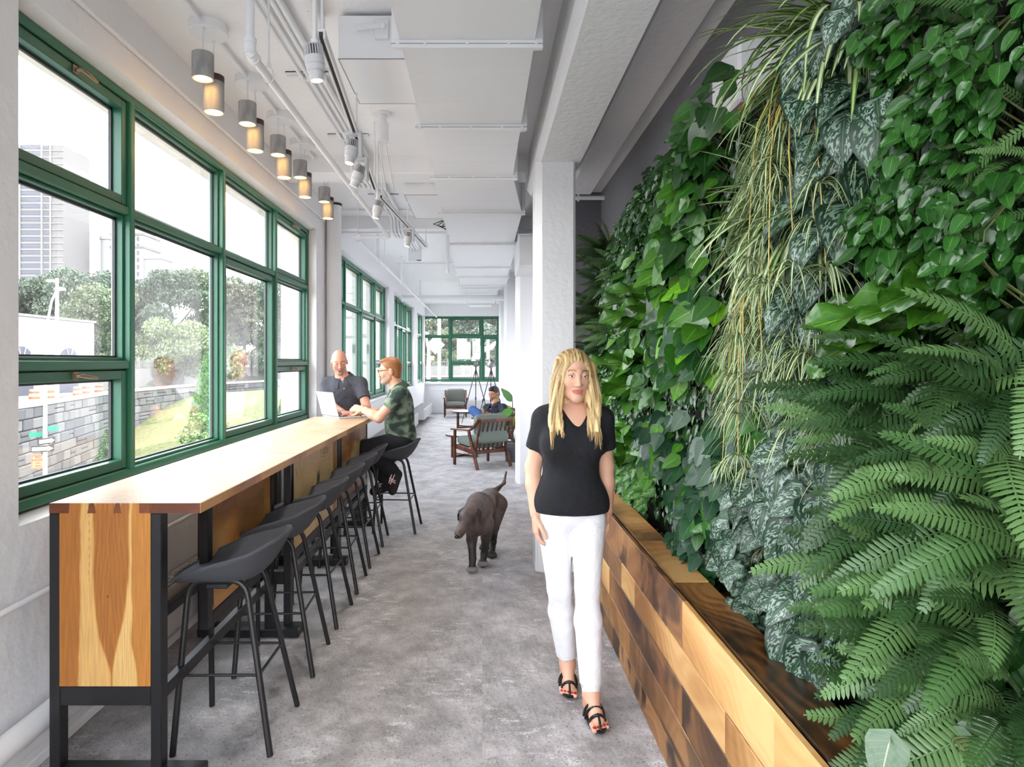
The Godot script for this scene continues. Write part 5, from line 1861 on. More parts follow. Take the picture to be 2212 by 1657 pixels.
# ---------------------------------------------------------------- the plant wall
func leaf_mesh(shape: String, seed_: int) -> ArrayMesh:      # one unit long: stalk at the origin, tip towards +z, face up
	var r := RandomNumberGenerator.new()
	r.seed = seed_
	var nr := 9
	var nc := 7
	var fold := r.randf_range(0.06, 0.22)
	var droop := r.randf_range(0.05, 0.35)
	var wave := r.randf_range(0.0, 0.03)
	var twist := r.randf_range(-0.2, 0.2)
	var wide := 0.40
	if shape == "cupped":
		shape = "heart"; fold = r.randf_range(0.16, 0.42); droop = r.randf_range(0.25, 0.75); wave = 0.02
	if shape == "big":
		nr = 18; nc = 9; wide = 0.20; wave = 0.06; droop = r.randf_range(0.2, 0.7); fold = 0.4
	elif shape == "strap":
		nr = 12; nc = 3; wide = 0.036; droop = [0.35, 0.75, 1.05, 1.4][seed_ % 4]; fold = 0.5; wave = 0.0
	elif shape == "oval":
		nr = 6; nc = 5; wide = 0.26; fold = r.randf_range(0.2, 0.6)
	elif shape == "lance":
		nr = 8; nc = 5; wide = 0.21
	var rows := []
	var uvs := []
	var y := 0.0
	var z := 0.0
	for i in nr:
		var v := float(i) / (nr - 1)
		var w: float
		match shape:
			"heart": w = wide * pow(maxf(0.0, sin(PI * pow(v, 0.52))), 0.85) * (1.0 - 0.25 * v)
			"big": w = wide * pow(maxf(0.0, sin(PI * pow(v, 0.8) * 0.97 + 0.03)), 0.6)
			"strap": w = wide * minf(1.0, v * 5.0 + 0.35) * pow(1.0 - v, 0.6)
			_: w = wide * pow(maxf(0.0, sin(PI * pow(v, 0.75))), 0.9)
		var ang := droop * (v * 1.6 - (0.25 if shape == "strap" else 0.0))
		if shape == "strap":
			ang = -0.5 + droop * 2.1 * v
		if i > 0:
			z += cos(ang) / (nr - 1)
			y -= sin(ang) / (nr - 1)
		var row := []
		var ur := []
		for j in nc:
			var m := float(j) / (nc - 1) * 2.0 - 1.0
			var lobe := 0.14 * m * m * pow(1.0 - v, 4.0) if shape == "heart" else 0.0
			var up := absf(m) * w * fold + wave * sin(v * 19.0 + m * 2.0 + seed_) * absf(m) - m * w * twist * v
			row.append(Vector3(m * w, y + up * cos(ang), z - lobe + up * sin(ang)))
			ur.append(Vector2(float(j) / (nc - 1), v))
		rows.append(row)
		uvs.append(ur)
	var b := MB.new()
	b.grid(rows, uvs)
	return b.mesh()

func frond_mesh(seed_: int, pairs: int, lenp: float) -> ArrayMesh:     # a fern frond, one unit long
	var r := RandomNumberGenerator.new()
	r.seed = seed_
	var b := MB.new()
	var droop := r.randf_range(0.35, 1.0)
	var pts := []
	var y := 0.0
	var z := 0.0
	var side := r.randf_range(-0.25, 0.25)
	var x := 0.0
	for i in 21:
		var v := i / 20.0
		pts.append(Vector3(x, y, z))
		var a := -0.25 + droop * 1.25 * v
		z += cos(a) / 20.0
		y -= sin(a) / 20.0
		x += side * v / 20.0
	b.col = Color(0.62, 0.75, 0.5)
	b.tube(pts, 0.006, 4, false)
	b.col = Color.WHITE
	for i in pairs:
		var v := 0.10 + 0.89 * float(i) / pairs
		var k := v * 20.0
		var p: Vector3 = pts[int(k)].lerp(pts[mini(int(k) + 1, 20)], k - int(k))
		var d: Vector3 = (pts[mini(int(k) + 1, 20)] - pts[int(k)]).normalized()
		var up := Vector3.RIGHT.cross(d) * -1.0
		if up.y < 0:
			up = -up
		var l := lenp * pow(maxf(0.02, sin(PI * pow(v, 0.62) * 0.97)), 0.7)
		for s in [-1.0, 1.0]:
			var sp: Vector3 = (d.cross(up) * s + d * (0.22 + 0.5 * v * v) + up * (0.10 + r.randf_range(-0.12, 0.12))).normalized()
			var wd: Vector3 = (d - sp * d.dot(sp)).normalized()
			var hw := 0.36 / pairs
			var n: Vector3 = sp.cross(wd).normalized()
			if n.dot(up) < 0:
				n = -n
			var base := p + up * 0.004
			var prof := [[0.0, 0.55], [0.25, 1.0], [0.7, 0.8], [1.0, 0.05]]
			var prev := []
			for q in prof:
				var cpt: Vector3 = base + sp * l * q[0] - up * l * 0.22 * q[0] * q[0]
				var a1 := b.pt(cpt + wd * hw * q[1] + up * hw * 0.12, (n + wd * 0.25).normalized(), Vector2(0.25, q[0]))
				var a2 := b.pt(cpt - wd * hw * q[1], (n - wd * 0.25).normalized(), Vector2(0.75, q[0]))
				if prev.size():
					b.tri(prev[0], prev[1], a2)
					b.tri(prev[0], a2, a1)
				prev = [a1, a2]
	return b.mesh()

func plantlet_mesh(seed_: int) -> ArrayMesh:      # a small tuft of striped blades at the end of a runner
	var r := RandomNumberGenerator.new()
	r.seed = seed_
	var b := MB.new()
	for k in 19:
		var a := r.randf() * TAU
		var out := Vector3(cos(a), 0, sin(a))
		var l := r.randf_range(0.06, 0.13)
		var lift := r.randf_range(0.1, 1.1)
		var rows := []
		var uv := []
		for i in 7:
			var v := i / 6.0
			var c := out * l * v + Vector3(0, l * (lift * v - (0.9 + lift) * v * v), 0)
			var w := 0.0050 * minf(1.0, 0.5 + v * 3.0) * pow(1.0 - v * 0.98, 0.7)
			var s := Vector3(-out.z, 0, out.x) * w
			rows.append([c - s + Vector3(0, w * 0.5, 0), c, c + s + Vector3(0, w * 0.5, 0)])
			uv.append([Vector2(0.05, v), Vector2(0.5, v), Vector2(0.95, v)])
		b.grid(rows, uv)
	return b.mesh()

func on_wall(u: float, v: float, x := 0.98) -> Vector3:
	var d := F * x / (u - VX)
	return Vector3(x, EYE - (v - VY) * d / F, -d)

func aim(tip: Vector3, face_: Vector3, s: float) -> Basis:
	var z := tip.normalized()
	var x := face_.cross(z).normalized()
	return Basis(x, z.cross(x), z) * Basis.from_scale(Vector3.ONE * s)

# kind of leaf, mesh set, size in metres, materials
func leafy(called: String, label: String, cat: String, u: float, v: float, rz: float, ry: float, n: int, size: float, set_: String, mats: Array, group := "", bulge := 0.15, more := 0) -> void:
	var c := on_wall(u, v)
	c.x = 1.03
	var o := thing(called, label, cat, c, 0.0, group)
	# a few vines, on which the leaves sit
	var b := MB.new()
	for k in 5:
		var z := rng.randf_range(-0.5, 0.5) * rz
		var pts := []
		for j in 6:
			var t := j / 5.0
			pts.append(Vector3(-0.02 - bulge * 0.6 * sin(t * PI), lerpf(ry * 0.7, -ry * 0.9, t), z + sin(t * 5.0 + k) * rz * 0.12))
		b.tube(pts, 0.0022, 5, false)
	var st := obj("vines", b, K.vine, o)
	st.set_meta("kind", "stuff")
	var extra := []
	for k in n + more:
		var q := Vector2(rng.randfn(0.0, 0.52), rng.randfn(0.0, 0.52))
		if q.length() > 1.15:
			q = q.normalized() * rng.randf() * 1.1
		var p := Vector3(-bulge * sqrt(maxf(0.05, 1.0 - q.length_squared() * 0.7)) * rng.randf_range(0.35, 1.12) - 0.015, q.y * ry, q.x * rz)
		var tip := Vector3(-0.42 + rng.randf_range(-0.35, 0.3), -0.72 + rng.randf_range(-0.3, 0.5), rng.randf_range(-0.55, 0.75))
		var up := Vector3(-0.62, 0.38, 0.85) + Vector3(rng.randf_range(-0.4, 0.4), rng.randf_range(-0.4, 0.4), rng.randf_range(-0.5, 0.5))
		var s := size * rng.randf_range(0.62, 1.15)
		if c.y + p.y < 0.86:                    # keep clear of the planter boards
			p.x = maxf(p.x, -0.12)
		var t := Transform3D(aim(tip, up, s), p)
		if k >= n:
			extra.append(t)
			continue
		var ms: Array = leafm[set_]
		put("leaf", ms[rng.randi() % ms.size()], mats[rng.randi() % mats.size()], o, t)
	if more > 0:
		multi(leafm[set_][0], extra, [], mats[0], "small_leaves", o)

func fern(label: String, u: float, v: float, n: int, size: float, mats: Array, set_ := "frond", spread := 1.0, cap := 2.4) -> void:
	var c := on_wall(u, v)
	c.x = 1.04
	var o := thing("fern", label, "fern", c, 0.0, "ferns of the plant wall")
	var b := MB.new()
	b.ball(Vector3(-0.01, 0, 0), Vector3(0.03, 0.04, 0.04), 6, 8)
	obj("crown", b, K.soil_black, o)
	for k in n:
		var a := rng.randf_range(-1.25, 1.25)
		var e := rng.randf_range(-0.55, 0.75)
		var tip := Vector3(-cos(a) * cos(e), sin(e), sin(a) * cos(e) * spread)
		var up := Vector3(-0.25, 0.75, 0.65) + Vector3(rng.randf_range(-0.3, 0.3), 0, rng.randf_range(-0.3, 0.3))
		var t := Transform3D(aim(tip, up, size * rng.randf_range(0.65, 1.1)), Vector3(rng.randf_range(-0.05, 0.0), rng.randf_range(-0.06, 0.06), rng.randf_range(-0.08, 0.08)))
		var ms: Array = leafm[set_]
		put("frond", ms[rng.randi() % ms.size()], mats[rng.randi() % mats.size()], o, t)

func broad(label: String, u: float, v: float, n: int, size: float) -> void:
	var c := on_wall(u, v)
	c.x = 1.03
	var o := thing("birds_nest_fern", label, "fern", c, 0.0, "birds nest ferns with broad wavy leaves")
	for k in n:
		var a := rng.randf_range(-1.0, 1.0)
		var e := rng.randf_range(-0.25, 0.55)
		var tip := Vector3(-cos(a) * cos(e), sin(e), sin(a) * cos(e))
		var up := Vector3(-0.35, 0.7, 0.6) + Vector3(rng.randf_range(-0.3, 0.3), 0, rng.randf_range(-0.3, 0.3))
		put("leaf", leafm.big[rng.randi() % 4], K["leaf_broad_%d" % (rng.randi() % 2)], o, Transform3D(aim(tip, up, size * rng.randf_range(0.75, 1.1)), Vector3(0, rng.randf_range(-0.03, 0.03), rng.randf_range(-0.03, 0.03))))

func spider(label: String, u: float, v: float, n: int, runs: int, drop: float) -> void:
	var c := on_wall(u, v, 0.99)
	c.x = 1.03
	var o := thing("spider_plant", label, "spider plant", c, 0.0, "striped spider plants")
	for k in n:
		var a := rng.randf_range(-1.3, 0.85)
		var e := rng.randf_range(-0.75, 0.62)
		var tip := Vector3(-cos(a) * cos(e), sin(e), -sin(a) * cos(e))
		var up := Vector3(-0.1, 0.9, 0.3)
		put("leaf", leafm.strap[rng.randi() % 8], K.leaf_stripe if rng.randf() < 0.8 else K.leaf_stripe_dark, o, Transform3D(aim(tip, up, rng.randf_range(0.26, 0.48)), Vector3(rng.randf_range(-0.03, 0.02), rng.randf_range(-0.05, 0.05), rng.randf_range(-0.05, 0.05))))
	for k in runs:
		var b := MB.new()
		var a := rng.randf_range(-1.3, 1.1)
		var out := rng.randf_range(0.10, 0.24)
		var l := drop * rng.randf_range(0.45, 1.0)
		var dz := -sin(a) * 0.32 - 0.08
		var pts := []
		for j in 9:
			var t := j / 8.0
			pts.append(Vector3(-out * sin(minf(1.0, t * 1.7) * PI * 0.5) * cos(a) - 0.02, 0.05 * sin(t * 3.0) - l * pow(t, 1.25), dz * t + sin(t * 4.0 + k) * 0.012))
		b.tube(pts, [0.0022, 0.0022, 0.0021, 0.002, 0.002, 0.0019, 0.0018, 0.0017, 0.0015], 5, false)
		var ru := obj("runner", b, K.runner, o)
		for j in [8, 6, 7, 5].slice(0, 1 + rng.randi() % 4):
			put("plantlet", leafm.plantlet[rng.randi() % 4], K.leaf_stripe, ru, Transform3D(Basis(Vector3.UP, rng.randf() * TAU) * Basis.from_scale(Vector3.ONE * rng.randf_range(0.6, 1.15)), pts[j]))

func living_wall() -> void:
	for q in [["heart", "heart", 5], ["cupped", "cupped", 6], ["oval", "oval", 4], ["lance", "lance", 4], ["big", "big", 4], ["strap", "strap", 8]]:
		leafm[q[0]] = []
		for k in q[2]:
			leafm[q[0]].append(leaf_mesh(q[1], 500 + k))
	leafm.frond = []
	leafm.fine_frond = []
	for k in 7:
		leafm.frond.append(frond_mesh(600 + k, 27, 0.135))
	for k in 4:
		leafm.fine_frond.append(frond_mesh(620 + k, 30, 0.13))
	leafm.plantlet = []
	for k in 4:
		leafm.plantlet.append(plantlet_mesh(650 + k))
	var plain := leaf_tex("plain")
	var silver := leaf_tex("silver")
	var pale := leaf_tex("pale", 128)
	var stripe := leaf_tex("stripe", 64)
	var two := {"cull_mode": BaseMaterial3D.CULL_DISABLED}
	var leaf := func(key: String, tint: Color, tex: Texture2D, rough: float) -> void:
		mat(key, tint, rough, 0.0, {"albedo_texture": tex, "cull_mode": BaseMaterial3D.CULL_DISABLED, "backlight_enabled": true, "backlight": Color(0.10, 0.16, 0.04)})
	leaf.call("leaf_silver_0", Color(1, 1, 1), silver, 0.42)
	leaf.call("leaf_silver_1", Color(0.80, 0.86, 0.80), silver, 0.42)
	leaf.call("leaf_blue_0", Color(0.85, 0.95, 1.15), plain, 0.36)
	leaf.call("leaf_blue_1", Color(1.05, 1.15, 1.2), plain, 0.36)
	leaf.call("leaf_gloss_0", Color(1.15, 1.22, 0.95), plain, 0.26)
	leaf.call("leaf_gloss_1", Color(0.9, 1.0, 0.8), plain, 0.26)
	leaf.call("leaf_bright_0", Color(1.6, 1.6, 0.9), plain, 0.34)
	leaf.call("leaf_bright_1", Color(1.2, 1.35, 0.85), plain, 0.34)
	leaf.call("leaf_grey", Color(2.0, 1.45, 2.0), plain, 0.4)
	leaf.call("leaf_lime", Color(2.1, 2.0, 0.7), plain, 0.36)
	leaf.call("leaf_broad_0", Color(1.1, 1.1, 0.65), plain, 0.25)
	leaf.call("leaf_broad_1", Color(1.4, 1.4, 0.8), plain, 0.25)
	leaf.call("leaf_pale", Color(1, 1, 1), pale, 0.4)
	leaf.call("leaf_stripe", Color(0.98, 1.0, 1.0), stripe, 0.45)
	leaf.call("leaf_stripe_dark", Color(0.8, 0.9, 0.7), stripe, 0.45)
	for q in [["fern_0", rgb(66, 99, 52)], ["fern_1", rgb(46, 76, 39)], ["fern_2", rgb(90, 122, 70)], ["fern_dark", rgb(42, 68, 32)]]:
		mat(q[0], q[1], 0.40, 0.0, {"cull_mode": BaseMaterial3D.CULL_DISABLED, "backlight_enabled": true, "backlight": Color(0.07, 0.10, 0.03)})
	mat("vine", rgb(96, 104, 56), 0.6)
	mat("runner", rgb(204, 182, 100), 0.6)
	# the frame that carries it all
	var o := thing("living_wall_frame", "dark planted panel with wooden edge carrying the plants on the grey wall", "plant wall")
	var b := MB.new()
	b.span(Vector3(1.07, 0.50, -0.4), Vector3(1.259, 2.585, -5.80))
	obj("panel", b, K.soil_black, o)
	b = MB.new()
	b.us = 0.7
	b.span(Vector3(1.045, 2.586, -0.4), Vector3(1.259, 2.62, -5.84), 0.003)
	b.span(Vector3(1.045, 0.70, -5.80), Vector3(1.259, 2.586, -5.84), 0.003)
	obj("edge_board", b, K.board_1, o)
	var xf := []
	var cs := []
	for k in 5200:
		var d := 0.8 + 4.95 * pow(rng.randf(), 1.3)
		var tip := Vector3(-0.35, -0.8, rng.randf_range(-0.6, 0.6))
		xf.append(Transform3D(aim(tip, Vector3(-0.8, rng.randf_range(0.1, 0.7), rng.randf_range(-0.2, 0.7)), rng.randf_range(0.05, 0.10)), Vector3(rng.randf_range(1.0, 1.065), rng.randf_range(0.72, 2.58), -d)))
	multi(leafm.oval[0], xf, [], K.leaf_gloss_1, "backing_leaves", o)
	b = MB.new()
	b.span(Vector3(1.06, 2.66, -2.70), Vector3(1.258, 2.93, -3.02), 0.012)
	o = solo("wall_unit", b, K.white_plastic, "white box on the grey wall just above the upper spider plant", "wall unit")

	var sg := "silver pothos of the plant wall"
	var sm := [K.leaf_silver_0, K.leaf_silver_0, K.leaf_silver_1]
	leafy("silver_pothos", "silver speckled pothos at the top edge, right of the upper spider plant", "pothos", 1880, 60, 0.13, 0.13, 18, 0.144, "cupped", sm, sg)
	leafy("silver_pothos", "large speckled pothos leaves beside the dark hollow near the top", "pothos", 1850, 240, 0.17, 0.16, 21, 0.161, "cupped", sm, sg)
	leafy("silver_pothos", "speckled pothos leaves right of the dark hollow", "pothos", 2000, 215, 0.06, 0.10, 5, 0.149, "cupped", sm, sg)
	leafy("silver_pothos", "speckled pothos between the two spider plants and the glossy bush", "pothos", 1840, 430, 0.16, 0.17, 28, 0.155, "cupped", sm, sg)
	leafy("silver_pothos", "speckled pothos left of the broad wavy fern leaves", "pothos", 1800, 620, 0.17, 0.16, 31, 0.144, "cupped", sm, sg)
	leafy("silver_pothos", "speckled pothos hanging beside the ends of the spider runners", "pothos", 1770, 800, 0.18, 0.18, 33, 0.138, "cupped", sm, sg)
	leafy("silver_pothos", "speckled pothos left of the upper ferns, at mid height", "pothos", 1790, 980, 0.15, 0.17, 33, 0.138, "cupped", sm, sg)
	leafy("silver_pothos", "speckled pothos in the middle of the lower wall", "pothos", 1680, 1080, 0.18, 0.16, 33, 0.121, "cupped", sm, sg)
	leafy("silver_pothos", "dense pale speckled pothos low on the wall above the planter cap", "pothos", 1650, 1200, 0.22, 0.15, 43, 0.115, "cupped", sm, sg)
	leafy("silver_pothos", "speckled pothos in front of the ferns low on the wall", "pothos", 1790, 1190, 0.14, 0.15, 33, 0.138, "cupped", sm, sg)
	leafy("silver_pothos", "lowest speckled pothos hanging over the planter, left of the ferns", "pothos", 1770, 1330, 0.15, 0.12, 33, 0.132, "cupped", sm, sg, 0.12)
	leafy("silver_pothos", "speckled pothos tips trailing to the planter at the left of the lowest one", "pothos", 1640, 1310, 0.13, 0.08, 15, 0.115, "cupped", sm, sg, 0.10)

	var gm := [K.leaf_gloss_0, K.leaf_gloss_0, K.leaf_gloss_1]
	var gg := "glossy small leaved bushes at the upper right"
	leafy("glossy_bush", "small leaved glossy green bush along the top edge at the right", "bush", 2010, 60, 0.13, 0.13, 150, 0.062, "oval", gm, gg, 0.16)
	leafy("glossy_bush", "glossy green bush in the upper right corner", "bush", 2170, 130, 0.10, 0.14, 120, 0.058, "oval", gm, gg, 0.16)
	leafy("glossy_bush", "glossy green bush right of the dark hollow", "bush", 2080, 300, 0.12, 0.13, 170, 0.06, "oval", gm, gg, 0.17)
	leafy("glossy_bush", "large glossy green bush right of the speckled pothos", "bush", 2020, 470, 0.14, 0.13, 200, 0.062, "oval", gm, gg, 0.18)
	leafy("glossy_bush", "glossy green bush at the right edge above the broad ferns", "bush", 2160, 520, 0.10, 0.14, 150, 0.06, "oval", gm, gg, 0.17)

	var pm := [K.leaf_blue_0, K.leaf_blue_1, K.leaf_blue_0]
	var pg := "dark heart leaved vines of the lower wall"
	leafy("heartleaf_vine", "dark heart leaved vine below the spider runners", "vine", 1690, 900, 0.22, 0.15, 50, 0.12, "heart", pm + [K.leaf_bright_1], pg)
	leafy("heartleaf_vine", "dark heart leaved vine left of the speckled pothos in mid wall", "vine", 1600, 970, 0.25, 0.18, 66, 0.11, "heart", pm, pg)
	leafy("heartleaf_vine", "dark heart leaved vine above the middle of the planter", "vine", 1530, 1080, 0.30, 0.17, 76, 0.10, "heart", pm + [K.leaf_bright_1], pg)
	leafy("heartleaf_vine", "dark heart leaved vine low on the wall near the planter cap", "vine", 1510, 1190, 0.26, 0.12, 56, 0.095, "heart", pm, pg)
	leafy("heartleaf_vine", "dark heart leaved vine right of the walking woman's shoulder", "vine", 1450, 960, 0.40, 0.2, 90, 0.10, "heart", pm + [K.leaf_bright_0], pg)
	leafy("trailing_vine", "few dark leaves trailing over the planter cap board", "vine", 1420, 1165, 0.35, 0.05, 16, 0.09, "lance", pm, "", 0.12)

	var bm := [K.leaf_bright_0, K.leaf_bright_1, K.leaf_gloss_1]
	var bg := "bright green leafy vines of the far wall"
	leafy("green_pothos", "green pothos at the top edge left of the upper spider plant", "pothos", 1545, 290, 0.36, 0.19, 60, 0.12, "heart", [K.leaf_gloss_0, K.leaf_gloss_1, K.leaf_bright_1], bg)
	leafy("green_pothos", "mid green pothos between the two spider plants, left side", "pothos", 1500, 400, 0.36, 0.2, 70, 0.11, "heart", bm, bg)
	leafy("green_pothos", "bright green pothos left of the lower spider plant", "pothos", 1470, 560, 0.45, 0.28, 90, 0.14, "heart", bm + [K.leaf_pale], bg)
	leafy("green_pothos", "bright green pothos left of the hanging spider runners", "pothos", 1490, 720, 0.42, 0.24, 80, 0.15, "heart", bm + [K.leaf_blue_1, K.leaf_lime], bg)
	leafy("green_pothos", "bright green pothos beside the woman's head", "pothos", 1390, 640, 0.55, 0.4, 80, 0.14, "lance", bm, bg)
	leafy("green_pothos", "bright green vine between the fern and the broad leaves, lower left", "pothos", 1400, 800, 0.5, 0.3, 90, 0.13, "heart", bm, bg)
	leafy("arrowhead_vine", "pale green arrowhead vine behind the woman's shoulder", "vine", 1375, 1000, 0.50, 0.26, 110, 0.11, "heart", [K.leaf_pale, K.leaf_pale, K.leaf_bright_0], "", 0.16)

	var fg := "small leaved creepers on the far wall"
	var fm := [K.leaf_gloss_1, K.leaf_blue_0, K.leaf_gloss_0]
	leafy("creeping_fig", "small leaved creeper along the top edge of the far wall", "creeper", 1440, 430, 0.55, 0.22, 130, 0.065, "oval", fm, fg, 0.14, 350)
	leafy("creeping_fig", "small leaved creeper at the top of the wall near its far end", "creeper", 1390, 510, 0.55, 0.25, 130, 0.065, "oval", fm, fg, 0.14, 350)
	leafy("creeping_fig", "small leaved creeper in the middle of the far wall", "creeper", 1350, 640, 0.6, 0.45, 150, 0.065, "oval", fm, fg, 0.14, 500)
	leafy("creeping_fig", "small leaved creeper behind the woman's hair", "creeper", 1340, 830, 0.7, 0.45, 150, 0.065, "oval", fm, fg, 0.14, 500)
	leafy("creeping_fig", "small leaved creeper low beside the woman's arm", "creeper", 1345, 1010, 0.6, 0.35, 120, 0.065, "oval", fm, fg, 0.14, 300)

	spider("upper spider plant arching over the top edge of the plant wall", 1815, 110, 190, 30, 0.66)
	spider("lower spider plant with long yellow runners in the middle of the wall", 1745, 480, 190, 50, 0.78)

	broad("birds nest fern with the widest wavy leaves at mid height on the right", 2060, 640, 8, 0.33)
	broad("birds nest fern left of the widest one, among the speckled pothos", 1960, 700, 8, 0.27)
	broad("birds nest fern low among the lower ferns", 1890, 1230, 5, 0.22)
	broad("birds nest fern with dark glossy leaves by the lower spider plant", 1440, 660, 10, 0.42)
	broad("birds nest fern beside the woman's cheek", 1390, 810, 10, 0.42)
	broad("birds nest fern just above the woman's shoulder", 1380, 940, 8, 0.40)

	var f0 := [K.fern_0, K.fern_1, K.fern_2, K.fern_dark]
	fern("fern at mid height on the right, below the widest wavy leaves", 2010, 840, 20, 0.34, f0)
	fern("fern at the right edge at mid height", 2170, 800, 17, 0.32, f0)
	fern("fern left of centre in the big fern bank, its tips over the pothos", 1960, 960, 23, 0.36, f0)
	fern("fern in the middle of the big fern bank at the right edge", 2140, 1000, 21, 0.34, f0)
	fern("fern below the middle of the fern bank", 2020, 1110, 23, 0.36, f0)
	fern("fern low at the right edge of the fern bank", 2170, 1180, 20, 0.33, f0)
	fern("fern above the planter with fronds reaching over the low pothos", 1985, 1260, 23, 0.36, f0)
	fern("fern near the bottom right with long pale fronds", 2110, 1340, 21, 0.34, f0)
	fern("lowest fern leaning over the dark cap board", 2010, 1440, 30, 0.36, f0)
	fern("fern in the bottom right corner above the cap board", 2140, 1530, 20, 0.33, f0)
	fern("fern at the bottom edge drooping over the dark cap board", 2020, 1590, 18, 0.33, f0)
	fern("small bright fern at the right edge near the top", 2190, 230, 9, 0.2, [K.fern_2, K.fern_0])
	fern("small bright fern at the right edge beside the glossy bush", 2200, 400, 10, 0.2, [K.fern_2, K.fern_0])
	fern("small fern in the upper right corner of the picture", 2090, 20, 8, 0.2, [K.fern_2, K.fern_0])
	var fd := [K.fern_1, K.fern_0, K.fern_0, K.fern_2]
	var fw := ["topmost of the dark ferns at the far end of the wall, beside the column", "second dark fern from the top at the far end of the wall", "third dark fern from the top at the far end of the wall", "fourth dark fern from the top at the far end of the wall", "lowest dark fern at the far end, just above the woman's head"]
	for k in 5:
		fern(fw[k], 1304 + (k % 2) * 14, 545 + k * 70, 30, 0.36, fd, "fine_frond")
	fern("dark fern near the far end, left of the bright pothos, upper", 1345, 590, 24, 0.33, fd, "fine_frond")
	fern("dark fern near the far end, left of the bright pothos, lower", 1340, 720, 24, 0.33, fd, "fine_frond")
	leafy("rubber_plant", "grey green rounded leaves in the bottom right corner", "plant", 2200, 1600, 0.05, 0.04, 6, 0.15, "heart", [K.leaf_grey], "", 0.26)

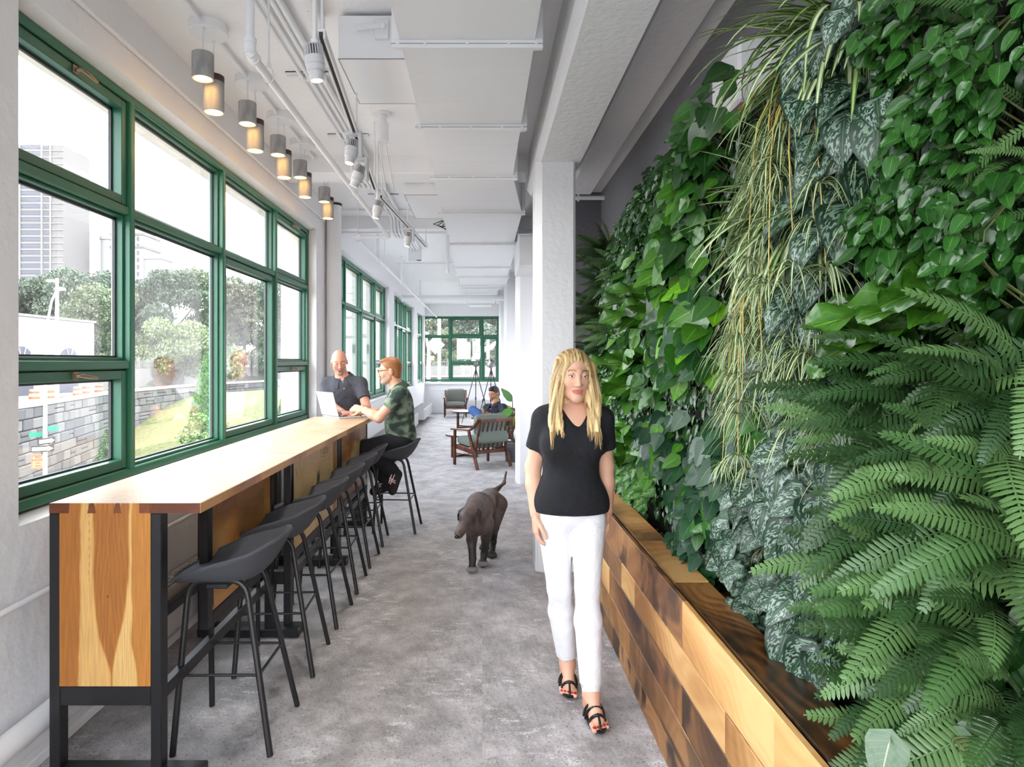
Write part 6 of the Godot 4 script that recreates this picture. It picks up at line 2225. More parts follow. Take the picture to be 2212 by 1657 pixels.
# ---------------------------------------------------------------- people and the dog: smooth blends of tapered bones, meshed as surface nets
# a bone: ["c", from, to, radius, radius, blend] capsule; ["f", ...] the same with a flat far end; ["e", centre, radii, basis, blend] ellipsoid; ["x", ...] ellipsoid taken away; ["y", ...] capsule taken away
func blob(b: MB, bones: Array, cell: float, paint = null, cuts := []) -> void:
	var lo := Vector3.ONE * 1e9
	var hi := -lo
	for q in bones:
		if q[0] == "x" or q[0] == "y":
			continue
		if q[0] == "e":
			var r: float = maxf(q[2].x, maxf(q[2].y, q[2].z))
			lo = lo.min(q[1] - Vector3.ONE * r); hi = hi.max(q[1] + Vector3.ONE * r)
		else:
			var r2: float = maxf(q[3], q[4])
			lo = lo.min(q[1].min(q[2]) - Vector3.ONE * r2); hi = hi.max(q[1].max(q[2]) + Vector3.ONE * r2)
	lo -= Vector3.ONE * cell * 3.0
	hi += Vector3.ONE * cell * 3.0
	var nx := int((hi.x - lo.x) / cell) + 2
	var ny := int((hi.y - lo.y) / cell) + 2
	var nz := int((hi.z - lo.z) / cell) + 2
	var g := PackedFloat32Array()
	g.resize(nx * ny * nz)
	g.fill(1.0)
	for q in bones:
		var kind: String = q[0]
		var a: Vector3
		var e: Vector3
		var r: float
		var k: float
		var inv := Basis.IDENTITY
		var rad := Vector3.ONE
		var ba := Vector3.ZERO
		var bb := 1.0
		var dr := 0.0
		var r1 := 0.0
		var dir := Vector3.ZERO
		var ell := kind == "e" or kind == "x"
		if ell:
			a = q[1]; e = q[1]; rad = q[2]; k = q[4]
			inv = (q[3] as Basis).inverse()
			r = maxf(rad.x, maxf(rad.y, rad.z))
		else:
			a = q[1]; e = q[2]; r1 = q[3]; dr = q[4] - q[3]; k = q[5]
			r = maxf(q[3], q[4])
			ba = e - a
			bb = maxf(ba.length_squared(), 1e-9)
			dir = ba.normalized()
		var m := r + k + cell * 2.0
		var p0 := (a.min(e) - Vector3.ONE * m - lo) / cell
		var p1 := (a.max(e) + Vector3.ONE * m - lo) / cell
		var x0 := maxi(0, int(p0.x)); var x1 := mini(nx - 1, int(p1.x) + 1)
		var y0 := maxi(0, int(p0.y)); var y1 := mini(ny - 1, int(p1.y) + 1)
		var z0 := maxi(0, int(p0.z)); var z1 := mini(nz - 1, int(p1.z) + 1)
		var minr := minf(rad.x, minf(rad.y, rad.z))
		var neg := kind == "x" or kind == "y"
		var flat_ := kind == "f"
		for z in range(z0, z1 + 1):
			for y in range(y0, y1 + 1):
				var at := (z * ny + y) * nx
				for x in range(x0, x1 + 1):
					var p := lo + Vector3(x, y, z) * cell
					var d: float
					if ell:
						var s := inv * (p - a)
						var l := (s / rad).length()
						var l2 := (s / (rad * rad)).length()
						d = l * (l - 1.0) / l2 if l2 > 1e-6 else -minr
					else:
						var pa := p - a
						var h := clampf(pa.dot(ba) / bb, 0.0, 1.0)
						d = (pa - ba * h).length() - r1 - dr * h
						if flat_:
							d = maxf(d, (p - e).dot(dir))
					var o := g[at + x]
					if neg:
						var w := maxf(k - absf(-d - o), 0.0) / maxf(k, 1e-6)
						g[at + x] = maxf(o, -d) + w * w * k * 0.25
					else:
						var w := maxf(k - absf(d - o), 0.0) / maxf(k, 1e-6)
						g[at + x] = minf(o, d) - w * w * k * 0.25
	for c in cuts:
		var c0: Vector3 = c[0]
		var cn: Vector3 = c[1]
		for z in nz:
			for y in ny:
				var at := (z * ny + y) * nx
				for x in nx:
					if g[at + x] < cell * 2.0:
						g[at + x] = maxf(g[at + x], (lo + Vector3(x, y, z) * cell - c0).dot(cn))
	var id := {}
	var sy := nx
	var sz := nx * ny
	var lim := cell * 2.2
	for z in nz - 1:
		for y in ny - 1:
			var at := (z * ny + y) * nx
			for x in nx - 1:
				var i := at + x
				var v0 := g[i]
				if absf(v0) > lim:
					continue
				var vs := [v0, g[i + 1], g[i + sy], g[i + sy + 1], g[i + sz], g[i + sz + 1], g[i + sz + sy], g[i + sz + sy + 1]]
				var neg := 0
				for q in vs:
					if q < 0.0:
						neg += 1
				if neg == 0 or neg == 8:
					continue
				var sum := Vector3.ZERO
				var n := 0
				for ed in [[0, 1], [2, 3], [4, 5], [6, 7], [0, 2], [1, 3], [4, 6], [5, 7], [0, 4], [1, 5], [2, 6], [3, 7]]:
					var u: float = vs[ed[0]]
					var w: float = vs[ed[1]]
					if (u < 0.0) != (w < 0.0):
						var t := u / (u - w)
						var c0: int = ed[0]
						var c1: int = ed[1]
						sum += Vector3(c0 & 1, (c0 >> 1) & 1, c0 >> 2).lerp(Vector3(c1 & 1, (c1 >> 1) & 1, c1 >> 2), t)
						n += 1
				var f := sum / n
				var gr := Vector3(
					lerpf(lerpf(vs[1] - vs[0], vs[3] - vs[2], f.y), lerpf(vs[5] - vs[4], vs[7] - vs[6], f.y), f.z),
					lerpf(lerpf(vs[2] - vs[0], vs[3] - vs[1], f.x), lerpf(vs[6] - vs[4], vs[7] - vs[5], f.x), f.z),
					lerpf(lerpf(vs[4] - vs[0], vs[5] - vs[1], f.x), lerpf(vs[6] - vs[2], vs[7] - vs[3], f.x), f.y))
				var p := lo + (Vector3(x, y, z) + f) * cell
				if paint != null:
					b.col = paint.call(p)
				id[i] = b.pt(p, gr.normalized(), Vector2(p.x + p.z, p.y))
	for i in id:
		var v0 := g[i]
		for ax in 3:
			var st: int = [1, sy, sz][ax]
			if (v0 < 0.0) == (g[i + st] < 0.0):
				continue
			var s1: int = [sy, sz, 1][ax]
			var s2: int = [sz, 1, sy][ax]
			if id.has(i - s1) and id.has(i - s2) and id.has(i - s1 - s2):
				var q := [id[i], id[i - s1], id[i - s1 - s2], id[i - s2]]
				b.tri(q[0], q[1], q[2])
				b.tri(q[0], q[2], q[3])

func head_bones(c: Vector3, B: Basis, s: float, jaw := 1.0, lid_drop := 0.0) -> Array:
	var f := func(x: float, y: float, z: float) -> Vector3: return c + B * (Vector3(x, y, z) * s)
	var o := [["e", f.call(0, 0.03, -0.014), Vector3(0.074, 0.086, 0.094) * s, B, 0.01], ["e", f.call(0, -0.028, 0.024), Vector3(0.061 * jaw, 0.078, 0.060) * s, B, 0.03 * s]]
	for x in [-1.0, 1.0]:
		o.append(["c", f.call(0.042 * x * jaw, -0.066, 0.012), f.call(0.010 * x, -0.098, 0.062), 0.020 * s, 0.017 * s, 0.03 * s])
		o.append(["e", f.call(0.036 * x, -0.024, 0.058), Vector3(0.022, 0.02, 0.018) * s, B, 0.025 * s])
		o.append(["c", f.call(0.008 * x, 0.026, 0.080), f.call(0.040 * x, 0.024, 0.064), 0.009 * s, 0.008 * s, 0.018 * s])
		o.append(["e", f.call(0.077 * x, -0.008, -0.010), Vector3(0.009, 0.031, 0.019) * s, B, 0.008 * s])
		o.append(["e", f.call(0.0105 * x, -0.036, 0.091), Vector3(0.0085, 0.007, 0.010) * s, B, 0.008 * s])
		o.append(["x", f.call(0.031 * x, 0.007, 0.094), Vector3(0.017, 0.010, 0.016) * s, B, 0.014 * s])
	for x in [-1.0, 1.0]:
		for q in [[0.0105 - lid_drop, 0.0160 - lid_drop, 0.0052], [0.0035, -0.0015, 0.0030]]:
			o.append(["c", f.call(0.017 * x, q[0], 0.0795), f.call(0.031 * x, q[1], 0.0830), q[2] * s, q[2] * s, 0.003 * s])
			o.append(["c", f.call(0.031 * x, q[1], 0.0830), f.call(0.0455 * x, q[0], 0.0735), q[2] * s, q[2] * s, 0.003 * s])
	o.append(["c", f.call(0, 0.012, 0.083), f.call(0, -0.030, 0.103), 0.007 * s, 0.0105 * s, 0.012 * s])
	o.append(["e", f.call(0, -0.0625, 0.083), Vector3(0.0245, 0.0065, 0.009) * s, B, 0.010 * s])
	o.append(["e", f.call(0, -0.0715, 0.0825), Vector3(0.019, 0.0065, 0.009) * s, B, 0.008 * s])
	o.append(["e", f.call(0, -0.096, 0.068), Vector3(0.022, 0.015, 0.016) * s, B, 0.02 * s])
	return o

func head_paint(c: Vector3, B: Basis, s: float, skin: Color, lip: Color, brow: Color, beard: Color, beard_on: float) -> Callable:
	var inv := B.inverse()
	return func(p: Vector3) -> Color:
		var q := inv * (p - c) / s
		var col := skin
		if q.z > 0.0:
			var m := Vector2(q.x / 0.0265, (q.y + 0.0665 - 6.0 * q.x * q.x) / 0.0105).length()
			if beard_on > 0.0:
				var bd := clampf((-0.040 - q.y + absf(q.x) * 0.25) * 40.0, 0, 1) * clampf((q.z + 0.0) * 40.0, 0, 1)
				col = col.lerp(beard, bd * beard_on * (1.0 if q.y > -0.13 else 0.0))
			if m < 1.0 and q.z > 0.07:
				col = lip
			var ax := absf(q.x)
			if q.z > 0.05 and ax > 0.012 and ax < 0.049 and absf(q.y - 0.0285 - 0.004 * sin((ax - 0.012) * 85.0)) < 0.0042:
				col = col.lerp(brow, 0.85)
			var ck := Vector2((ax - 0.038) / 0.022, (q.y + 0.028) / 0.02).length()
			col = col.lerp(Color(skin.r, skin.g * 0.80, skin.b * 0.78), clampf(1.0 - ck, 0, 1) * 0.35)
		return col

func eyes(o: Node, c: Vector3, B: Basis, s: float, iris: Material, lashes := false) -> void:
	for x in [-1.0, 1.0]:
		var b := MB.new()
		var e := c + B * (Vector3(0.031 * x, 0.007, 0.0725) * s)
		b.ball(e, Vector3.ONE * 0.0115 * s, 8, 12)
		var eye := obj("eye", b, K.eye_white, o)
		b = MB.new()
		b.ball(e + B * (Vector3(0, -0.001, 0.0075) * s), Vector3(0.0056, 0.0056, 0.0052) * s, 6, 10)
		obj("iris", b, iris, eye)
		if not lashes:
			continue
		b = MB.new()
		var lid := []
		for k in 9:
			var t := k / 8.0 * 2.0 - 1.0
			lid.append(c + B * (Vector3((0.031 + t * 0.0145) * x, 0.0125 - 0.005 * t * t, 0.0845 - 0.006 * t * t) * s))
		b.tube(lid, 0.0016 * s, 6)
		obj("eyelash", b, K.lash, eye)

func hand_bones(w: Vector3, B: Basis, s: float, curl: float, side: float) -> Array:     # B: x towards the thumb, y along the hand, z out of the palm
	var o := []
	var f := func(x: float, y: float, z: float) -> Vector3: return w + B * (Vector3(x * side, y, z) * s)
	var xs := [0.027, 0.0085, -0.010, -0.0275]
	var ls := [0.070, 0.078, 0.072, 0.056]
	for k in 4:
		o.append(["c", f.call(xs[k] * 0.55, 0.005, 0), f.call(xs[k], 0.082 - absf(k - 1.2) * 0.005, 0.0), 0.0135 * s, 0.0105 * s, 0.014 * s])
		var p := Vector3(xs[k], 0.082 - absf(k - 1.2) * 0.005, 0.0)
		var a := 0.12 + curl * (0.5 + k * 0.08)
		var fan: float = xs[k] * 1.6
		for j in 3:
			var l: float = ls[k] * [0.45, 0.31, 0.24][j]
			var e := p + Vector3(fan * cos(a), cos(a), sin(a)).normalized() * l
			o.append(["c", f.call(p.x, p.y, p.z), f.call(e.x, e.y, e.z), (0.0092 - j * 0.0009) * s, (0.0085 - j * 0.0009) * s, 0.003 * s])
			p = e
			a += curl * (0.9 + 0.1 * k)
	var t0 := Vector3(0.018, 0.018, 0.004)
	var t1 := t0 + Vector3(0.026, 0.030, 0.012)
	var t2 := t1 + Vector3(0.012, 0.030, 0.012)
	var t3 := t2 + Vector3(0.003, 0.025, 0.010)
	o.append(["c", f.call(t0.x, t0.y, t0.z), f.call(t1.x, t1.y, t1.z), 0.0145 * s, 0.0115 * s, 0.012 * s])
	o.append(["c", f.call(t1.x, t1.y, t1.z), f.call(t2.x, t2.y, t2.z), 0.0112 * s, 0.0100 * s, 0.004 * s])
	o.append(["c", f.call(t2.x, t2.y, t2.z), f.call(t3.x, t3.y, t3.z), 0.0098 * s, 0.0078 * s, 0.004 * s])
	return o

func frame_of(y: Vector3, z: Vector3) -> Basis:
	y = y.normalized()
	var x := y.cross(z).normalized()
	return Basis(x, y, x.cross(y))

func look(yaw: float, pitch: float, roll := 0.0) -> Basis:
	return Basis(Vector3.UP, yaw) * Basis(Vector3.RIGHT, pitch) * Basis(Vector3(0, 0, 1), roll)

func clothes_paint(base: Color, amount: float, seed_: int) -> Callable:
	var n := noise(9.0, seed_, 3)
	return func(p: Vector3) -> Color:
		return base * (1.0 + n.get_noise_3d(p.x, p.y * 0.5, p.z) * amount)

func people() -> void:
	mat("skin", Color.WHITE, 0.5, 0.0, {"vertex_color_use_as_albedo": true, "subsurf_scatter_enabled": true, "subsurf_scatter_strength": 0.05})
	tri_mat(mat("cloth", Color.WHITE, 0.9, 0.0, {"vertex_color_use_as_albedo": true, "normal_enabled": true, "normal_texture": ntex(noise(0.014, 31, 4), 512, {}, 9.0), "normal_scale": 0.7}), 2.2)
	mat("hair", Color.WHITE, 0.5, 0.0, {"vertex_color_use_as_albedo": true})
	mat("fur", Color.WHITE, 0.55, 0.0, {"vertex_color_use_as_albedo": true})
	mat("eye_white", rgb(225, 220, 215), 0.2)
	mat("iris_blue", rgb(52, 66, 78), 0.15)
	mat("iris_brown", rgb(40, 26, 18), 0.15)
	mat("lash", rgb(48, 34, 28), 0.7)
	mat("sandal_black", rgb(18, 18, 19), 0.3)
	mat("toe_polish", rgb(176, 24, 34), 0.25)
	mat("spectacles", rgb(26, 22, 22), 0.3)
	mat("shoe_dark", rgb(38, 34, 36), 0.7)
	mat("shoe_red", rgb(168, 30, 38), 0.6)
	mat("shoe_stripe", rgb(226, 224, 222), 0.6)
	mat("wristband", rgb(40, 36, 34), 0.5)
	mat("metal_watch", rgb(190, 190, 186), 0.25, 0.8)
	mat("phone_black", rgb(16, 16, 18), 0.2)
	woman()
	standing_man()
	stool_man()
	lounge_man()
	dog()

func skin_lin(r: int, g: int, b: int) -> Color:
	return Color8(r, g, b).srgb_to_linear()

func woman() -> void:
	var at := Vector3(0.42, 0, -3.06)
	var o := thing("person", "blonde woman in a black V neck top and white trousers walking towards the camera", "person", at)
	var J := func(u: float, v: float, d: float) -> Vector3: return P(u, v, d) - at
	var skin := skin_lin(222, 172, 146)
	var hc: Vector3 = J.call(1239, 813, 3.03)
	var HB := look(0.14, 0.05, -0.03)
	var hs := 0.98
	var sh := [J.call(1176, 905, 3.09), J.call(1299, 905, 3.07)]
	var el := [J.call(1151, 1010, 3.12), J.call(1309, 1008, 3.11)]
	var wr := [J.call(1156, 1112, 3.04), J.call(1313, 1106, 3.13)]
	var hip := [J.call(1198, 1122, 3.07), J.call(1270, 1122, 3.05)]
	var kn := [J.call(1208, 1270, 3.07), J.call(1269, 1272, 2.97)]
	var an := [J.call(1226, 1430, 3.20), J.call(1277, 1497, 2.93)]
	var toe := [J.call(1229, 1466, 3.11), J.call(1290, 1536, 2.82)]
	var neck: Vector3 = J.call(1238, 882, 3.09)
	var I := Basis.IDENTITY
	var torso := [["e", Vector3(-0.005, 1.235, -0.01), Vector3(0.135, 0.17, 0.095), I, 0.03], ["e", Vector3(-0.005, 1.07, -0.005), Vector3(0.118, 0.13, 0.085), I, 0.05], ["e", Vector3(-0.005, 0.905, -0.01), Vector3(0.158, 0.12, 0.108), I, 0.06], ["e", Vector3(-0.066, 1.20, 0.058), Vector3(0.066, 0.066, 0.046), I, 0.05], ["e", Vector3(0.058, 1.20, 0.058), Vector3(0.066, 0.066, 0.046), I, 0.05], ["c", sh[0], sh[1], 0.042, 0.042, 0.05], ["c", sh[0] + Vector3(0.02, 0.0, 0), neck, 0.03, 0.036, 0.04], ["c", sh[1] - Vector3(0.02, 0.0, 0), neck, 0.03, 0.036, 0.04]]
	var skinb := torso.duplicate()
	skinb.append(["c", neck + Vector3(0, -0.03, -0.01), hc + Vector3(0, -0.03, -0.02), 0.050, 0.044, 0.03])
	var legs := []
	for k in 2:
		skinb.append(["c", sh[k], el[k], 0.046, 0.037, 0.03])
		skinb.append(["c", el[k], el[k].lerp(wr[k], 0.35), 0.037, 0.037, 0.02])
		skinb.append(["c", el[k].lerp(wr[k], 0.35), wr[k], 0.037, 0.024, 0.02])
		legs.append(["c", hip[k], kn[k], 0.078, 0.050, 0.012])
		legs.append(["c", kn[k], kn[k].lerp(an[k], 0.33) + Vector3(0, 0, -0.018), 0.049, 0.051, 0.015])
		legs.append(["c", kn[k].lerp(an[k], 0.33) + Vector3(0, 0, -0.018), an[k], 0.054, 0.034, 0.03])
	skinb += legs
	for k in 2:
		var heel: Vector3 = an[k] + Vector3(0, -0.045, -0.03)
		heel.y = 0.035
		var ball_: Vector3 = toe[k]
		ball_.y = 0.03
		skinb.append(["c", an[k], heel, 0.034, 0.03, 0.02])
		skinb.append(["c", an[k] + Vector3(0, -0.01, 0.01), ball_ + Vector3(0, 0.012, 0), 0.032, 0.024, 0.03])
		skinb.append(["c", heel, ball_, 0.028, 0.028, 0.03])
	var b := MB.new()
	b.col = skin
	blob(b, skinb, 0.0105)
	# hands, feet and head on finer grids, in the same mesh
	for k in 2:
		var side := -1.0 if k == 0 else 1.0
		var down := Vector3(0.03 * -side, -1, 0.10).normalized()
		blob(b, hand_bones(wr[k] + down * 0.005, frame_of(down, Vector3(-side, 0, -0.15)), 0.93, 0.34, side * -1.0 if k == 0 else -1.0), 0.004)
	for k in 2:
		var fw: Vector3 = (toe[k] - an[k])
		fw.y = 0
		fw = fw.normalized()
		var sd := fw.cross(Vector3.UP)
		var tb := []
		for j in 5:
			var ox := (j - 1.6) * 0.0155 * (1.0 if k == 1 else -1.0)
			var big := 1.35 if j == 0 else 1.0
			var p0: Vector3 = toe[k]
			p0.y = 0.024
			p0 += sd * -ox
			tb.append(["c", p0, p0 + fw * (0.052 - j * 0.006) + Vector3(0, -0.006, 0), 0.0105 * big, 0.0085 * big, 0.006])
		blob(b, tb, 0.004)
	var paint := head_paint(hc, HB, hs, skin, skin_lin(196, 112, 104), skin_lin(150, 112, 78), skin, 0.0)
	var hb := head_bones(hc, HB, hs, 0.92)
	blob(b, hb, 0.0036, paint)
	obj("body", b, K.skin, o, true)
	eyes(o, hc, HB, hs, K.iris_blue, true)
	# black top: short sleeves, deep V neck, loose hem
	b = MB.new()
	var shirt := []
	for q in torso:
		var c: Array = q.duplicate()
		if c[0] == "e":
			c[2] = c[2] + Vector3(0.014, 0.014, 0.012)
		else:
			c[3] += 0.012; c[4] += 0.012
		shirt.append(c)
	shirt.append(["e", Vector3(-0.005, 0.93, -0.005), Vector3(0.168, 0.14, 0.12), I, 0.05])
	for k in 2:
		var s1: Vector3 = sh[k].lerp(el[k], 0.62)
		shirt.append(["f", sh[k], s1, 0.055, 0.058, 0.03])
	shirt.append(["y", Vector3(0.02, 1.265, 0.118), Vector3(0.012, 1.47, 0.045), 0.012, 0.125, 0.006])
	blob(b, shirt, 0.0095, clothes_paint(skin_lin(26, 26, 31), 0.5, 811), [[Vector3(0, 0.882, 0), Vector3(0, -1, 0)]])
	obj("top", b, K.cloth, o, true)
	# white trousers
	b = MB.new()
	var tr := [["e", Vector3(-0.005, 0.905, -0.01), Vector3(0.166, 0.125, 0.116), I, 0.02]]
	for q in legs:
		var c: Array = q.duplicate()
		c[3] += 0.007; c[4] += 0.007
		tr.append(c)
	for k in 2:
		tr.append(["f", kn[k].lerp(an[k], 0.5), an[k].lerp(kn[k], 0.10), 0.055, 0.046, 0.02])
	blob(b, tr, 0.0105, clothes_paint(skin_lin(232, 231, 235), 0.03, 812), [[Vector3(0, 1.0, 0), Vector3(0, 1, 0)], [an[0].lerp(kn[0], 0.10), (an[0] - kn[0]).normalized() * Vector3(1, 1, 1)]])
	obj("trousers", b, K.cloth, o, true)
	# sandals
	for k in 2:
		var fw: Vector3 = toe[k] - an[k]
		fw.y = 0
		fw = fw.normalized()
		var sd := fw.cross(Vector3.UP)
		var mid: Vector3 = toe[k] - fw * 0.05
		mid.y = 0.0
		var py := PackedVector2Array()
		for j in 30:
			var a := TAU * j / 30
			py.append(Vector2(cos(a) * (0.040 + 0.008 * sin(a)), sin(a) * 0.118))
		b = MB.new()
		b.prism(py, 0.010, Transform3D(Basis(sd, fw, Vector3.UP if sd.cross(fw).y > 0 else Vector3.DOWN), mid + Vector3(0, 0.011, 0)))
		var sole := obj("sandal", b, K.sandal_black, o)
		b = MB.new()
		for q in [[0.05, 0.045, 0.048], [0.005, 0.052, 0.060], [-0.02, 0.054, 0.066]]:
			var arc := []
			for j in 11:
				var a := PI * j / 10
				arc.append(mid + fw * (q[0] + 0.02 * sin(a)) + sd * cos(a) * q[1] * 0.82 + Vector3(0, 0.018 + sin(a) * q[2], 0))
			b.tube(arc, 0.0085, 8, true, 0.5)
		b.tube([mid + fw * 0.06 + Vector3(0, 0.066, 0), mid + fw * 0.095 + Vector3(0, 0.05, 0), mid + fw * 0.11 + Vector3(0, 0.022, 0)], 0.005, 8)
		obj("straps", b, K.sandal_black, sole)
		b = MB.new()
		for j in 5:
			var ox := (j - 1.6) * 0.0155 * (1.0 if k == 1 else -1.0)
			var big := 1.35 if j == 0 else 1.0
			var p0: Vector3 = toe[k]
			p0.y = 0.0255 + 0.001 * big
			b.ball(p0 - sd * ox + fw * (0.052 - j * 0.006) + Vector3(0, 0.002 * big, 0), Vector3(0.0062, 0.0035, 0.0068) * big, 5, 8)
		obj("toenails", b, K.toe_polish, o).set_meta("kind", "stuff")
	# long blonde hair: a cap and hanging locks
	b = MB.new()
	var tone := noise(30.0, 813, 2)
	var hinv := HB.inverse()
	var blonde := func(p: Vector3) -> Color:
		var q := hinv * (p - hc)
		var t := clampf(0.5 + tone.get_noise_3d(q.x * 1.5, q.y * 0.12, q.z * 1.5) * 0.8 + (q.y - 0.02) * -1.2, 0.0, 1.0)
		return skin_lin(150, 116, 76).lerp(skin_lin(226, 190, 128), t)
	var cap := [["e", hc + HB * Vector3(0, 0.035, -0.022), Vector3(0.088, 0.094, 0.102), HB, 0.02], ["e", hc + HB * Vector3(0, -0.08, -0.055), Vector3(0.085, 0.14, 0.065), HB, 0.05]]
	for x in [-1.0, 1.0]:
		cap.append(["c", hc + HB * Vector3(0.070 * x, 0.04, 0.02), hc + HB * Vector3(0.083 * x, -0.12, 0.025), 0.03, 0.032, 0.03])
	cap.append(["x", hc + HB * Vector3(0, -0.045, 0.100), Vector3(0.066, 0.132, 0.078), HB, 0.015])
	var lock := func(x: float, u: float, back: float, end: float) -> Array:      # the run of a lock from the crown over the shoulder
		var p0 := hc + HB * Vector3((0.040 + 0.045 * u) * x, 0.075 - 0.05 * u, back * 0.8 + 0.012)
		var p1 := hc + HB * Vector3((0.088 + 0.016 * u) * x, -0.06, back + 0.02)
		var p2 := hc + Vector3((0.066 + 0.044 * u) * x, -0.18, maxf(back, 0.0) * 0.9 + 0.050 - (0.06 if back < -0.04 else 0.0))
		var p3 := hc + Vector3((0.056 + 0.058 * u) * x, end, 0.082 if back > -0.04 else -0.06)
		var pts := []
		for j in 14:
			var t := j / 13.0
			var a := p0.lerp(p1, t).lerp(p1.lerp(p2, t), t)
			var c := p1.lerp(p2, t).lerp(p2.lerp(p3, t), t)
			pts.append(a.lerp(c, t) + Vector3(sin(t * 7.0 + u * 6.0) * 0.006, 0, cos(t * 6.0 + u * 9.0) * 0.004))
		return pts
	for x in [-1.0, 1.0]:
		for u in [0.15, 0.5, 0.85]:
			var pts: Array = lock.call(x, u, 0.0, -0.265)
			for j in range(2, 12):
				cap.append(["c", pts[j], pts[j + 1], lerpf(0.024, 0.004, pow(j / 13.0, 2.0)), lerpf(0.024, 0.004, pow((j + 1) / 13.0, 2.0)), 0.012])
	blob(b, cap, 0.0042, blonde)
	var strand := noise(1.0, 815, 2)
	for j in b.v.size():
		var q := hinv * (b.v[j] - hc)
		var ang := atan2(q.x, q.z + 0.03 + maxf(0.0, -q.y) * 0.1)
		var along := q.y * 2.0 + absf(ang) * 0.4
		ang = lerpf(ang, q.x * 13.0, smoothstep(0.0, 0.09, q.y))
		var st := strand.get_noise_2d(ang * 11.0, along * 1.1)
		b.v[j] += b.n[j] * st * 0.0045
		b.c[j] = skin_lin(132, 98, 62).lerp(skin_lin(236, 206, 148), clampf(0.55 + st * 1.5 - q.y * 1.0 + 0.05, 0.0, 1.0))
	for k in 170:
		var x := -1.0 if k % 2 == 0 else 1.0
		var pts: Array = lock.call(x, rng.randf_range(-0.12, 1.05), rng.randf_range(0.0, 0.035), rng.randf_range(-0.335, -0.265))
		var r := rng.randf_range(0.0024, 0.0046)
		var rr := []
		for j in 14:
			rr.append(r * (1.0 if j < 9 else (13.6 - j) / 4.6))
		b.col = skin_lin(146, 110, 70).lerp(skin_lin(234, 204, 146), rng.randf())
		b.tube(pts, rr, 5, true, 0.6)
	obj("hair", b, K.hair, o, true).set_meta("kind", "stuff")

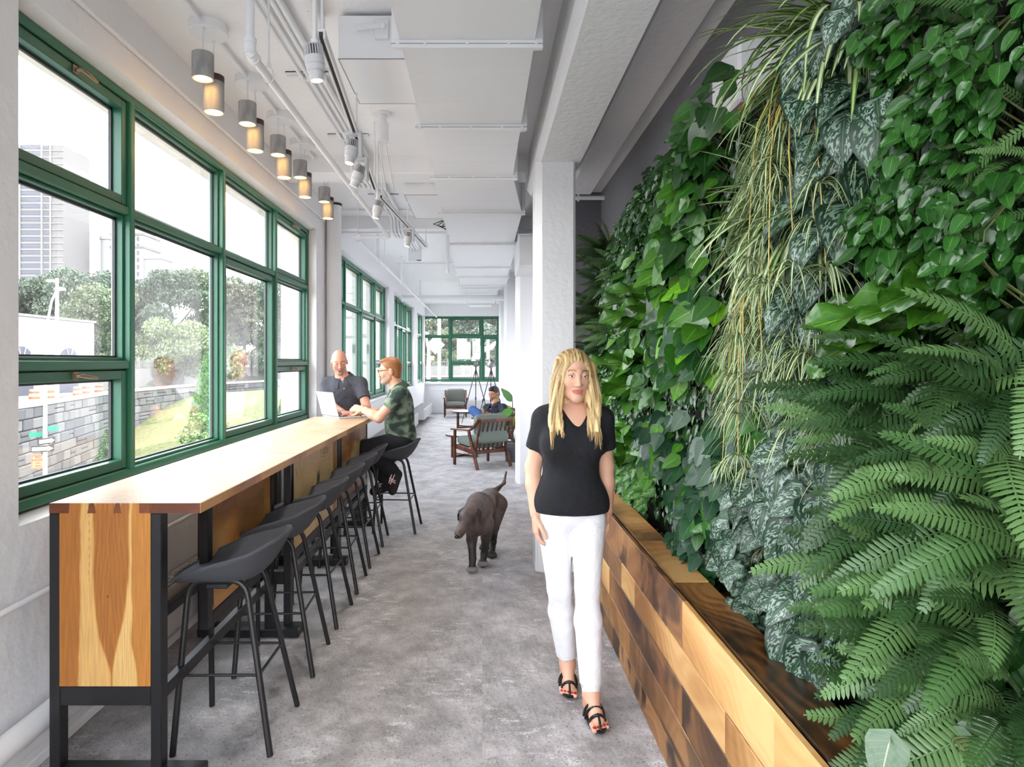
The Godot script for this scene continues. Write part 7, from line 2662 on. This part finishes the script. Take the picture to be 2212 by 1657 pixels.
func person_parts(o: Node3D, at: Vector3, q: Dictionary) -> void:     # the men: q holds their joints, colours and clothes
	var skin: Color = q.skin
	var sh: Array = q.sh
	var el: Array = q.el
	var wr: Array = q.wr
	var hip: Array = q.hip
	var kn: Array = q.kn
	var an: Array = q.an
	var toe: Array = q.toe
	var tb: Basis = q.torso
	var ch: Vector3 = q.chest
	var pe: Vector3 = q.pelvis
	var HB: Basis = q.look
	var hc: Vector3 = q.head
	var mid := ch.lerp(pe, 0.55)
	var fwd := tb * Vector3(0, 0, 1)
	var torso := [["e", ch, Vector3(0.165, 0.19, 0.115), tb, 0.03], ["e", mid + fwd * 0.015, Vector3(0.15, 0.16, 0.125), tb, 0.06], ["e", pe, Vector3(0.16, 0.12, 0.125), tb, 0.06], ["c", sh[0], sh[1], 0.048, 0.048, 0.05]]
	var nk0 := sh[0].lerp(sh[1], 0.5) as Vector3
	var up0: Vector3 = (hc - nk0).normalized()
	for k in 2:
		torso.append(["c", nk0 + up0 * 0.025, nk0.lerp(sh[k], 0.85) + up0 * 0.006, 0.046, 0.044, 0.04])
	var legs := []
	var sk := torso.duplicate()
	sk.append(["c", sh[0].lerp(sh[1], 0.5), hc + HB * Vector3(0, -0.05, -0.02), 0.068, 0.06, 0.05])
	for k in 2:
		sk.append(["c", sh[k], el[k], 0.050, 0.045, 0.03])
		sk.append(["c", el[k], el[k].lerp(wr[k], 0.35), 0.044, 0.045, 0.02])
		sk.append(["c", el[k].lerp(wr[k], 0.35), wr[k], 0.044, 0.030, 0.02])
		legs.append(["c", hip[k], kn[k], 0.085, 0.062, 0.04])
		legs.append(["c", kn[k], kn[k].lerp(an[k], 0.35), 0.06, 0.06, 0.03])
		legs.append(["c", kn[k].lerp(an[k], 0.35), an[k], 0.06, 0.045, 0.03])
	sk += legs
	for k in 2:
		sk.append(["c", an[k], toe[k], 0.036, 0.03, 0.02])
	var b := MB.new()
	b.col = skin
	blob(b, sk, 0.014)
	for k in 2:
		blob(b, hand_bones(wr[k], q.hand[k], 1.0, q.curl[k], -1.0 if k == 0 else 1.0), 0.005)
	blob(b, head_bones(hc, HB, q.get("hs", 1.0), 1.0, 0.0045), 0.0042, head_paint(hc, HB, q.get("hs", 1.0), skin, q.lip, q.brow, q.beard, q.beard_on))
	obj("body", b, K.skin, o, true)
	eyes(o, hc, HB, q.get("hs", 1.0), K.iris_brown)
	b = MB.new()
	var shirt := []
	for t in torso:
		var c: Array = t.duplicate()
		if c[0] == "e":
			c[2] = c[2] + Vector3.ONE * 0.014
		else:
			c[3] += 0.011; c[4] += 0.011
		shirt.append(c)
	for k in 2:
		shirt.append(["f", sh[k], sh[k].lerp(el[k], q.sleeve), 0.060, 0.064, 0.05])
	var nk: Vector3 = sh[0].lerp(sh[1], 0.5)
	var upn: Vector3 = (hc - nk).normalized()
	shirt.append(["f", nk, nk + upn * 0.075, 0.074, 0.069, 0.02])         # the collar
	shirt.append(["y", nk + upn * 0.055 + fwd * 0.075, nk + upn * 0.20 + fwd * 0.03, 0.012, 0.058, 0.006])
	blob(b, shirt, 0.012, q.get("shirt_paint", clothes_paint(q.shirt, q.blotch, q.seed)), [[pe - tb.y * q.hem, -tb.y]])
	obj("shirt", b, K.cloth, o, true)
	b = MB.new()
	var side := fwd.cross(upn).normalized()
	var fr := side.cross(upn) * -1.0
	if fr.dot(fwd) < 0.0:
		fr = -fr
	var crow := []
	for pr in [[0.094, 0.055], [0.079, 0.112], [0.081, 0.118], [0.089, 0.114], [0.122, 0.058], [0.121, 0.054]]:
		var row := []
		for j in 23:
			var an2 := lerpf(0.42, TAU - 0.42, j / 22.0)
			var fl := 1.0 + 0.16 * pow(absf(cos(an2 * 0.5)), 3.0) * (1.0 if pr[0] > 0.1 else 0.0)
			row.append(nk + (fr * cos(an2) + side * sin(an2)) * pr[0] * fl + upn * (pr[1] - 0.045 * maxf(0.0, cos(an2)) - 0.012))
		crow.append(row)
	b.grid(crow)
	for j in b.c.size():
		b.c[j] = q.shirt * 0.9
	obj("collar", b, K.cloth, o, true)
	b = MB.new()
	for j in 2:
		b.ball(nk + fwd * (0.088 + j * 0.035) + upn * (0.03 - j * 0.06), Vector3.ONE * 0.006, 5, 8)
	obj("buttons", b, K.sign_white, o).set_meta("kind", "stuff")
	b = MB.new()
	var tr := [["e", pe + tb.y * -0.02, Vector3(0.168, 0.115, 0.132), tb, 0.03]]
	for t in legs:
		var c: Array = t.duplicate()
		c[3] += 0.012; c[4] += 0.012
		tr.append(c)
	for k in 2:
		tr.append(["f", kn[k].lerp(an[k], 0.5), an[k].lerp(kn[k], 0.04), 0.07, 0.064, 0.02])
	blob(b, tr, 0.014, clothes_paint(q.trousers, 0.25, q.seed + 1))
	obj("trousers", b, K.cloth, o, true)
	for k in 2:
		b = MB.new()
		var d: Vector3 = (toe[k] - an[k]).normalized()
		var heel: Vector3 = an[k] + (an[k] - kn[k]).normalized() * 0.05
		b.col = q.shoe
		blob(b, [["c", heel, toe[k] + d * 0.03, 0.045, 0.038, 0.02], ["c", an[k], toe[k], 0.048, 0.036, 0.03]], 0.009)
		obj("shoe", b, K.cloth, o, true)
	if q.has("hair"):
		b = MB.new()
		var hair: Color = q.hair
		var hn := noise(60.0, q.seed + 5, 2)
		var hp := func(p: Vector3) -> Color: return hair * (1.0 + hn.get_noise_3d(p.x, p.y, p.z) * 0.22)
		var hs: float = q.get("hs", 1.0)
		blob(b, [["e", hc + HB * Vector3(0, 0.036, -0.018), Vector3(0.079, 0.089, 0.096) * hs, HB, 0.01], ["e", hc + HB * Vector3(0, -0.03, -0.055), Vector3(0.068, 0.06, 0.05) * hs, HB, 0.03], ["e", hc + HB * Vector3(0, 0.10, 0.035), Vector3(0.055, q.quiff, 0.05), HB, 0.02], ["x", hc + HB * Vector3(0, -0.035, 0.085), Vector3(0.10, 0.105, 0.085) * hs, HB, 0.006], ["x", hc + HB * Vector3(0.085, -0.03, 0.005), Vector3(0.03, 0.05, 0.03), HB, 0.01], ["x", hc + HB * Vector3(-0.085, -0.03, 0.005), Vector3(0.03, 0.05, 0.03), HB, 0.01]], 0.0055, hp)
		obj("hair", b, K.hair, o, true)

func standing_man() -> void:
	var at := Vector3(-1.40, 0, -6.66)
	var o := thing("person", "bald man in a charcoal polo shirt standing at the far end of the counter", "person", at)
	var J := func(u: float, v: float, d: float) -> Vector3: return P(u, v, d) - at
	var q := {"skin": skin_lin(206, 150, 126), "lip": skin_lin(176, 104, 92), "brow": skin_lin(140, 104, 84), "beard": skin_lin(170, 146, 132), "beard_on": 0.6, "seed": 900}
	q.torso = look(0.15, 0.14)
	q.look = look(0.28, 0.30, 0.05)
	q.head = J.call(733, 782, 6.52)
	q.sh = [J.call(708, 829, 6.62), J.call(779, 829, 6.55)]
	q.chest = J.call(745, 852, 6.60)
	q.pelvis = J.call(747, 925, 6.66)
	q.el = [J.call(706, 872, 6.50), J.call(792, 882, 6.42)]
	q.wr = [J.call(740, 890, 6.27), J.call(765, 892, 6.24)]
	q.hand = [frame_of(Vector3(1, -0.05, 0.5), Vector3(0, -1, 0)), frame_of(Vector3(-0.9, -0.05, 0.5), Vector3(0, -1, 0))]
	q.curl = [0.3, 0.25]
	q.hip = [Vector3(-0.10, 0.86, 0), Vector3(0.10, 0.86, 0)]
	q.kn = [Vector3(-0.11, 0.48, 0.02), Vector3(0.11, 0.48, 0.02)]
	q.an = [Vector3(-0.12, 0.09, -0.03), Vector3(0.12, 0.09, -0.03)]
	q.toe = [Vector3(-0.14, 0.04, 0.13), Vector3(0.14, 0.04, 0.13)]
	q.sleeve = 0.62
	q.shirt = skin_lin(70, 71, 78)
	q.blotch = 0.25
	q.hem = 0.06
	q.trousers = skin_lin(52, 54, 62)
	q.shoe = skin_lin(44, 38, 34)
	person_parts(o, at, q)
	var b := MB.new()
	var w: Vector3 = q.wr[1].lerp(q.el[1], 0.14)
	var d: Vector3 = (q.wr[1] - q.el[1]).normalized()
	b.tube([w - d * 0.012, w + d * 0.012], 0.034, 14)
	obj("watch", b, K.metal_watch, o)

func stool_man() -> void:
	var at := Vector3(-0.80, 0, -6.19)
	var o := thing("person", "seated man with glasses and ginger hair in a mottled green polo shirt", "person", at)
	var J := func(u: float, v: float, d: float) -> Vector3: return P(u, v, d) - at
	var q := {"skin": skin_lin(216, 162, 134), "lip": skin_lin(190, 116, 100), "brow": skin_lin(140, 92, 62), "beard": skin_lin(166, 142, 124), "beard_on": 0.8, "seed": 920}
	q.torso = look(-PI / 2 + 0.1, 0.10)
	q.look = look(-PI / 2 + 0.12, 0.10)
	q.head = J.call(842, 801, 6.14)
	q.hs = 1.06
	q.sh = [J.call(862, 851, 6.36), J.call(863, 851, 5.99)]
	q.chest = J.call(864, 876, 6.18)
	q.pelvis = J.call(868, 943, 6.19)
	q.el = [J.call(826, 893, 6.42), J.call(819, 903, 5.92)]
	q.wr = [J.call(785, 888, 6.28), J.call(783, 884, 5.98)]
	q.hand = [frame_of(Vector3(-1, 0.05, 0.25), Vector3(0.1, -0.5, 0.8)), frame_of(Vector3(-1, 0.12, -0.3), Vector3(0.1, -0.5, -0.8))]
	q.curl = [0.45, 0.4]
	q.hip = [J.call(862, 953, 6.29), J.call(864, 953, 6.10)]
	q.kn = [J.call(790, 967, 6.30), J.call(786, 968, 6.03)]
	q.an = [J.call(836, 1040, 6.26), J.call(850, 1018, 6.08)]
	q.toe = [J.call(812, 1058, 6.26), J.call(848, 1054, 6.04)]
	q.sleeve = 0.60
	q.shirt = skin_lin(66, 84, 68)
	var cam_n := noise(7.0, 922, 4)
	q.shirt_paint = func(p: Vector3) -> Color: return skin_lin(44, 60, 50).lerp(skin_lin(128, 142, 122), clampf(0.35 + cam_n.get_noise_3d(p.x, p.y * 1.6, p.z) * 1.9, 0, 1))
	q.blotch = 0.9
	q.hem = 0.10
	q.trousers = skin_lin(30, 29, 34)
	q.shoe = skin_lin(40, 36, 38)
	q.hair = skin_lin(150, 96, 52)
	q.quiff = 0.02
	person_parts(o, at, q)
	# trainers: red sides with pale crossing stripes
	for k in 2:
		var a: Vector3 = q.an[k]
		var t: Vector3 = q.toe[k]
		var d := (t - a).normalized()
		var side := Vector3(0, 0, 1)
		var nrm := (side - d * side.dot(d)).normalized()
		var cr := d.cross(nrm)
		var b := MB.new()
		b.ball(a.lerp(t, 0.55) + nrm * 0.033, Vector3(0.036, 0.06, 0.012), 6, 10, Basis(cr, d, cr.cross(d)))
		obj("side_panel", b, K.shoe_red, o)
		b = MB.new()
		var c := a.lerp(t, 0.55) + nrm * 0.0455
		for e in [[-0.02, -0.05, 0.018, 0.04], [0.008, -0.055, 0.032, 0.03], [-0.03, 0.012, 0.03, -0.018], [-0.03, 0.03, 0.03, 0.0]]:
			b.bar(c + cr * e[0] + d * e[1], c + cr * e[2] + d * e[3], 0.007, 0.004, nrm)
		obj("stripes", b, K.shoe_stripe, o)
	# spectacles
	var B: Basis = q.look
	var h: Vector3 = q.head
	var b := MB.new()
	for x in [-1.0, 1.0]:
		var ring := []
		for k in 17:
			var an := TAU * k / 16
			ring.append(h + B * (Vector3(0.033 * x + cos(an) * 0.024, 0.006 + sin(an) * 0.016, 0.103 - absf(cos(an) * 0.3 + x * 0.0) * 0.01) * 1.06))
		b.tube(ring, 0.0018, 6, false)
		b.tube([h + B * (Vector3(0.057 * x, 0.010, 0.098) * 1.06), h + B * (Vector3(0.078 * x, 0.010, 0.03) * 1.06), h + B * (Vector3(0.080 * x, 0.006, -0.015) * 1.06)], 0.0028, 6)
	b.tube([h + B * (Vector3(-0.010, 0.010, 0.106) * 1.06), h + B * (Vector3(0.010, 0.010, 0.106) * 1.06)], 0.002, 6)
	obj("glasses", b, K.spectacles, o)
	b = MB.new()
	var w: Vector3 = q.wr[1].lerp(q.el[1], 0.15)
	var d2: Vector3 = (q.wr[1] - q.el[1]).normalized()
	b.tube([w - d2 * 0.008, w + d2 * 0.008], 0.0345, 14)
	obj("wristband", b, K.sign_white, o)

func lounge_man() -> void:
	var at := Vector3(0.22, 0, -11.7)
	var o := thing("person", "man in a navy short sleeved shirt and jeans sitting in an armchair with a phone", "person", at)
	var J := func(u: float, v: float, d: float) -> Vector3: return P(u, v, d) - at
	var q := {"skin": skin_lin(158, 112, 86), "lip": skin_lin(136, 84, 74), "brow": skin_lin(40, 30, 26), "beard": skin_lin(90, 66, 54), "beard_on": 0.25, "seed": 940}
	q.torso = look(-0.75, -0.15)
	q.look = look(-0.75, 0.35)
	q.head = J.call(1067, 850, 11.55)
	q.hs = 1.08
	q.sh = [J.call(1052, 881, 11.62), J.call(1088, 881, 11.38)]
	q.chest = J.call(1071, 893, 11.56)
	q.pelvis = J.call(1076, 912, 11.66)
	q.el = [J.call(1050, 900, 11.5), J.call(1087, 902, 11.2)]
	q.wr = [J.call(1046, 893, 11.24), J.call(1056, 895, 11.12)]
	q.hand = [frame_of(Vector3(-0.3, 0.1, 0.9), Vector3(0.8, 0.4, 0.2)), frame_of(Vector3(-0.85, 0.1, 0.4), Vector3(0.3, 0.6, 0.6))]
	q.curl = [0.7, 0.7]
	q.hip = [J.call(1068, 916, 11.72), J.call(1078, 916, 11.55)]
	q.kn = [J.call(1021, 886, 11.45), J.call(1036, 908, 11.1)]
	q.an = [J.call(1044, 908, 11.15), J.call(1032, 944, 11.25)]
	q.toe = [J.call(1030, 915, 11.0), J.call(1018, 950, 11.15)]
	q.sleeve = 0.62
	q.shirt = skin_lin(34, 36, 52)
	q.blotch = 0.2
	q.hem = 0.02
	q.trousers = skin_lin(56, 84, 138)
	q.shoe = skin_lin(44, 40, 40)
	q.hair = skin_lin(22, 19, 19)
	q.quiff = 0.035
	person_parts(o, at, q)
	var b := MB.new()
	var hm: Vector3 = P(1046, 889, 11.1) - at
	b.box(hm, Vector3(0.075, 0.15, 0.009), look(-0.75, -0.7), 0.003)
	var ph := obj("phone", b, K.phone_black, null)
	ph.position = at
	tag(ph, "dark phone in the hands of the man in the navy shirt", "phone")
	b = MB.new()
	var w: Vector3 = q.wr[1].lerp(q.el[1], 0.16)
	var d: Vector3 = (q.wr[1] - q.el[1]).normalized()
	b.tube([w - d * 0.012, w + d * 0.012], 0.036, 14)
	obj("wristband", b, K.wristband, o)

func dog() -> void:
	var at := Vector3(0.0, 0, -5.1)
	var o := thing("dog", "dark brown short haired dog walking towards the camera with lowered head", "dog", at)
	var J := func(u: float, v: float, d: float) -> Vector3: return P(u, v, d) - at
	var I := Basis.IDENTITY
	var ch: Vector3 = J.call(1033, 1116, 4.92)
	var wi: Vector3 = J.call(1036, 1082, 4.98)
	var pe: Vector3 = J.call(1058, 1083, 5.48)
	var yaw := Basis(Vector3.UP, atan2(ch.x - pe.x, ch.z - pe.z))
	var hd: Vector3 = J.call(1012, 1118, 4.60)
	var hdir := Vector3(-0.42, -0.55, 0.72).normalized()
	var bones := [["e", ch, Vector3(0.09, 0.14, 0.15), yaw, 0.03], ["c", ch + Vector3(0, 0.05, -0.05), pe + Vector3(0, 0.02, 0), 0.092, 0.078, 0.06], ["e", pe, Vector3(0.082, 0.095, 0.12), yaw, 0.05],
		["e", ch.lerp(pe, 0.4) + Vector3(0, 0.01, 0), Vector3(0.082, 0.10, 0.16), yaw, 0.05],
		["c", wi + Vector3(0, 0.0, 0.10), hd - hdir * 0.05, 0.088, 0.066, 0.06],
		["e", hd, Vector3(0.066, 0.066, 0.078), frame_of(Vector3.UP, hdir), 0.02], ["c", hd + hdir * 0.05, hd + hdir * 0.155, 0.040, 0.030, 0.02],
		["c", hd + hdir * 0.10 + Vector3(0, -0.02, 0), hd + hdir * 0.14 + Vector3(0, -0.02, 0), 0.026, 0.022, 0.015]]
	# tail, lifted
	var tl := [pe + Vector3(0.01, 0.06, -0.12), pe + Vector3(0.07, 0.06, -0.22), pe + Vector3(0.13, 0.10, -0.30), pe + Vector3(0.15, 0.19, -0.34)]
	for k in 3:
		bones.append(["c", tl[k], tl[k + 1], 0.026 - k * 0.006, 0.020 - k * 0.005, 0.02])
	# legs: shoulder, elbow, wrist, paw - hip, knee, hock, paw
	var fl := [[J.call(1022, 1132, 4.90), J.call(1019, 1165, 4.98), J.call(1021, 1206, 4.93), J.call(1020, 1228, 4.90)], [J.call(1050, 1130, 4.94), J.call(1050, 1160, 5.06), J.call(1046, 1196, 5.10), J.call(1043, 1219, 5.04)]]
	for l in fl:
		bones.append(["c", l[0], l[1], 0.060, 0.040, 0.04])
		bones.append(["c", l[1], l[2], 0.038, 0.027, 0.02])
		bones.append(["c", l[2], l[3], 0.027, 0.025, 0.015])
	var hl := [[pe + Vector3(-0.06, -0.02, 0.02), J.call(1046, 1142, 5.38), J.call(1049, 1168, 5.60), J.call(1046, 1189, 5.47)], [pe + Vector3(0.07, -0.02, 0.02), J.call(1066, 1140, 5.30), J.call(1066, 1170, 5.42), J.call(1062, 1200, 5.26)]]
	for l in hl:
		bones.append(["c", l[0], l[1], 0.080, 0.045, 0.04])
		bones.append(["c", l[1], l[2], 0.042, 0.026, 0.02])
		bones.append(["c", l[2], l[3], 0.026, 0.024, 0.015])
	var b := MB.new()
	var n := noise(8.0, 961, 3)
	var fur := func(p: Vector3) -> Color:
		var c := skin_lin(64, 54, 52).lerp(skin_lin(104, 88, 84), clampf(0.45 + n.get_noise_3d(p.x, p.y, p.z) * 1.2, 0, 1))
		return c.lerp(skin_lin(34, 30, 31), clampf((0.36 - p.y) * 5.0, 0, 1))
	blob(b, bones, 0.010, fur)
	var paws := []
	for l in [fl[0], fl[1], hl[0], hl[1]]:
		var p: Vector3 = l[3]
		p.y = 0.028
		for k in 4:
			var q := p + Vector3((k - 1.5) * 0.019, -0.002, 0.035 - absf(k - 1.5) * 0.008)
			paws.append(["c", p + Vector3((k - 1.5) * 0.012, 0.004, -0.01), q, 0.020, 0.016, 0.008])
	var pawc := func(p: Vector3) -> Color: return skin_lin(36, 31, 32) if p.z < 0.0 or p.y > 0.045 else skin_lin(120, 112, 112)
	blob(b, paws, 0.006, pawc)
	obj("body", b, K.fur, o, true)
	for s in [-1.0, 1.0]:
		var m := MB.new()
		var sd: Vector3 = hdir.cross(Vector3.UP).normalized() * s
		var e0: Vector3 = hd + sd * 0.055 + Vector3(0, 0.04, 0) - hdir * 0.02
		m.grid([[e0 - hdir * 0.03, e0, e0 + hdir * 0.03], [e0 + sd * 0.035 - hdir * 0.02 + Vector3(0, -0.02, 0), e0 + sd * 0.04 + Vector3(0, -0.015, 0), e0 + sd * 0.03 + hdir * 0.035 + Vector3(0, -0.02, 0)], [e0 + sd * 0.035 + Vector3(0, -0.08, 0), e0 + sd * 0.04 + Vector3(0, -0.085, 0) + hdir * 0.01, e0 + sd * 0.035 + Vector3(0, -0.08, 0) + hdir * 0.02]])
		m.col = skin_lin(52, 44, 43)
		for k in m.c.size():
			m.c[k] = m.col
		obj("ear", m, K.fur, o, true)
		m = MB.new()
		m.ball(hd + sd * 0.036 + hdir * 0.052 + Vector3(0, 0.03, 0), Vector3.ONE * 0.010, 6, 8)
		obj("eye", m, K.iris_brown, o)
	var m := MB.new()
	m.ball(hd + hdir * 0.182, Vector3(0.018, 0.014, 0.014), 6, 10)
	obj("nose", m, K.sandal_black, o)
